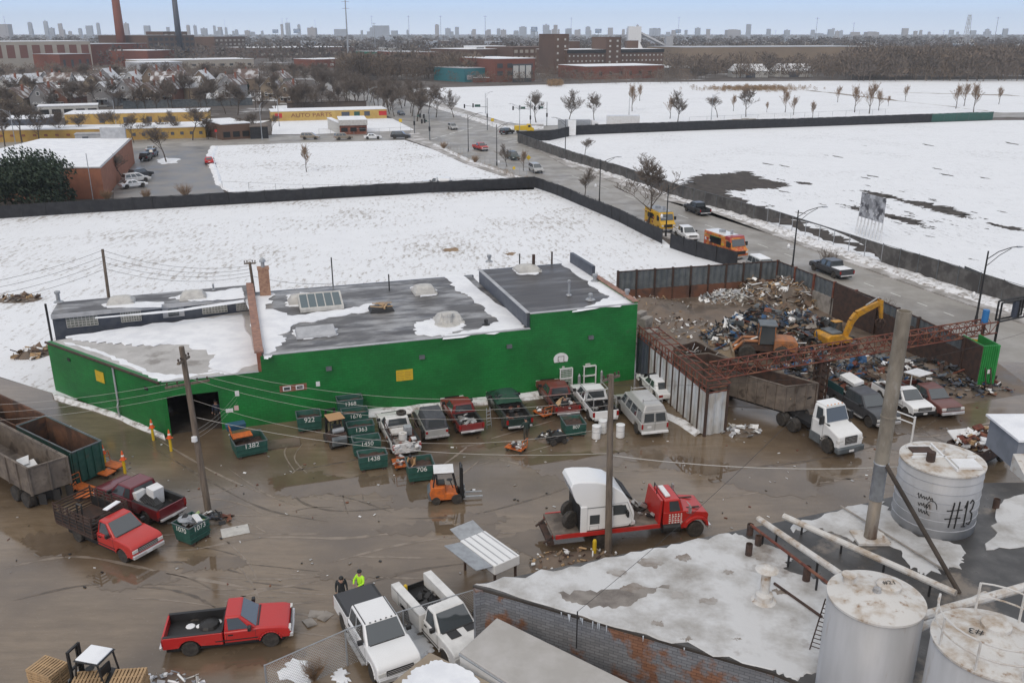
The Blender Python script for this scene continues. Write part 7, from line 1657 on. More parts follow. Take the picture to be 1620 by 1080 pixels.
def wire(a,b,sag,label,r=.014,m='wire',n=14):
    a,b=V(a),V(b);pts=[a.lerp(b,i/n)-V((0,0,4*sag*(i/n)*(1-i/n)))for i in range(n+1)];mb=MB();mb.path(pts,r,4);return tag(mb.build('wire',W_[m]),label,'wire','overhead wires')
LW='thin overhead wire sagging across the yard and warehouse'
far=G(-200,470,8.5)
for k in range(4):
    a=U3t+V((0,0,-.1-k*.55));wire(a,G(-160,462-0*k,8.4)+V((0,0,-k*.55)),.7,LW);wire(a,U4t+V((0,0,-.3-k*.3)),.8,LW)
wire(U4t+V((0,0,-1.2)),G(527,452,7.5)+V((0,0,.2)),.3,LW)
for k,dz in enumerate((0,-.5,-.9,-2.2)):wire(U1t+V((0,0,-.9+dz)),U2t+V((0,0,-.8+dz)),1.3+.15*k,LW,.009,'pale_wire')
for k in range(3):wire(U1t+V((0,0,-2.0-.4*k)),G(-200,640,7.5)+V((0,0,-.5*k)),.6,LW,.009,'pale_wire')
for k in range(3):wire(U1t+V((0,0,-5.2-.25*k)),gi@V((g1+1.2,-.05,2.6-.3*k)),.3,LW,.008,'pale_wire')
wire(U1t+V((0,0,-4.2)),U2t+V((0,0,-4.5)),.9,LW,.014,'pale_wire')
wire(U2t*1+V((0,0,-4.6)),G(1420,738,4.6),.4,'pale thick cable slung from the tow-truck pole to the right',.03,'pale_wire')
wire(U2t+V((0,0,-.6)),G(1640,520,8),1.2,LW,.009);
wp=MB();q=rpt(913,985);wp.tube(q+V((0,0,-1.2)),q+V((0,0,.55)),.03);tag(wp.build('conduit',W_['black']),'short black conduit standing on the snowy roof edge','conduit')
wire(q+V((0,0,.55)),rpt(1250,778)+V((0,0,4.5)),.3,'black wire running low over the snowy roof',.012)
t=empty('white_railing',G(1440,708),0,'white pipe post with two rails behind the tall stack','railing');m=MB();m.tube((0,0,0),(0,0,2.3),.07);m.build('post',W_['white'],t)
for z in(2.2,1.75):m=MB();m.tube((0,0,z),(-1.3,1.9,z),.045);m.build('rail',W_['white'],t)
# ---------------- street vehicles ----------------
def food_truck(label,pl,pm,prf,kind):
    c,rz,_=pl;t=empty('food_truck',c,rz,label,'food truck')
    m=MB();m.side([(-3.2,.55),(-2.5,.55),(-2.35,.9),(-1.65,.9),(-1.5,.5),(1.5,.5),(1.65,.9),(2.35,.9),(2.5,.6),(3.1,.6),(3.15,1.3),(2.55,1.6),(2.15,2.75),(-3.2,2.75)],-1.1,1.1);m.build('body',pm,t,bev=.07)
    m=MB();m.box(-3.1,2.0,-1.0,1.0,2.75,2.85);m.build('roof',prf,t,bev=.04)
    q=[(2.55,-1.05,1.65),(2.55,1.05,1.65),(2.17,1.0,2.62),(2.17,-1.0,2.62)];m=MB();m.panel(q,.04,.96,.06,.9,.06);m.build('windscreen',W_['glass'],t)
    for s_ in(-1,1):
        m=MB();m.box(1.45,2.15,s_*1.1-.012,s_*1.1+.012,1.55,2.3);m.build('side_window',W_['glass'],t)
        for x in(2.0,-2.0):wheel(t,x,s_*.95,.4,.28,'white')
        m=MB();m.box(2.95,3.17,min(s_*.7,s_*1.0),max(s_*.7,s_*1.0),.95,1.2);m.build('headlight',W_['lens'],t)
        m=MB();m.box(2.3,2.42,min(s_*1.1,s_*1.45),max(s_*1.1,s_*1.45),1.7,2.2);m.build('mirror',W_['black'],t)
    m=MB();m.box(3.12,3.18,-.6,.6,.85,1.25);m.build('grille',W_['black'],t)
    m=MB();m.box(3.1,3.3,-1.1,1.1,.45,.65);m.build('bumper',W_['steel'],t)
    m=MB();m.box(-1.9,.4,-1.13,-1.1,1.5,2.35);m.build('serving_hatch',W_['dark'],t)
    m=MB();m.hexa([(-1.9,-1.14,2.36),(.4,-1.14,2.36),(.4,-1.95,2.62),(-1.9,-1.95,2.62)][::-1],[(-1.9,-1.14,2.41),(.4,-1.14,2.41),(.4,-1.95,2.67),(-1.9,-1.95,2.67)][::-1]);m.build('hatch_flap',W_['tarp_green']if kind else pm,t)
    rnd=random.Random(3+kind)
    for i in range(9):
        m=MB();x=rnd.uniform(-3.0,1.2);z=rnd.uniform(.7,2.4);m.box(x,x+rnd.uniform(.25,.6),-1.128-.001*i,-1.103,z,z+rnd.uniform(.15,.35));m.build('menu_picture',rnd.choice([W_['white'],W_['red'],W_['orange'],W_['boll'],W_['brick']]),t)
    m=MB();m.box(-1.2,-.6,-.3,.3,2.85,3.15);m.lathe([(.18,2.85),(.18,3.3),(.25,3.32),(.05,3.4)],10,(.6,.3,0));m.build('roof_vent',W_['galv'],t)
    return t
W_['tarp_green']=mat('awning_green',(.02,.2,.07),.6)
food_truck('yellow food truck parked at the kerb beside a bare street tree',place((1021,356),(1045,369),'R',1.0),paint('truck_yellow',(.62,.36,.02),.2),W_['galv'],0)
ft=food_truck('orange food truck with a red cab top and green awning',place((1119,399),(1155,412),'R',1.0),mat('mural_orange',(.55,.19,.03),.5,c2=(.45,.09,.04),sc1=1.6,lo=.5,hi=.54,c3=(.6,.42,.2),sc3=2.5,lo3=.58,hi3=.62),W_['white'],1)
m=MB();m.hexa([(1.2,-1.13,2.4),(2.25,-1.13,2.4),(2.25,1.13,2.4),(1.2,1.13,2.4)],[(1.2,-1.13,2.88),(2.05,-1.13,2.88),(2.05,1.13,2.88),(1.2,1.13,2.88)]);m.build('cab_top',paint('cab_red',(.33,.03,.03),.3),ft,bev=.05)
pickup('clean white crew cab pickup parked between the two food trucks',place((1066,372),(1086,384),'R',.85),P_white,'crew',L=5.2,w=.92,zb=1.08,zt=1.74,r=.37)
car('silver minivan behind the corrugated fence corner, roof dusted with snow',place((1180,424),(1212,440),'R',.9),P_silver,'minivan',snow=True)
pickup('black crew cab pickup driving away beside the snow bank',place((1103,341),(1085,334),'L',.85),P_black,'crew',L=5.5,w=.97)
d1,_=pickup('dark grey pickup with a snowy bed cover, passing the scrapyard fence',place((1318,440),(1287,428),'L',.9),P_grey,'crew',L=5.8,w=1.0)
m=MB();m.box(-2.75,-1.2,-.85,.85,1.14,1.2);m.build('bed_cover',W_['snow'],d1,bev=.02)
car('silver minivan coming down the street beside the fence corner',place((836,270),(846,275),'R',.9),P_silver,'minivan')
car('dark green car behind the silver minivan on the street',place((800,250),(812,255),'R',.9),P_dkgreen,'suv')
pickup('bright red pickup crossing near the intersection',place((748,236),(763,240),'R',.85),P_rustred.copy()if 0 else P_red2,'ext',L=5.5)
car('small grey car on the street north of the intersection',place((706,203),(718,207),'R',.85),P_silver,'suv')
car('blue-grey car far up the street under the row of bare trees',place((628,181),(634,183),'R',.8),P_blue,'sedan')
car('dark car waiting at the mouth of the side street',place((795,214),(816,211),'R',.8),P_black,'suv')
car('pale tan van parked on the cross street by the wire fence',place((480,221),(500,221),'R',.9),P_tan,'minivan')
car('dull brown car on the cross street below the tyre shop',place((535,222),(555,221),'R',.85),P_tan,'suv')
car('white car on the cross street right of the tyre shop',place((580,221),(600,220.5),'R',.85),P_white,'sedan')
car('long black car on the cross street nearest the intersection',place((622,220),(645,220),'R',.9),P_black,'suv',scale=1.1)
car('bright red car driving alone across the car park',place((325,262),(323,256),'L',.9),P_red,'sedan')
car('black car in the middle of the car park row',place((232,256),(243,250),'R',.8),P_black,'suv')
car('second dark car beside the black one in the car park',place((242,250),(252,244),'R',.8),P_blue,'suv')
car('pale silver car farthest back in the car park row',place((240,243),(250,237),'R',.8),P_silver,'sedan')
car('white car nearest the dark fence in the car park',place((200,299),(228,296),'R',.8),P_white,'sedan')
car('off-white car second from the dark fence in the car park',place((206,290),(232,287),'R',.8),P_white2,'minivan')
car('grey car third from the dark fence in the car park',place((216,283),(240,279),'R',.8),P_grey,'suv')
car('small dark blue car beside the brick supermarket corner',place((188,241),(198,240),'R',.8),P_blue,'sedan')
car('small black car close to the brick supermarket side wall',place((203,256),(209,251),'R',.8),P_black,'sedan')
W7,_=pickup('white pickup with a bed cap, half hidden behind the black fence',place((670,296),(648,297),'L',.85),P_white,'reg',L=5.4)
W7.location=G(690,296);W7.rotation_euler=(0,0,R(175))
m=MB();m.hexa([(-2.7,-.9,1.14),(-.6,-.9,1.14),(-.6,.9,1.14),(-2.7,.9,1.14)],[(-2.6,-.75,1.75),(-.65,-.75,1.75),(-.65,.75,1.75),(-2.6,.75,1.75)]);m.build('bed_cap',P_white,W7,bev=.05)
for i,(u,v,L_,lb)in enumerate([(908,211,9,'white lorry trailer behind the dark fence by the intersection'),(975,204,9,'second pale trailer on the side street'),(985,202.5,8,'short white trailer parked behind the dark meadow fence')][:1]+[(985,203,9.5,'white box trailer parked behind the dark meadow fence')]):
    t=empty('lorry_trailer',G(u,v),.02,lb,'trailer');m=MB();m.box(-L_/2,L_/2,-1.25,1.25,1.1,3.7);m.build('body',W_['white']if i else W_['galv'],t)
    m=MB();m.box(-L_/2,L_/2,-1.0,1.0,.7,1.08);m.build('chassis',W_['dark'],t)
    for x in(-L_/2+1,-L_/2+2.2,L_/2-1):
        for y in(-1,1):wheel(t,x,y,.48,.3,'steel')
    if i==0:
        m=MB();m.side([(L_/2+.3,.6),(L_/2+4,.6),(L_/2+4,1.7),(L_/2+2.6,2.0),(L_/2+2.1,3.2),(L_/2+.3,3.7)],-1.2,1.2);m.build('tractor_cab',P_white,t,bev=.1)
        m=MB();m.box(L_/2+1.2,L_/2+2.0,-1.21,1.21,2.1,2.7);m.build('side_window',W_['glass'],t)
t=empty('truck',G(828,211),0.1,'yellow work truck at the junction beside the dark fence','truck');m=MB();m.box(-2.5,1,-1,1,.9,2.1);m.side([(1,.6),(2.9,.6),(2.9,1.4),(2.3,1.6),(2.0,2.5),(1,2.5)],-1,1);m.build('body',W_['boll'],t,bev=.06)
for x in(-1.5,2.0):
    for y in(-.9,.9):wheel(t,x,y,.42,.28,'steel')
m=MB();m.box(1.2,1.9,-1.01,1.01,1.7,2.3);m.build('side_window',W_['glass'],t)
# ---------------- street furniture ----------------
_lp={}
def lamp(px,h,ang,label,arm=3.0,m='black',group='street lamps',low=False):
    k=(round(h,1),arm,m,low)
    if k not in _lp:
        t=empty('street_lamp',(0,0,0),0,label,'street lamp',group);mb=MB();mb.tube((0,0,0),(0,0,h),.11,.07,8);mb.tube((0,0,0),(0,0,.8),.16,.14,8);mb.build('post',W_[m],t)
        mb=MB();mb.path([(0,0,h-.8),(arm*.35,0,h-.1),(arm*.75,0,h+.25),(arm,0,h+.3)],.045,5);mb.path([(0,0,h-1.5),(arm*.4,0,h-.45),(arm*.75,0,h+.15)],.035,5);mb.build('arm',W_[m],t)
        mb=MB();mb.hexa([(arm-.2,-.12,h+.2),(arm+.45,-.1,h+.22),(arm+.45,.1,h+.22),(arm-.2,.12,h+.2)],[(arm-.2,-.1,h+.34),(arm+.4,-.06,h+.3),(arm+.4,.06,h+.3),(arm-.2,.1,h+.34)]);mb.build('lamp_head',W_['galv'],t)
        if low:mb=MB();mb.tube((0,0,2.6),(-.7,0,2.7),.03);mb.lathe([(.05,2.5),(.16,2.6),(.2,2.85),(.12,3.05),(.03,3.12)],10,(-.75,0,.15));mb.build('globe',W_['white'],t)
        _lp[k]=t
    else:t=copy_tree(_lp[k])
    t.location=G(*px);t.rotation_euler=(0,0,R(ang));t['label']=label;return t
lamp((1253,428),7.2,10,'black street lamp with a white globe at the scrapyard corner',3.2,low=True)
lamp((948,322),7.2,15,'black street lamp at the kerb by the bend of the black fence',3.2,low=True)
lamp((1053,375),7.2,15,'black street lamp beside the yellow food truck',3.2,low=True)
lamp((1543,512),7.2,10,'black street lamp at the far right near the gantry end',3.2,low=True)
lamp((786,262),8.5,25,'street lamp between the silver minivan and the intersection',3.4)
lamp((741,240),8.5,25,'street lamp at the near left corner of the intersection',3.4)
lamp((894,250),8.5,160,'street lamp behind the meadow sign board',3.0)
for i,(u,v,h,an)in enumerate([(26,236,9,170),(185,206,8.5,180),(442,200,8,150),(415,222,9,90),(1125,190,8,30),(822,218,8.5,170),(680,218,8,40),(585,176,8,10),(768,180,7,30),(995,182,6,20)]):lamp((u,v),h,an,'grey street lamp standing farther off beyond the cross street',2.6,'galv','distant street lamps')
def signal(px,h,L,ang,label):
    t=empty('traffic_signal',G(*px),R(ang),label,'traffic light','traffic lights');mb=MB();mb.tube((0,0,0),(0,0,h),.12,.09,8);mb.tube((0,0,h*.72),(L,0,h*.76),.07,.05,6);mb.build('mast',W_['corr_grey'],t)
    for x,z in((L,h*.75),(L*.62,h*.77),(.0,h*.45)):mb=MB();mb.box(x-.2,x+.2,-.2,.2,z-.55,z+.55);mb.build('signal_head',W_['black'],t)
    mb=MB();mb.box(L*.3,L*.55,-.03,.03,h*.72,h*.8);mb.build('street_sign',W_['binteal'],t)
signal((771,206),9,6.5,185,'traffic light mast reaching left over the street at the far corner')
signal((839,208),8.5,5,170,'traffic light mast by the dark fence on the side street')
signal((656,212),6.5,3,-20,'traffic light at the near left corner beyond the tyre shop')
signal((680,222),6.5,2,200,'traffic light at the corner of the square snow lot')
signal((865,199),7,4,200,'traffic light mast behind the fence by the lorry trailer')
for i,(u,v,s_,lb,mm)in enumerate([(836,268,.75,'yellow diamond warning sign by the silver minivan','boll'),(813,286,.5,'small yellow sign at the fence bend','boll'),(789,275,.4,'small white sign at the edge of the square snow lot','white'),(343,222,.6,'stop sign at the car park exit','red'),(634,204,.9,'yellow notice on the wire fence by the corner','boll'),(779,203,.9,'yellow notice board at the far corner of the junction','boll')]):
    t=empty('road_sign',G(u,v),.2,lb,'road sign');mb=MB();mb.tube((0,0,0),(0,0,2.6),.035);mb.build('post',W_['galv'],t);mb=MB();mb.cbox((0,-.05,2.4),(s_,.03,s_),0,0,0,R(45)if 'diamond' in lb else 0);mb.build('plate',W_[mm],t)
# billboard on white stilts in the meadow
bp0,bp1=G(1355,371),G(1393,384);bb=empty('billboard',bp0,0,'grey picture board raised on white crossed stilts in the snow meadow','billboard');d=bp1-bp0;L=d.length;d/=L
mb=MB();mb.hexa([V((0,0,2.6)),d*L+V((0,0,2.6)),d*L+V((.05,.1,2.6)),V((.05,.1,2.6))],[V((0,0,5.9)),d*L+V((0,0,5.9)),d*L+V((.05,.1,5.9)),V((.05,.1,5.9))]);mb.build('board',mat('poster_grey',(.24,.245,.26),.6,c2=(.48,.49,.52),sc1=.55,lo=.45,hi=.55,c3=(.07,.07,.08),sc3=.8),bb)
mb=MB()
for i in range(8):x=d*(L*i/7);mb.tube(x,x+V((0,0,2.6)),.06);mb.tube(x,d*(L*min(7,i+1)/7)+V((0,0,2.4)),.04);mb.tube(x+V((.4,1.6,0)),x+V((0,0,3.6)),.05)
mb.build('stilts',W_['white'],bb)
t=empty('notice_board',G(1063-165,216),0,'white paired sign panels at the meadow corner behind the fence','sign');mb=MB();mb.box(-1.6,-.05,-.05,.05,.8,4.2);mb.build('panel',W_['galv'],t);mb=MB();mb.box(.05,2.2,-.05,.05,.2,4.4);mb.build('panel',W_['white'],t)
# ---------------- trees ----------------
def tree_parts(seed,h,spread,tr=.16,lv=3,up=.55,n0=9,tw=.013,dense=1.0):
    rnd=random.Random(seed);T=MB();Cc=MB()
    def br(p,d,L,r,lev):
        k=3 if lev<2 else 2;q=p;pts=[p]
        for i in range(k):
            d=(d+V((rnd.gauss(0,.12),rnd.gauss(0,.12),.06+rnd.gauss(0,.06)))).normalized();e=q+d*(L/k);pts.append(e)
            (T if lev<2 else Cc).tube(q,e,max(tw,r*(1-.75*i/k)),max(tw,r*(1-.75*(i+1)/k)),6 if lev==0 else 4 if lev==1 else 3,cap=False);q=e
        if lev>=lv:return
        m_=[n0,6,int(6*dense),int(4*dense)][lev]
        for i in range(m_):
            f=rnd.uniform(.38 if lev==0 else .2,1.0)if i else 1.0
            g=f*k;j=min(int(g),k-1);b=pts[j].lerp(pts[j+1],g-j);a=rnd.uniform(0,6.28)
            o=V((math.cos(a),math.sin(a),0));dd_=(d*.55+o*spread+V((0,0,up*rnd.random()))).normalized()
            br(b,dd_,L*rnd.uniform(.42,.68)*(1.25-.5*f if lev==0 else 1),r*(1-.7*f)*.62,lev+1)
    br(V((0,0,0)),V((0,0,1)),h*.62,tr,0)
    return T,Cc
_tp={}
def tree(kind,pos,s,rz,label,group=None):
    if kind not in _tp:
        sd,h,sp,up,n0,de,lv,tw,cr={'a':(1,9,.8,.5,10,1,4,.024,'twig'),'b':(2,9,.65,.7,9,1,4,.024,'twig'),'c':(5,9,.95,.4,11,.9,4,.024,'twig'),'t':(7,8,.45,.9,10,.8,4,.024,'twig_tan')}[kind]
        T,Cc=tree_parts(sd,h,sp,.17,lv,up,n0,tw,de);t=empty('bare_tree',(0,0,0),0,label,'tree',group);k9=9/max(p[2]for p in Cc.v)
        for q in(T,Cc):q.v=[(x*k9,y*k9,z*k9)for x,y,z in q.v]
        T.build('trunk',W_['bark'],t);Cc.build('crown',W_[cr],t);_tp[kind]=t
    else:t=copy_tree(_tp[kind])
    t.location=pos;t.rotation_euler=(0,0,rz);t.scale=(s,)*3;t['label']=label
    if group:t['group']=group
    elif 'group' in t:del t['group']
    return t
rnd=random.Random(11)
def th(u,v,v2):return HT(u,v,v2)/9.0
for u,v,v2,k,lb in[(1023,360,240,'a','big spreading bare tree at the kerb beside the yellow food truck'),(925,312,262,'b','slim bare tree at the kerb by the bend of the black fence'),(802,264,226,'b','thin young bare tree left of the green car on the street'),(828,270,235,'t','thin young bare tree beside the silver minivan'),(485,272,226,'t','lone thin tree standing in the square snow lot'),(263,256,197,'c','bare tree on the snowy island in the car park'),(925,247,217,'c','small bare tree inside the meadow fence corner'),(195,288,240,'c','dark bushy bare tree at the brick supermarket wall')]:tree(k,G(u,v),th(u,v,v2),u,lb)
GR='bare street trees beyond the cross street'
for u,v,v2,k in[(848,194,142,'a'),(899,194,139,'b'),(940,192,145,'a'),(1072,195,140,'b'),(1180,185,136,'a'),(1135,186,150,'c'),(690,186,138,'a'),(718,186,140,'b'),(665,170,125,'a'),(640,168,122,'c'),(652,184,128,'b'),(678,180,130,'c'),(622,160,118,'a'),(605,158,115,'b'),(660,192,140,'c')]:tree(k,G(u,v),th(u,v,v2),u*1.3,'bare brown street tree beside the road beyond the intersection',GR)
G2='bare trees in front of the yellow walls'
for u,v,v2,k in[(62,228,165,'a'),(130,219,176,'c'),(188,216,172,'c'),(235,219,180,'a'),(280,217,172,'b'),(330,220,182,'a'),(375,217,184,'c'),(36,230,150,'c'),(98,222,172,'a'),(165,213,176,'c'),(212,226,178,'a'),(305,222,166,'c'),(400,215,175,'a'),(255,215,182,'b'),(8,232,168,'a'),(270,205,180,'c'),(430,208,180,'c')]:tree(k,G(u,v),th(u,v,v2),u*1.7,'bare dark tree on the pavement before the long yellow walls',G2)
G3='bare trees among the small houses'
for i in range(95):
    u=rnd.uniform(-60,560);v=rnd.choice([rnd.uniform(128,182),rnd.uniform(160,184)]);tree(rnd.choice('abca'),G(u,v),rnd.uniform(.8,1.4),rnd.uniform(0,6),'bare grey-brown tree among the small gabled houses',G3)
G4='bare boulevard trees left of the far road'
for i in range(52):
    f=rnd.random();u=470+f*190+rnd.uniform(-25,25);v=128+f*58+rnd.uniform(-9,6);tree(rnd.choice('abc'),G(u,v),rnd.uniform(.9,1.3),rnd.uniform(0,6),'bare boulevard tree in the dense rows left of the far road',G4)
G5='thin tan saplings on the far common'
for u,v,v2 in[(1375,180,126),(1352,178,132),(1242,178,140),(1255,182,150),(1160,176,148),(1178,162,133),(1213,178,160),(1285,188,158),(1325,162,134),(1405,168,150),(1540,178,128),(1512,172,130),(1525,168,128),(1580,165,135),(1000,176,130),(1012,160,132),(1432,160,133),(1060,188,150),(1240,160,136),(1390,175,140)]:tree('t',G(u,v),th(u,v,v2),u,'thin tan sapling standing in the snow of the far common',G5)
# evergreen beside the brick supermarket
def evergreen(pos,w,h,label):
    t=empty('evergreen_tree',pos,0,label,'tree');mb=MB();mb.tube((0,0,0),(0,0,h*.8),.3,.05,8);mb.build('trunk',W_['bark'],t)
    mb=MB();r_=random.Random(2);lobes=[(r_.uniform(-w*.36,w*.36),r_.uniform(-w*.22,w*.22),r_.uniform(.1,.74)*h,r_.uniform(.13,.23)*w)for _ in range(30)]+[(0,0,h*.72,w*.24)]
    for lx,ly,lz,lr in lobes:
        for i in range(420):
            a,b=r_.uniform(0,6.28),math.acos(r_.uniform(-.6,1));q=lr*r_.uniform(.55,1.08)
            c=V((lx+q*math.sin(b)*math.cos(a),ly+q*math.sin(b)*math.sin(a),lz+q*math.cos(b)*.85))
            if c.z<.05:continue
            n=V((r_.gauss(0,1),r_.gauss(0,1),r_.gauss(.4,1))).normalized();x=n.orthogonal().normalized();y=n.cross(x);s=r_.uniform(.22,.5);mb.face([c-x*s*.35,c+y*s,c+x*s*.35,c-y*s*.7])
    mb.build('crown',mat('needles',(.018,.034,.02),.8,c2=(.035,.055,.03),sc1=.9,c3=(.05,.052,.03),sc3=2.2,lo3=.6,hi3=.75),t)
evergreen(G(46,328),14.0,HT(48,326,247)*1.22,'broad dark evergreen in front of the brick supermarket')
evergreen(G(388,152),4,7.5,'small dark fir among the small houses')
def shrub(pos,s,label,m,seed,group=None):
    t=empty('bare_shrub',pos,0,label,'shrub',group);a,b=MB(),MB();r_=random.Random(seed)
    for i in range(70):
        g=r_.uniform(0,6.28);d=V((math.cos(g)*r_.uniform(.1,.9),math.sin(g)*r_.uniform(.1,.9),1)).normalized();L=s*r_.uniform(.6,1);e=d*L;a.tube((d.x*.1,d.y*.1,0),e*.6,.02,.012,3)
        for k in range(6):f=r_.uniform(.35,.95);d2=(d+V((r_.gauss(0,.35),r_.gauss(0,.35),r_.gauss(.1,.2)))).normalized();b.tube(e*f*.9,e*f*.9+d2*L*.4,.011,.006,3,cap=False)
    a.build('stems',W_[m],t);b.build('twigs',W_[m],t)
for i,(u,v,s,lb,mm)in enumerate([(294,313,2.6,'round tan shrub at the near edge of the car park','twig_tan'),(232,316,1.9,'low tan shrub beside the parked white cars','twig_tan'),(170,318,2.0,'tan shrub at the foot of the brick supermarket','twig_tan'),(1440,672-230,2.2,'bare shrub at the street edge by the scrapyard fence','twig'),(497,1075,1.0,'dry reddish weed behind the chain link fence','twig_tan'),(702,236,1.8,'reddish shrub at the corner of the square snow lot','twig_tan'),(752,258,1.7,'dark reddish shrub beside the street lamp','twig_tan'),(1310,425,2.4,'bare shrub in front of the passing grey pickup','twig')]):
    shrub(G(u,v)if i!=3 else G(1395,505),s,lb,mm,i)
# ---------------- woods and reeds ----------------
def woods(name,pts_fn,n,hmin,hmax,seed,m,twigs=70,tw=.05,label=None,kind_cat='woods'):
    import numpy as np
    r_=random.Random(seed);protos=[]
    for k in range(4):
        vs=[];
        for i in range(twigs):
            a=r_.uniform(0,6.28);q=math.sqrt(r_.random())*.42;z=r_.uniform(.18,1.0);q*=(1.15-abs(z-.55)*1.3)
            c=V((q*math.cos(a),q*math.sin(a),z));d=V((math.cos(a)*r_.uniform(.1,.7),math.sin(a)*r_.uniform(.1,.7),r_.uniform(.3,1))).normalized()*r_.uniform(.06,.17)
            sd_=V((r_.gauss(0,1),r_.gauss(0,1),0)).normalized()*tw*r_.uniform(.5,1)*.1
            vs+=[c-sd_,c+sd_,c+d+sd_*.4,c+d-sd_*.4]
        sd_=V((.012,0,0));vs+=[V((-.014,0,0)),V((.014,0,0)),V((.006,0,.7)),V((-.006,0,.7))]
        protos.append(np.array([tuple(p)for p in vs],dtype=np.float32))
    allv=[]
    for i in range(n):
        p=pts_fn(r_)
        if p is None:continue
        h=r_.uniform(hmin,hmax);a=r_.uniform(0,6.28);P_=protos[r_.randrange(4)];c,s=math.cos(a),math.sin(a)
        Q=np.empty_like(P_);wv=r_.uniform(.8,1.5)
        Q[:,0]=(P_[:,0]*c-P_[:,1]*s)*h*wv+p.x;Q[:,1]=(P_[:,0]*s+P_[:,1]*c)*h*wv+p.y;Q[:,2]=P_[:,2]*h+p.z;allv.append(Q)
    A_=np.concatenate(allv);nq=len(A_)//4;me=bpy.data.meshes.new(name);me.vertices.add(len(A_));me.vertices.foreach_set('co',A_.ravel())
    me.loops.add(nq*4);me.loops.foreach_set('vertex_index',np.arange(nq*4,dtype=np.int32));me.polygons.add(nq);me.polygons.foreach_set('loop_start',np.arange(0,nq*4,4,dtype=np.int32));me.polygons.foreach_set('loop_total',np.full(nq,4,dtype=np.int32));me.materials.append(W_[m]);me.update(calc_edges=True);me.validate()
    o=bpy.data.objects.new(name,me);COL.objects.link(o);return tag(o,label,kind_cat,kind='stuff')
W_['wood_a']=mat('winter_wood',(.15,.118,.095),.95,c2=(.10,.082,.07),sc1=.03,c3=(.21,.155,.11),sc3=.06,lo3=.5,hi3=.65)
W_['wood_b']=mat('winter_wood_far',(.12,.103,.094),.95,c2=(.09,.08,.076),sc1=.01,c3=(.16,.13,.108),sc3=.015,lo3=.5,hi3=.65)
def band(u0,u1,v0,v1):return lambda r_:G(r_.uniform(u0,u1),v0+(v1-v0)*r_.random()**1.0)
def worldband(y0,y1,spread=.72):
    def f(r_):y=math.exp(r_.uniform(math.log(y0),math.log(y1)));return V((r_.uniform(-spread,spread)*y,y,-.1))
    return f
woods('woods',band(1340,1760,104,129),620,10,17,1,'wood_a',120,.30,'dense brown winter wood at the far right beyond the common')
woods('woods',band(1060,1400,107,126),260,7,13,2,'wood_a',110,.28,'bushy winter trees before the long tan warehouse')
woods('woods',band(700,1100,118,134),240,3,7,3,'wood_a',90,.25,'scrubby bushes along the top of the snow common')
woods('woods',band(540,760,112,128),260,9,14,4,'wood_a',120,.28,'mass of bare trees before the red brick hall')
woods('woods',band(-120,520,115,128),300,4,8,5,'wood_a',110,.28,'bare trees behind the gabled houses')
woods('woods',worldband(760,1500),900,10,17,6,'wood_b',50,.7,'wide belt of winter trees across the middle distance')
woods('woods',worldband(1500,6500,.75),2600,11,19,7,'wood_b',26,1.6,'endless far tree cover reaching the horizon')
woods('reeds',lambda r_:G(1190+r_.gauss(0,38),142.5+r_.gauss(0,1.7)),500,1.0,2.0,8,'reed',60,.6,'tan reeds in a long patch on the far common','reeds')
woods('reeds',band(868,888,133,137.5),120,1.5,3.0,9,'reed',60,.6,'small tan reed clump at the top of the common','reeds')
woods('weeds',lambda r_:G(*[(690,232),(740,258),(800,277),(842,291)][r_.randrange(3)]).lerp(G(*[(740,258),(800,277),(842,291)][r_.randrange(3)]),r_.random()),60,.5,1.2,10,'twig_tan' if 0 else 'reed',40,.3,'dry weeds along the street side of the snow lot','weeds')
# ---------------- the supermarket and the yellow shops ----------------
def block(name,label,a,b,top,depth,mw_,mr='snow',cat='building',base=None,win=None,wm='glass',parapet=.0,roofc=None):
    """front wall from photo point a to b on the ground, top row of the photo gives its height"""
    p,q=G(*a),G(*b);h=HT(a[0],a[1],top);d=q-p;L=d.length;rz=math.atan2(d.y,d.x);t=empty(name,p,rz,label,cat)
    m=MB();m.box(0,L,0,depth,-.1,h-.25);m.build('wall',W_[mw_]if isinstance(mw_,str)else mw_,t)
    m=MB();m.box(-.15,L+.15,-.15,depth+.15,h-.24,h);m.build('roof',W_[mr],t)
    if win:
        nx,ny,fw_,fh_,z0,z1=win;f0=None;cw_,chh=L/nx,(z1-z0)*h/ny;mb=MB();mb.box(-cw_*fw_/2,cw_*fw_/2,-.12,-.01,-chh*fh_/2,chh*fh_/2)
        for j in range(ny):
            for i in range(nx):
                if f0 is None:f0=mb.build('window',W_[wm],t);c=f0
                else:c=f0.copy();COL.objects.link(c)
                c.location=(cw_*(i+.5),0,z0*h+chh*(j+.5))
    return t,L,h
sp_,L,h=block('supermarket','brick supermarket with a white snowy roof behind the evergreen',(-120,316),(166,314),266,1,'brick')
p,q,r2_=G(-120,316),G(166,314),G(187,289)
for ch in list(sp_.children):bpy.data.objects.remove(ch)
spi=(Matrix.Translation(p)@Matrix.Rotation(sp_.rotation_euler[2],4,'Z')).inverted();e=(spi@r2_);e2=e*2.6-(spi@q)*1.6
W_['brick_sm']=mat('supermarket_brick',(.30,.125,.075),.85,c2=(.25,.105,.065),sc1=.8)
Lq=(spi@q).x
m=MB();m.prism([(0,0),(Lq,0),(e2.x,e2.y),(0,e2.y)],-.1,h-.2);m.build('wall',W_['brick_sm'],sp_)
m=MB();m.prism([(.2,.2),(Lq-.3,.2),(e2.x-.3,e2.y-.2),(.2,e2.y-.2)],h-.195,h-.05);m.build('roof',W_['snow'],sp_)
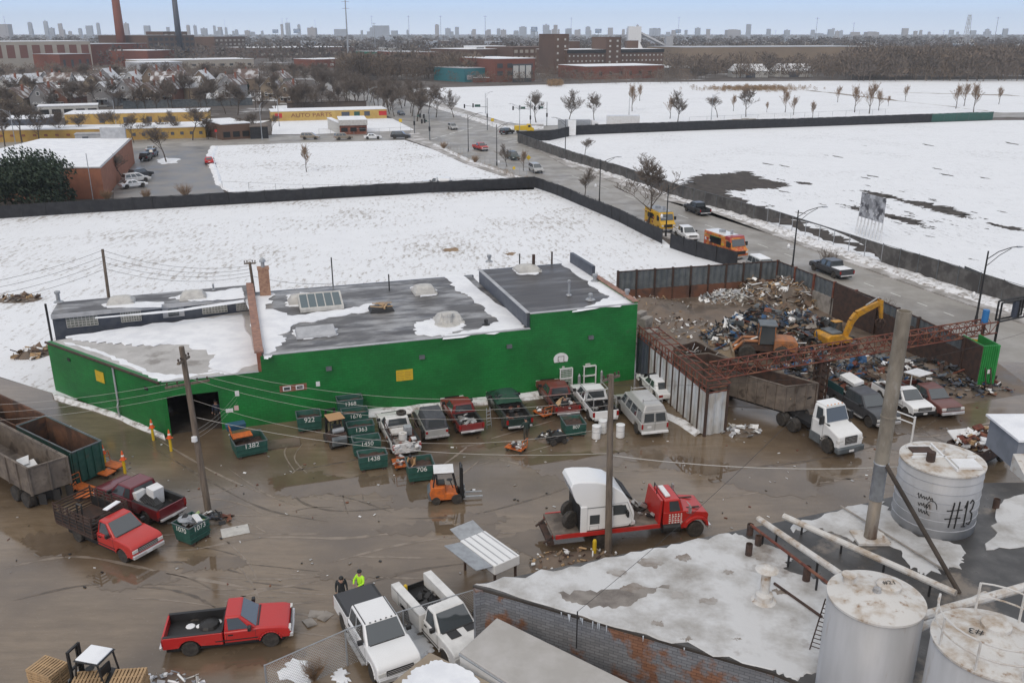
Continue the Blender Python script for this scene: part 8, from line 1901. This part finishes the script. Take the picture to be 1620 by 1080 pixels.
m=MB();m.path([(0,0,h-.1),(Lq,0,h-.1),(e2.x,e2.y,h-.1)],.14,4);m.build('parapet_edge',W_['trim'],sp_)
m=MB();m.box(Lq-17,e2.x-1,e2.y-.5,e2.y,h-.2,h+2.2);m.build('rear_parapet',W_['trim'],sp_)
m=MB();m.box(Lq-14,Lq-11,4,6,h-.1,h+1.0);m.build('air_unit',W_['galv'],sp_)
m=MB();m.box(Lq-8,Lq-7.4,3,3.6,h-.1,h+.7);m.build('vent',W_['galv'],sp_)
m=MB();x=G(148,320);m.tube(x,x+V((0,0,8)),.06);tag(m.build('flagpole',W_['galv']),'bare flagpole in front of the brick supermarket','flagpole')
W_['ochre']=mat('ochre_wall',(.44,.285,.07),.7,c2=(.36,.22,.07),sc1=.35,c3=(.3,.16,.05),sc3=.9,lo3=.6,hi3=.75)
block('yellow_shop','long low yellow wall with a snowy roof behind the car park',(190,222),(326,218),203,14,'ochre','snow','shop',win=(9,1,.35,.5,.2,.7),wm='slate')
block('yellow_shop','long yellow wall at the far left behind the street trees',(-60,226),(188,222),206,10,'ochre','snow','shop',win=(14,1,.3,.4,.3,.7),wm='brick')
block('yellow_shop','upper yellow building above the long low yellow wall',(105,203),(330,198),180,12,'ochre','snow','shop',win=(6,1,.2,.6,.2,.8),wm='slate')
block('brick_shop','dark shop with a yellow fascia beside the boxy clipped tree',(352,222),(397,219),196,16,mat('shop_brown',(.12,.07,.05),.8),'snow','shop',win=(3,1,.7,.6,.05,.6),wm='dark')
block('grey_shed','dark grey sheds at the left behind the street trees',(0,210),(70,209),188,12,'slate','snow','shed',win=(3,1,.4,.5,.1,.7),wm='dark')
block('carport','long low pale building with dark openings before the houses',(62,187),(157,184),168,8,'plaster','snow','building',win=(5,1,.75,.7,.05,.8),wm='dark')
block('white_shed','low white flat-roofed shed among the yellow walls',(120,226),(184,224),212,10,'trim','trim','shed',win=(2,1,.3,.6,.1,.8),wm='slate')
ap,L,h=block('parts_shop','long yellow shop wall lettered AUTO PARTS',(430,192),(612,187),176,10,mat('parts_yellow',(.52,.36,.11),.7,c2=(.44,.29,.09),sc1=.4),'snow','shop')
text('AUTO PARTS',h*.56,W_['brick'],ap,Matrix.Translation((L*.34,-.06,h*.5))@Matrix.Rotation(R(90),4,'X'),'lettering',.02,1.25)
for i,(f,w_,mm)in enumerate([(.03,.06,'red'),(.60,.07,'slate'),(.71,.05,'binteal'),(.80,.05,'slate'),(.93,.07,'red')]):m=MB();m.box(L*f,L*(f+w_),-.09,-.02,h*.3,h*.75);m.build('painted_sign',W_[mm],ap)
ts,L,h=block('tyre_shop','small brick tyre shop with a pale fascia on the cross street corner',(538,213),(581,212),190,12,'brick','snow','shop',win=(3,1,.7,.5,.05,.6),wm='dark')
m=MB();m.box(-.2,L+.2,-.5,-.16,h*.62,h-.05);m.build('fascia',W_['plaster'],ts)
block('side_wing','tan wing wall of the tyre shop running back from the street',(519,204),(537,213),186,1,'plaster','snow','wall')
block('dark_hedge_wall','dark ivy covered shed beside the parts shop',(397,220),(425,219),200,8,'screen','twig','shed')
block('yard_fence','long grey-blue board fence before the small houses',(195,172),(400,166),160,.3,'corr_grey','corr_grey','fence')
block('yard_fence','dark plank fence behind the AUTO PARTS wall',(455,176),(580,172),163,.3,mat('plank_brown',(.10,.08,.07),.9),'rust_dark','fence')
for p_ in([(-60,203),(330,197),(430,190),(345,214),(190,219),(-60,222)],[(430,192),(612,187),(650,190),(660,206),(600,211),(430,213)],[(240,148),(470,146),(480,160),(200,160)],[(-60,122),(330,118),(330,126),(-60,130)],[(430,168),(560,160),(600,172),(440,180)],):sheet('snow_yard',p_,-.028,'field2')
soil([(248,253),(262,249),(284,251),(280,258),(256,260)],.8,501,8,-.02,'snow','snow_island')
# ---------------- small gabled houses ----------------
hm=[('tan',(.36,.29,.21)),('grey',(.30,.30,.31)),('cream',(.46,.42,.36)),('brick',(.20,.10,.075)),('brown',(.24,.18,.13)),('white',(.58,.58,.57))]
HM={k:mat('siding_'+k,tuple(x*.72 for x in c),.8)for k,c in hm};W_['roof_brown']=mat('shingle_brown',(.14,.10,.085),.9,c2=(.5,.5,.51),sc1=.25,lo=.48,hi=.58);W_['roof_snowy']=mat('shingle_snowy',(.62,.63,.65),.8,c2=(.14,.12,.11),sc1=.3,lo=.55,hi=.66)
def house(u,v,w,h,dep,col,roof,label,rz=0):
    p=G(u,v);t=empty('gabled_house',p,rz,label,'house','small gabled houses');he=h*.58
    m=MB();m.add([(-w/2,0,-.1),(w/2,0,-.1),(w/2,0,he),(0,0,h),(-w/2,0,he),(-w/2,dep,-.1),(w/2,dep,-.1),(w/2,dep,he),(0,dep,h),(-w/2,dep,he)],[(0,1,2,3,4),(9,8,7,6,5),(1,6,7,2),(0,4,9,5)]);m.build('wall',HM[col],t)
    m=MB();o_=.35
    for s_ in(-1,1):k=s_*(w/2+o_);z=he-(h-he)*o_/(w/2);m.hexa([(0,-o_,h+.0),(k,-o_,z),(k,dep+o_,z),(0,dep+o_,h)]if s_>0 else[(k,-o_,z),(0,-o_,h),(0,dep+o_,h),(k,dep+o_,z)],[(0,-o_,h+.22),(k,-o_,z+.2),(k,dep+o_,z+.2),(0,dep+o_,h+.22)]if s_>0 else[(k,-o_,z+.2),(0,-o_,h+.22),(0,dep+o_,h+.22),(k,dep+o_,z+.2)])
    rf=m.build('roof',W_[roof],t);m=MB();m.box(w*.15,w*.15+.7,dep*.5,dep*.5+.7,h*.7,h+1.0);m.build('chimney',W_['brick'],rf)
    for x,z,ww,hh in[(-w*.22,he*.45,.9,1.3),(w*.22,he*.45,.9,1.3),(0,h*.68,.9,1.1)]:
        m=MB();m.box(x-ww/2-.12,x+ww/2+.12,-.1,-.02,z-hh/2-.12,z+hh/2+.12);wn=m.build('window',W_['white'],t);m=MB();m.box(x-ww/2,x+ww/2,-.13,-.11,z-hh/2,z+hh/2);m.build('pane',W_['glass'],wn)
    m=MB();m.box(-w*.3,w*.3,-1.6,-.05,0,.5);m.box(-w*.32,w*.32,-1.7,-.02,2.5,2.7);m.build('porch',HM['white'],t)
    m=MB();m.box(-.45,.45,-.06,-.01,.5,2.45);m.build('door',W_['rust_dark'],t)
cols=['tan','grey','cream','brick','brown','white'];words={'tan':'tan','grey':'grey','cream':'cream','brick':'red brick','brown':'brown','white':'white'}
hl=[(25,176,'tan'),(60,172,'grey'),(92,172,'brick'),(120,172,'brown'),(158,172,'grey'),(198,169,'grey'),(232,168,'brown'),(262,166,'brick'),(288,160,'brown'),(322,160,'tan'),(357,158,'grey'),(424,158,'tan'),(450,162,'brown'),
      (8,150,'white'),(40,148,'brown'),(78,147,'grey'),(120,148,'white'),(145,146,'tan'),(172,147,'grey'),(205,143,'white'),(238,144,'brown'),(268,142,'brick'),(290,146,'cream'),(320,146,'brown'),(346,145,'white'),(380,143,'grey'),(410,141,'brown'),(440,142,'cream')]
row=['front row','back row']
for i,(u,v,c_)in enumerate(hl):
    near=0 if v>153 else 1;below=['left of the carport','beside the long grey-blue fence','towards the AUTO PARTS wall'][0 if u<150 else 1 if u<300 else 2]
    house(u+rnd.uniform(-5,5),v+rnd.uniform(-4,4),rnd.uniform(5.8,8.2),rnd.uniform(6.6,9.6)+(1.2 if near else 0),rnd.uniform(10,17),c_,'roof_brown' if i%5<3 else 'roof_snowy',f'{words[c_]} gabled house, number {i-13*near+1} from the left in the {row[near]}',rnd.uniform(-.12,.16)+(1.57 if i in(3,9,16,22,26)else 0))
# ---------------- factories ----------------
W_['brick_far']=mat('factory_brick',(.19,.065,.042),.85,c2=(.15,.055,.04),sc1=.08);W_['brick_brown']=mat('brown_brick',(.13,.08,.06),.85,c2=(.10,.065,.05),sc1=.06)
W_['beige']=mat('beige_cladding',(.40,.36,.31),.8,c2=(.34,.31,.27),sc1=.05);W_['panel_red']=mat('panel_red',(.17,.075,.06),.7);W_['factory_glass']=mat('factory_glass',(.07,.075,.08),.2)
W_['tan_shed']=mat('tan_cladding',(.27,.21,.155),.8,c2=(.23,.18,.135),sc1=.03);W_['teal_wall']=mat('teal_wall',(.03,.16,.19),.6);W_['roof_green']=mat('green_roof_band',(.03,.15,.10),.6)
ja,L,h=block('institution','long pale institutional block with dark red window panels at the far left',(-30,110),(148,106),66,60,'beige','snow','building',win=(9,1,.62,.8,.32,.92),wm='panel_red')
block('brick_hall','small red brick hall with four tall slit windows',(98,114),(147,112),86,30,'brick_far','trim','building',win=(4,1,.3,.75,.15,.75),wm='factory_glass')
block('boiler_house','big plain red brick boiler house below the tall chimney',(146,104),(236,100),70,60,'brick_far','trim','factory')
block('brick_annex','lower red brick annex right of the boiler house',(236,106),(278,104),80,40,'brick_far','snow','factory')
block('mill','brown brick mill building with many windows behind the dark stack',(238,98),(311,95),56,60,'brick_brown','trim','factory',win=(9,4,.6,.55,.1,.95),wm='factory_glass')
block('mill_tower','square brown brick block on top of the far mill',(262,90),(300,89),50,30,'brick_brown','trim','factory',win=(4,2,.5,.5,.5,.95),wm='beige')
block('mill','brown brick block with pale windows left of the highway trees',(342,90),(390,88),58,40,'brick_brown','trim','factory',win=(7,4,.5,.5,.1,.9),wm='beige')
block('long_shed','long low beige shed with a saw-tooth white roof',(222,110),(402,106),96,40,'beige','snow','shed',win=(12,1,.4,.5,.1,.6),wm='glass')
block('white_shed','white flat shed in front of the red brick annex',(222,114),(290,112),99,25,'trim','snow','shed',win=(4,1,.5,.5,.1,.7),wm='slate')
block('warehouse','low wide building with a white roof in the middle distance',(410,92),(560,89),76,80,'brick_brown','snow','warehouse',win=(12,1,.5,.5,.1,.6),wm='beige')
block('brick_shop','small old brick building with a curved gable left of the brick hall',(500,108),(560,106),94,30,'brick_far','snow','factory',win=(6,1,.5,.5,.1,.6),wm='plaster')
block('brick_hall','long low red brick wing with dark bays',(556,112),(640,112),90,40,'brick_far','trim','factory',win=(14,1,.4,.8,.1,.8),wm='rust_dark')
block('brick_hall','tall plain red brick hall with a dark green roof band',(634,112),(692,111),83,60,'brick_far','trim','factory')
block('green_shed','green clad shed roof behind the plain red brick hall',(602,106),(640,105),82,40,'roof_green','trim','shed',win=(6,1,.1,.9,.3,.9),wm='trim')
block('brick_hall','red brick end building with two dark windows',(691,113),(723,112),92,40,'brick_far','trim','factory',win=(4,1,.5,.5,.3,.8),wm='factory_glass')
block('factory','brick factory with white saw roofs behind the big window block',(742,112),(806,110),78,50,'brick_brown','snow','factory',win=(10,1,.5,.4,.5,.8),wm='factory_glass')
block('roof_monitor','white windowed roof monitor above the brick factory',(752,110),(800,109),73,20,'white','snow','roof monitor',win=(3,1,.7,.4,.85,.97),wm='factory_glass')
block('factory','red brick factory block with a great pale window bay',(783,130),(846,128),93,45,'brick_far','snow','factory',win=(4,2,.55,.6,.2,.85),wm='factory_glass')
t,L,h=block('window_bay','great pale window bay in the red brick factory front',(811,130.5),(841,129.5),101,.3,'factory_glass','brick_far','window bay',win=(3,1,.8,.85,.15,.95),wm='plaster')
block('teal_shed','low teal clad shed left of the red brick factory',(735,130),(782,128),108,30,'teal_wall','trim','shed',win=(3,1,.5,.6,.05,.6),wm='trim')
block('container','orange-red container below the teal shed',(752,130.5),(774,130),123,4,'brick_far','snow','container')
block('factory','brown brick wing with pale windows left of the tall brick tower',(812,112),(878,110),75,40,'brick_brown','brick_brown','factory',win=(8,3,.6,.5,.15,.95),wm='beige')
block('brick_tower','tall plain square brick tower',(876,118),(899,117.5),54,22,'brick_brown','brick_brown','tower',win=(2,5,.22,.3,.1,.95),wm='plaster')
lf,L,h=block('long_factory','very long brown brick factory with a black roof band',(897,118),(1048,114),79,40,'brick_brown','snow','factory',win=(24,3,.32,.3,.2,.85),wm='plaster')
m=MB();m.box(-.3,L+.3,-.5,-.16,h*.86,h-.02);m.build('roof_band',W_['screen'],lf)
block('brick_tower','stubbier brick tower with paired windows on the long factory',(958,116.5),(981,116),59,20,'brick_brown','brick_brown','tower',win=(2,6,.25,.35,.1,.97),wm='plaster')
block('roof_house','small brick roof house between the two towers',(900,112),(916,112),65,15,'brick_brown','trim','roof house')
block('roof_house','small brick roof house right of the stubby tower',(990,112),(1008,112),64,15,'brick_brown','trim','roof house')
block('low_factory','low red brick sheds with snowy roofs before the long factory',(926,126),(1050,123),105,35,'brick_far','snow','factory',win=(8,1,.3,.5,.1,.7),wm='rust_dark')
block('grey_shed','grey flat shed right of the long brick factory',(1048,118),(1120,117),107,30,'corr_grey','snow','shed',win=(3,1,.4,.6,.05,.7),wm='dark')
block('tan_warehouse','very long tan warehouse behind the bushes',(1078,112),(1375,108),75,60,'tan_shed','trim','warehouse',win=(3,1,.05,.6,.1,.6),wm='dark')
for i,(u,v,w_,lb)in enumerate([(1187,123,22,'snowy gabled barn with a bare front patch, left of its twin'),(1256,122,24,'snowy gabled barn beside the far wood')]):
    p=G(u,v);t=empty('barn',p,0,lb,'barn');m=MB();m.box(-w_/2,w_/2,0,14,0,4);m.build('wall',W_['plaster'],t);m=MB();m.add([(-w_/2-.5,-.5,3.8),(w_/2+.5,-.5,3.8),(w_/2-2,7,8),(-w_/2+2,7,8),(-w_/2-.5,14.5,3.8),(w_/2+.5,14.5,3.8)],[(0,1,2,3),(3,2,5,4),(0,3,4),(1,5,2)]);m.build('roof',W_['roof_snowy'],t);m=MB();m.box(-3,3,-.1,-.01,0,3);m.build('door',W_['slate'],t)
# batch plant
p=G(1000,104);t=empty('batch_plant',p,0,'white concrete batch plant with a long sloping conveyor','plant');s_=HT(1000,104,42)
m=MB();m.box(-8,10,0,14,0,s_*.35);m.hexa([(-8,0,s_*.35),(10,0,s_*.35),(10,14,s_*.35),(-8,14,s_*.35)],[(-4,2,s_*.6),(6,2,s_*.6),(6,12,s_*.6),(-4,12,s_*.6)]);m.box(-4,7,2,12,s_*.6,s_);m.build('tower',W_['white'],t)
m=MB();m.tube((5,6,s_*.85),(55,2,3),1.4,1.4,4);m.build('conveyor',W_['trim'],t);m=MB();m.box(28,34,0,8,0,s_*.75);m.build('silo',W_['trim'],t)
# stacks and smoke
def stack(a,top,r0,r1,label,m,base_v=None):
    p=G(*a);h=min(130,HT(a[0],a[1],top));mb=MB();mb.lathe([(r0,0),(r1,h)],20,p);return tag(mb.build('chimney_stack',W_[m],smooth=True),label,'chimney')
W_['stack_red']=mat('stack_brick',(.22,.075,.048),.85,c2=(.18,.065,.045),sc1=.1)
stack((196,98),-30,4.6,3.2,'tall round red brick chimney rising out of the top of the picture','stack_red')
stack((287,96),-30,3.4,2.2,'slim dark steel chimney stack behind the brown mill','slate')
# ---------------- pylons, hoardings ----------------
def pylon(a,top,label,r=.55,arms=2,m='galv'):
    p=G(*a);h=HT(a[0],a[1],top);t=empty('power_pole',p,0,label,'power pole','distant power poles');mb=MB();mb.tube((0,0,0),(0,0,h),r,r*.5,8);mb.build('shaft',W_[m],t);mb=MB()
    for k in range(arms):z=h*(.97-.1*k);mb.box(-3.2,3.2,-.15,.15,z-.15,z+.15)
    mb.build('cross_arm',W_[m],t)
for u,v,tp in[(552,104,0),(590,72,25),(594,84,36),(648,76,25),(698,74,25),(768,78,25),(903,72,28),(1072,72,27),(1288,80,28),(1226,66,48),(1347,74,36),(1570,84,27),(1490,72,48),(14,72,26),(449,66,29),(457,72,29),(500,62,31),(358,62,31),(1168,72,48)]:pylon((u,v),tp,'slim distant power pole on the hazy skyline',.55 if u!=552 else .8,1 if u!=552 else 2)
p=G(1525,84);h=HT(1525,84,24);t=empty('lattice_tower',p,0,'white lattice tower above the wood at the right','tower');mb=MB()
for sx in(-1,1):
    for sy in(-1,1):mb.tube((sx*4,sy*4,0),(sx*1.6,sy*1.6,h),.35,.3,4)
for i in range(9):
    z0_,z1_=h*i/9,h*(i+1)/9;a_,b_=4-2.4*i/9,4-2.4*(i+1)/9
    for s_ in(-1,1):mb.tube((-a_*s_,-a_,z0_),(b_*s_,-b_,z1_),.2,.2,3);mb.tube((-a_*s_,a_,z0_),(b_*s_,b_,z1_),.2,.2,3);mb.tube((-b_,-b_*s_,z1_),(b_,-b_*s_,z1_),.2,.2,3)
mb.build('frame',W_['trim'],t)
for u,v,tp,lb in[(845,68,43,'blue hoarding on a single post left of the tall brick tower'),(946,68,46,'dark bordered hoarding on a post above the long factory'),(437,66,47,'small dark hoarding far off on the skyline'),(471,68,46,'wide blue hoarding on the skyline left of centre'),(1072,66,47,'dark hoarding by the far conveyor')]:
    p=G(u,v);h=HT(u,v,tp);t=empty('hoarding',p,.2,lb,'hoarding');mb=MB();mb.tube((0,0,0),(0,0,h*.8),.7);mb.build('post',W_['corr_grey'],t);mb=MB();mb.box(-9,9,-.4,.4,h*.7,h);mb.build('panel',W_['slate'],t);mb=MB();mb.box(-8.4,8.4,-.5,-.41,h*.72,h*.98);mb.build('poster',mat('poster_blue'+str(u),(.16,.26,.42),.5,c2=(.5,.55,.62),sc1=.1),t)
# ---------------- far city: mid-rise blocks and skyline towers ----------------
W_['far_grey']=mat('far_facade',(.36,.40,.46),.8,c2=(.28,.31,.36),sc1=.02);W_['far_tan']=mat('far_facade_tan',(.34,.33,.34),.8)  # facades paled so that part of the distance haze sits in their colour
SKL='hazy tower block on the far skyline'
for i,(u,tp,w_)in enumerate([(100,40,18),(138,38,6),(160,36,6),(180,39,6),(220,42,10),(233,39,5),(272,39,7),(300,42,9),(330,44,5),(358,42,5),(368,42,5),(395,42,4),(402,44,6),(411,45,4),(380,46,10),(489,40,4),(497,38,7),(513,41,5),(530,45,14),(627,42,27),(570,47,20),(705,41,6),(720,46,8),(733,44,6),(757,47,6),(825,44,12),(858,41,10),(871,41,6),(890,46,8),(916,44,8),(985,41,4),(1005,46,6),(1140,40,8),(1120,48,22),(1270,49,5),(1424,48,7),(1290,51,14),(1470,51,3),(1478,50,3),(1571,53,6),(645,49,10),(425,48,5),(440,49,8),(30,48,24),(60,47,10),(1315,51,20),(1240,53,12)]+[(rnd.uniform(0,1620),rnd.uniform(45,51),rnd.uniform(2.5,9))for _ in range(70)]):
    z_=3600+(i*337)%1500;th_=math.atan((52-tp)/FPX);wz=z_*_c/1.0;a_=(u-810)/FPX;dp=z_
    p=V((a_*dp*1.07,dp,0));h=CAM_H+(52.0-tp)/FPX*dp*1.0
    if h<12:h=14
    ww=w_/FPX*dp*.9;mb=MB();st_=i%4
    mb.box(-ww/2,ww/2,0,ww*.7,0,h)
    if st_==1:mb.box(-ww*.3,ww*.3,ww*.1,ww*.5,h,h*1.05)
    if st_==2:mb.box(-ww*.12,ww*.12,ww*.2,ww*.4,h,h*1.08)
    t=empty('tower_block',p,rnd.uniform(-.2,.2),SKL,'tower block','far skyline blocks');mb.build('wall',W_['far_grey']if i%3 else W_['far_tan'],t)
G8='scattered low roofs in the far tree cover'
r_=random.Random(5)
lp_={}
for i in range(120):
    v=57+(r_.random()**1.6)*30;u=r_.uniform(0,1620);p=G(u,v);k=i%5
    if k not in lp_:
        t=empty('low_building',(0,0,0),0,'low flat-roofed building lost in the far tree cover','building',G8);mb=MB();ww,dd_,hh=[(30,20,7),(18,14,9),(45,25,6),(24,16,12),(14,12,6)][k];mb.box(-ww/2,ww/2,0,dd_,0,hh-.3);mb.build('wall',W_[['far_tan','brick_brown','beige','far_grey','plaster'][k]],t);mb=MB();mb.box(-ww/2-.3,ww/2+.3,-.3,dd_+.3,hh-.29,hh);mb.build('roof',W_['snow'],t);lp_[k]=t
    else:t=copy_tree(lp_[k])
    t.location=p;t.rotation_euler=(0,0,r_.uniform(-.4,.4));t.scale=(r_.uniform(.8,1.4),)*3
# steam plume
sm=MB();r_=random.Random(8)
bpy.context.view_layer.update()
# ---------------- people ----------------
def person(label,pos,rz,joints,cols,hat=None,s=1.0):
    """joints: name -> (x, y, z), x right, y forward; builds one skinned body, clothing by nearest limb"""
    J={'hips':(0,0,.95),'spine':(0,0,1.12),'chest':(0,.0,1.36),'neck':(0,.02,1.5),'jaw':(0,.05,1.58),'head':(0,.04,1.68),
         'shL':(-.19,0,1.42),'elL':(-.26,.0,1.14),'wrL':(-.27,.08,.9),'haL':(-.27,.11,.84),'shR':(.19,0,1.42),'elR':(.26,0,1.14),'wrR':(.27,.08,.9),'haR':(.27,.11,.84),
         'hiL':(-.1,0,.9),'knL':(-.11,.03,.5),'anL':(-.11,0,.09),'toL':(-.12,.17,.04),'hiR':(.1,0,.9),'knR':(.11,.03,.5),'anR':(.11,0,.09),'toR':(.12,.17,.04)}
    J.update(joints);names=list(J);idx={n:i for i,n in enumerate(names)};vs=[V(J[n])for n in names]
    E=[('hips','spine'),('spine','chest'),('chest','neck'),('neck','jaw'),('jaw','head'),('chest','shL'),('shL','elL'),('elL','wrL'),('wrL','haL'),('chest','shR'),('shR','elR'),('elR','wrR'),('wrR','haR'),('hips','hiL'),('hiL','knL'),('knL','anL'),('anL','toL'),('hips','hiR'),('hiR','knR'),('knR','anR'),('anR','toR')]
    rad={'hips':.15,'spine':.15,'chest':.165,'neck':.065,'jaw':.085,'head':.10,'sh':.085,'el':.058,'wr':.042,'ha':.035,'hi':.105,'kn':.075,'an':.055,'to':.045}
    ed=[(idx[a],idx[b])for a,b in E];R_=[rad.get(n,rad.get(n[:2],.05))for n in names];reg=[n for n in names]
    for sd in 'LR': # five fingers
        hnd,wr=V(J['ha'+sd]),V(J['wr'+sd]);d=(hnd-wr).normalized();sx=d.orthogonal().normalized()
        for k,(o_,l)in enumerate([(-.03,.06),(-.012,.075),(.01,.08),(.03,.065),(-.05,.04)]):
            b=len(vs);vs+=[hnd+sx*o_+d*(.01 if k<4 else-.03),hnd+sx*o_*1.25+d*l+V((0,.01,0))];ed+=[(idx['ha'+sd],b),(b,b+1)];R_+=[.012,.009];reg+=['ha','ha']
    me=bpy.data.meshes.new('body');me.from_pydata([tuple(v)for v in vs],ed,[]);o=bpy.data.objects.new('body',me);COL.objects.link(o)
    md=o.modifiers.new('skin','SKIN');md.use_smooth_shade=True
    for i,sv in enumerate(me.skin_vertices[0].data):sv.radius=(R_[i],R_[i]*(.8 if reg[i]in('chest','spine','hips')else 1));sv.use_root=(i==0)
    o.modifiers.new('sub','SUBSURF').levels=1;o.modifiers['sub'].render_levels=1
    dg=bpy.context.evaluated_depsgraph_get();m2=bpy.data.meshes.new_from_object(o.evaluated_get(dg));bpy.data.objects.remove(o)
    mats_=[cols['top'],cols['legs'],cols['skin'],cols['shoe']]
    m2.materials.clear();[m2.materials.append(m_)for m_ in mats_]
    def rg(c):
        best=min(range(len(vs)),key=lambda i:(vs[i]-c).length-R_[i]*.5);n=reg[best]
        return 2 if n in('jaw','head','ha','haL','haR','neck')else 1 if n[:2]in('hi','kn')or n=='hips' else 3 if n[:2]in('an','to')else 0
    for p_ in m2.polygons:p_.material_index=rg(p_.center);p_.use_smooth=True
    t=empty('person',pos,rz,label,'person');t.scale=(s,)*3;ob=bpy.data.objects.new('body',m2);COL.objects.link(ob);ob.parent=t
    hd=V(J['head']);mb=MB();mb.lathe([(.09,-.02),(.118,.02),(.115,.08),(.07,.13),(.01,.145)],14,hd+V((0,-.015,0)));mb.build('hair' if not hat else 'cap',hat or W_['ink'],t,smooth=True)
    mb=MB();f=hd+V((0,.10,-.02));mb.hexa([f+V((-.012,-.02,-.04)),f+V((.012,-.02,-.04)),f+V((.012,.03,-.035)),f+V((-.012,.03,-.035))],[f+V((-.006,-.02,.02)),f+V((.006,-.02,.02)),f+V((.006,.0,.02)),f+V((-.006,.0,.02))]);
    mb.cbox(f+V((0,-.0,-.075)),(.05,.02,.012));mb.build('nose',W_['skin'],t)
    mb=MB();[mb.cbox(f+V((x,-.006,.02)),(.022,.02,.012))for x in(-.036,.036)];mb.build('eyes',W_['ink'],t)
    mb=MB();[mb.cbox(hd+V((x,-.0,-.03)),(.02,.035,.055))for x in(-.102,.102)];mb.build('ears',W_['skin'],t)
    return t
DK=W_['cloth_dark']
person('person in tan overalls stooping over bin 706',G(655,752)+V((0,0,.0)),R(160),{'chest':(0,.22,1.32),'spine':(0,.08,1.14),'neck':(0,.33,1.42),'jaw':(0,.4,1.46),'head':(0,.45,1.54),'shL':(-.19,.24,1.36),'shR':(.19,.24,1.36),'elL':(-.24,.36,1.1),'wrL':(-.2,.55,1.0),'haL':(-.19,.61,.98),'elR':(.24,.36,1.1),'wrR':(.2,.55,1.0),'haR':(.19,.61,.98)},{'top':W_['tan'],'legs':W_['tan'],'skin':W_['skin'],'shoe':DK},DK)
person('person in a yellow-green hi-vis jacket behind the white crew cab',G(572,950),R(150),{'elL':(-.3,.12,1.18),'wrL':(-.16,.32,1.12),'haL':(-.12,.37,1.12),'elR':(.3,.12,1.18),'wrR':(.16,.32,1.12),'haR':(.12,.37,1.12)},{'top':W_['hivis'],'legs':DK,'skin':W_['skin'],'shoe':W_['black']},DK)
person('person in black with dark hair at the rear corner of the white crew cab',G(542,957),R(200),{'chest':(0,.1,1.34),'neck':(0,.16,1.47),'jaw':(0,.2,1.54),'head':(0,.2,1.64)},{'top':DK,'legs':DK,'skin':W_['skin'],'shoe':W_['black']})
person('person in dark work clothes standing at the tail of the black-green pickup',G(832,698),R(30),{'elL':(-.3,.1,1.16),'wrL':(-.25,.3,1.05),'haL':(-.24,.36,1.03)},{'top':mat('dark_green_coat',(.02,.04,.035),.8),'legs':mat('drab_trousers',(.06,.055,.045),.9),'skin':W_['skin'],'shoe':W_['black']},DK)
person('person in black standing between the rusty red and white pickups',G(893,662),R(190),{'elR':(.3,.1,1.16),'wrR':(.22,.32,1.1),'haR':(.2,.38,1.1)},{'top':DK,'legs':DK,'skin':W_['skin'],'shoe':W_['black']},DK)
person('person in dark blue standing inside the garage opening',G(338,678)+V((.0,1.0,.012)),R(180),{},{'top':mat('blue_coat',(.02,.03,.06),.8),'legs':DK,'skin':W_['skin'],'shoe':W_['black']},DK)
# ---------------- haze over the distance ----------------
hzm=bpy.data.materials.new('haze');hzm.use_nodes=True;n_=hzm.node_tree;n_.nodes.clear()
pv=n_.nodes.new('ShaderNodeVolumePrincipled');ou=n_.nodes.new('ShaderNodeOutputMaterial');n_.links.new(pv.outputs[0],ou.inputs[1])
pv.inputs['Color'].default_value=(.86,.93,1,1);pv.inputs['Density'].default_value=.00011;pv.inputs['Anisotropy'].default_value=.25
hz=MB();hz.box(-8500,8500,-600,7600,-1.2,175);tag(hz.build('haze',hzm),'thin pale winter haze over the far city','haze',kind='stuff')
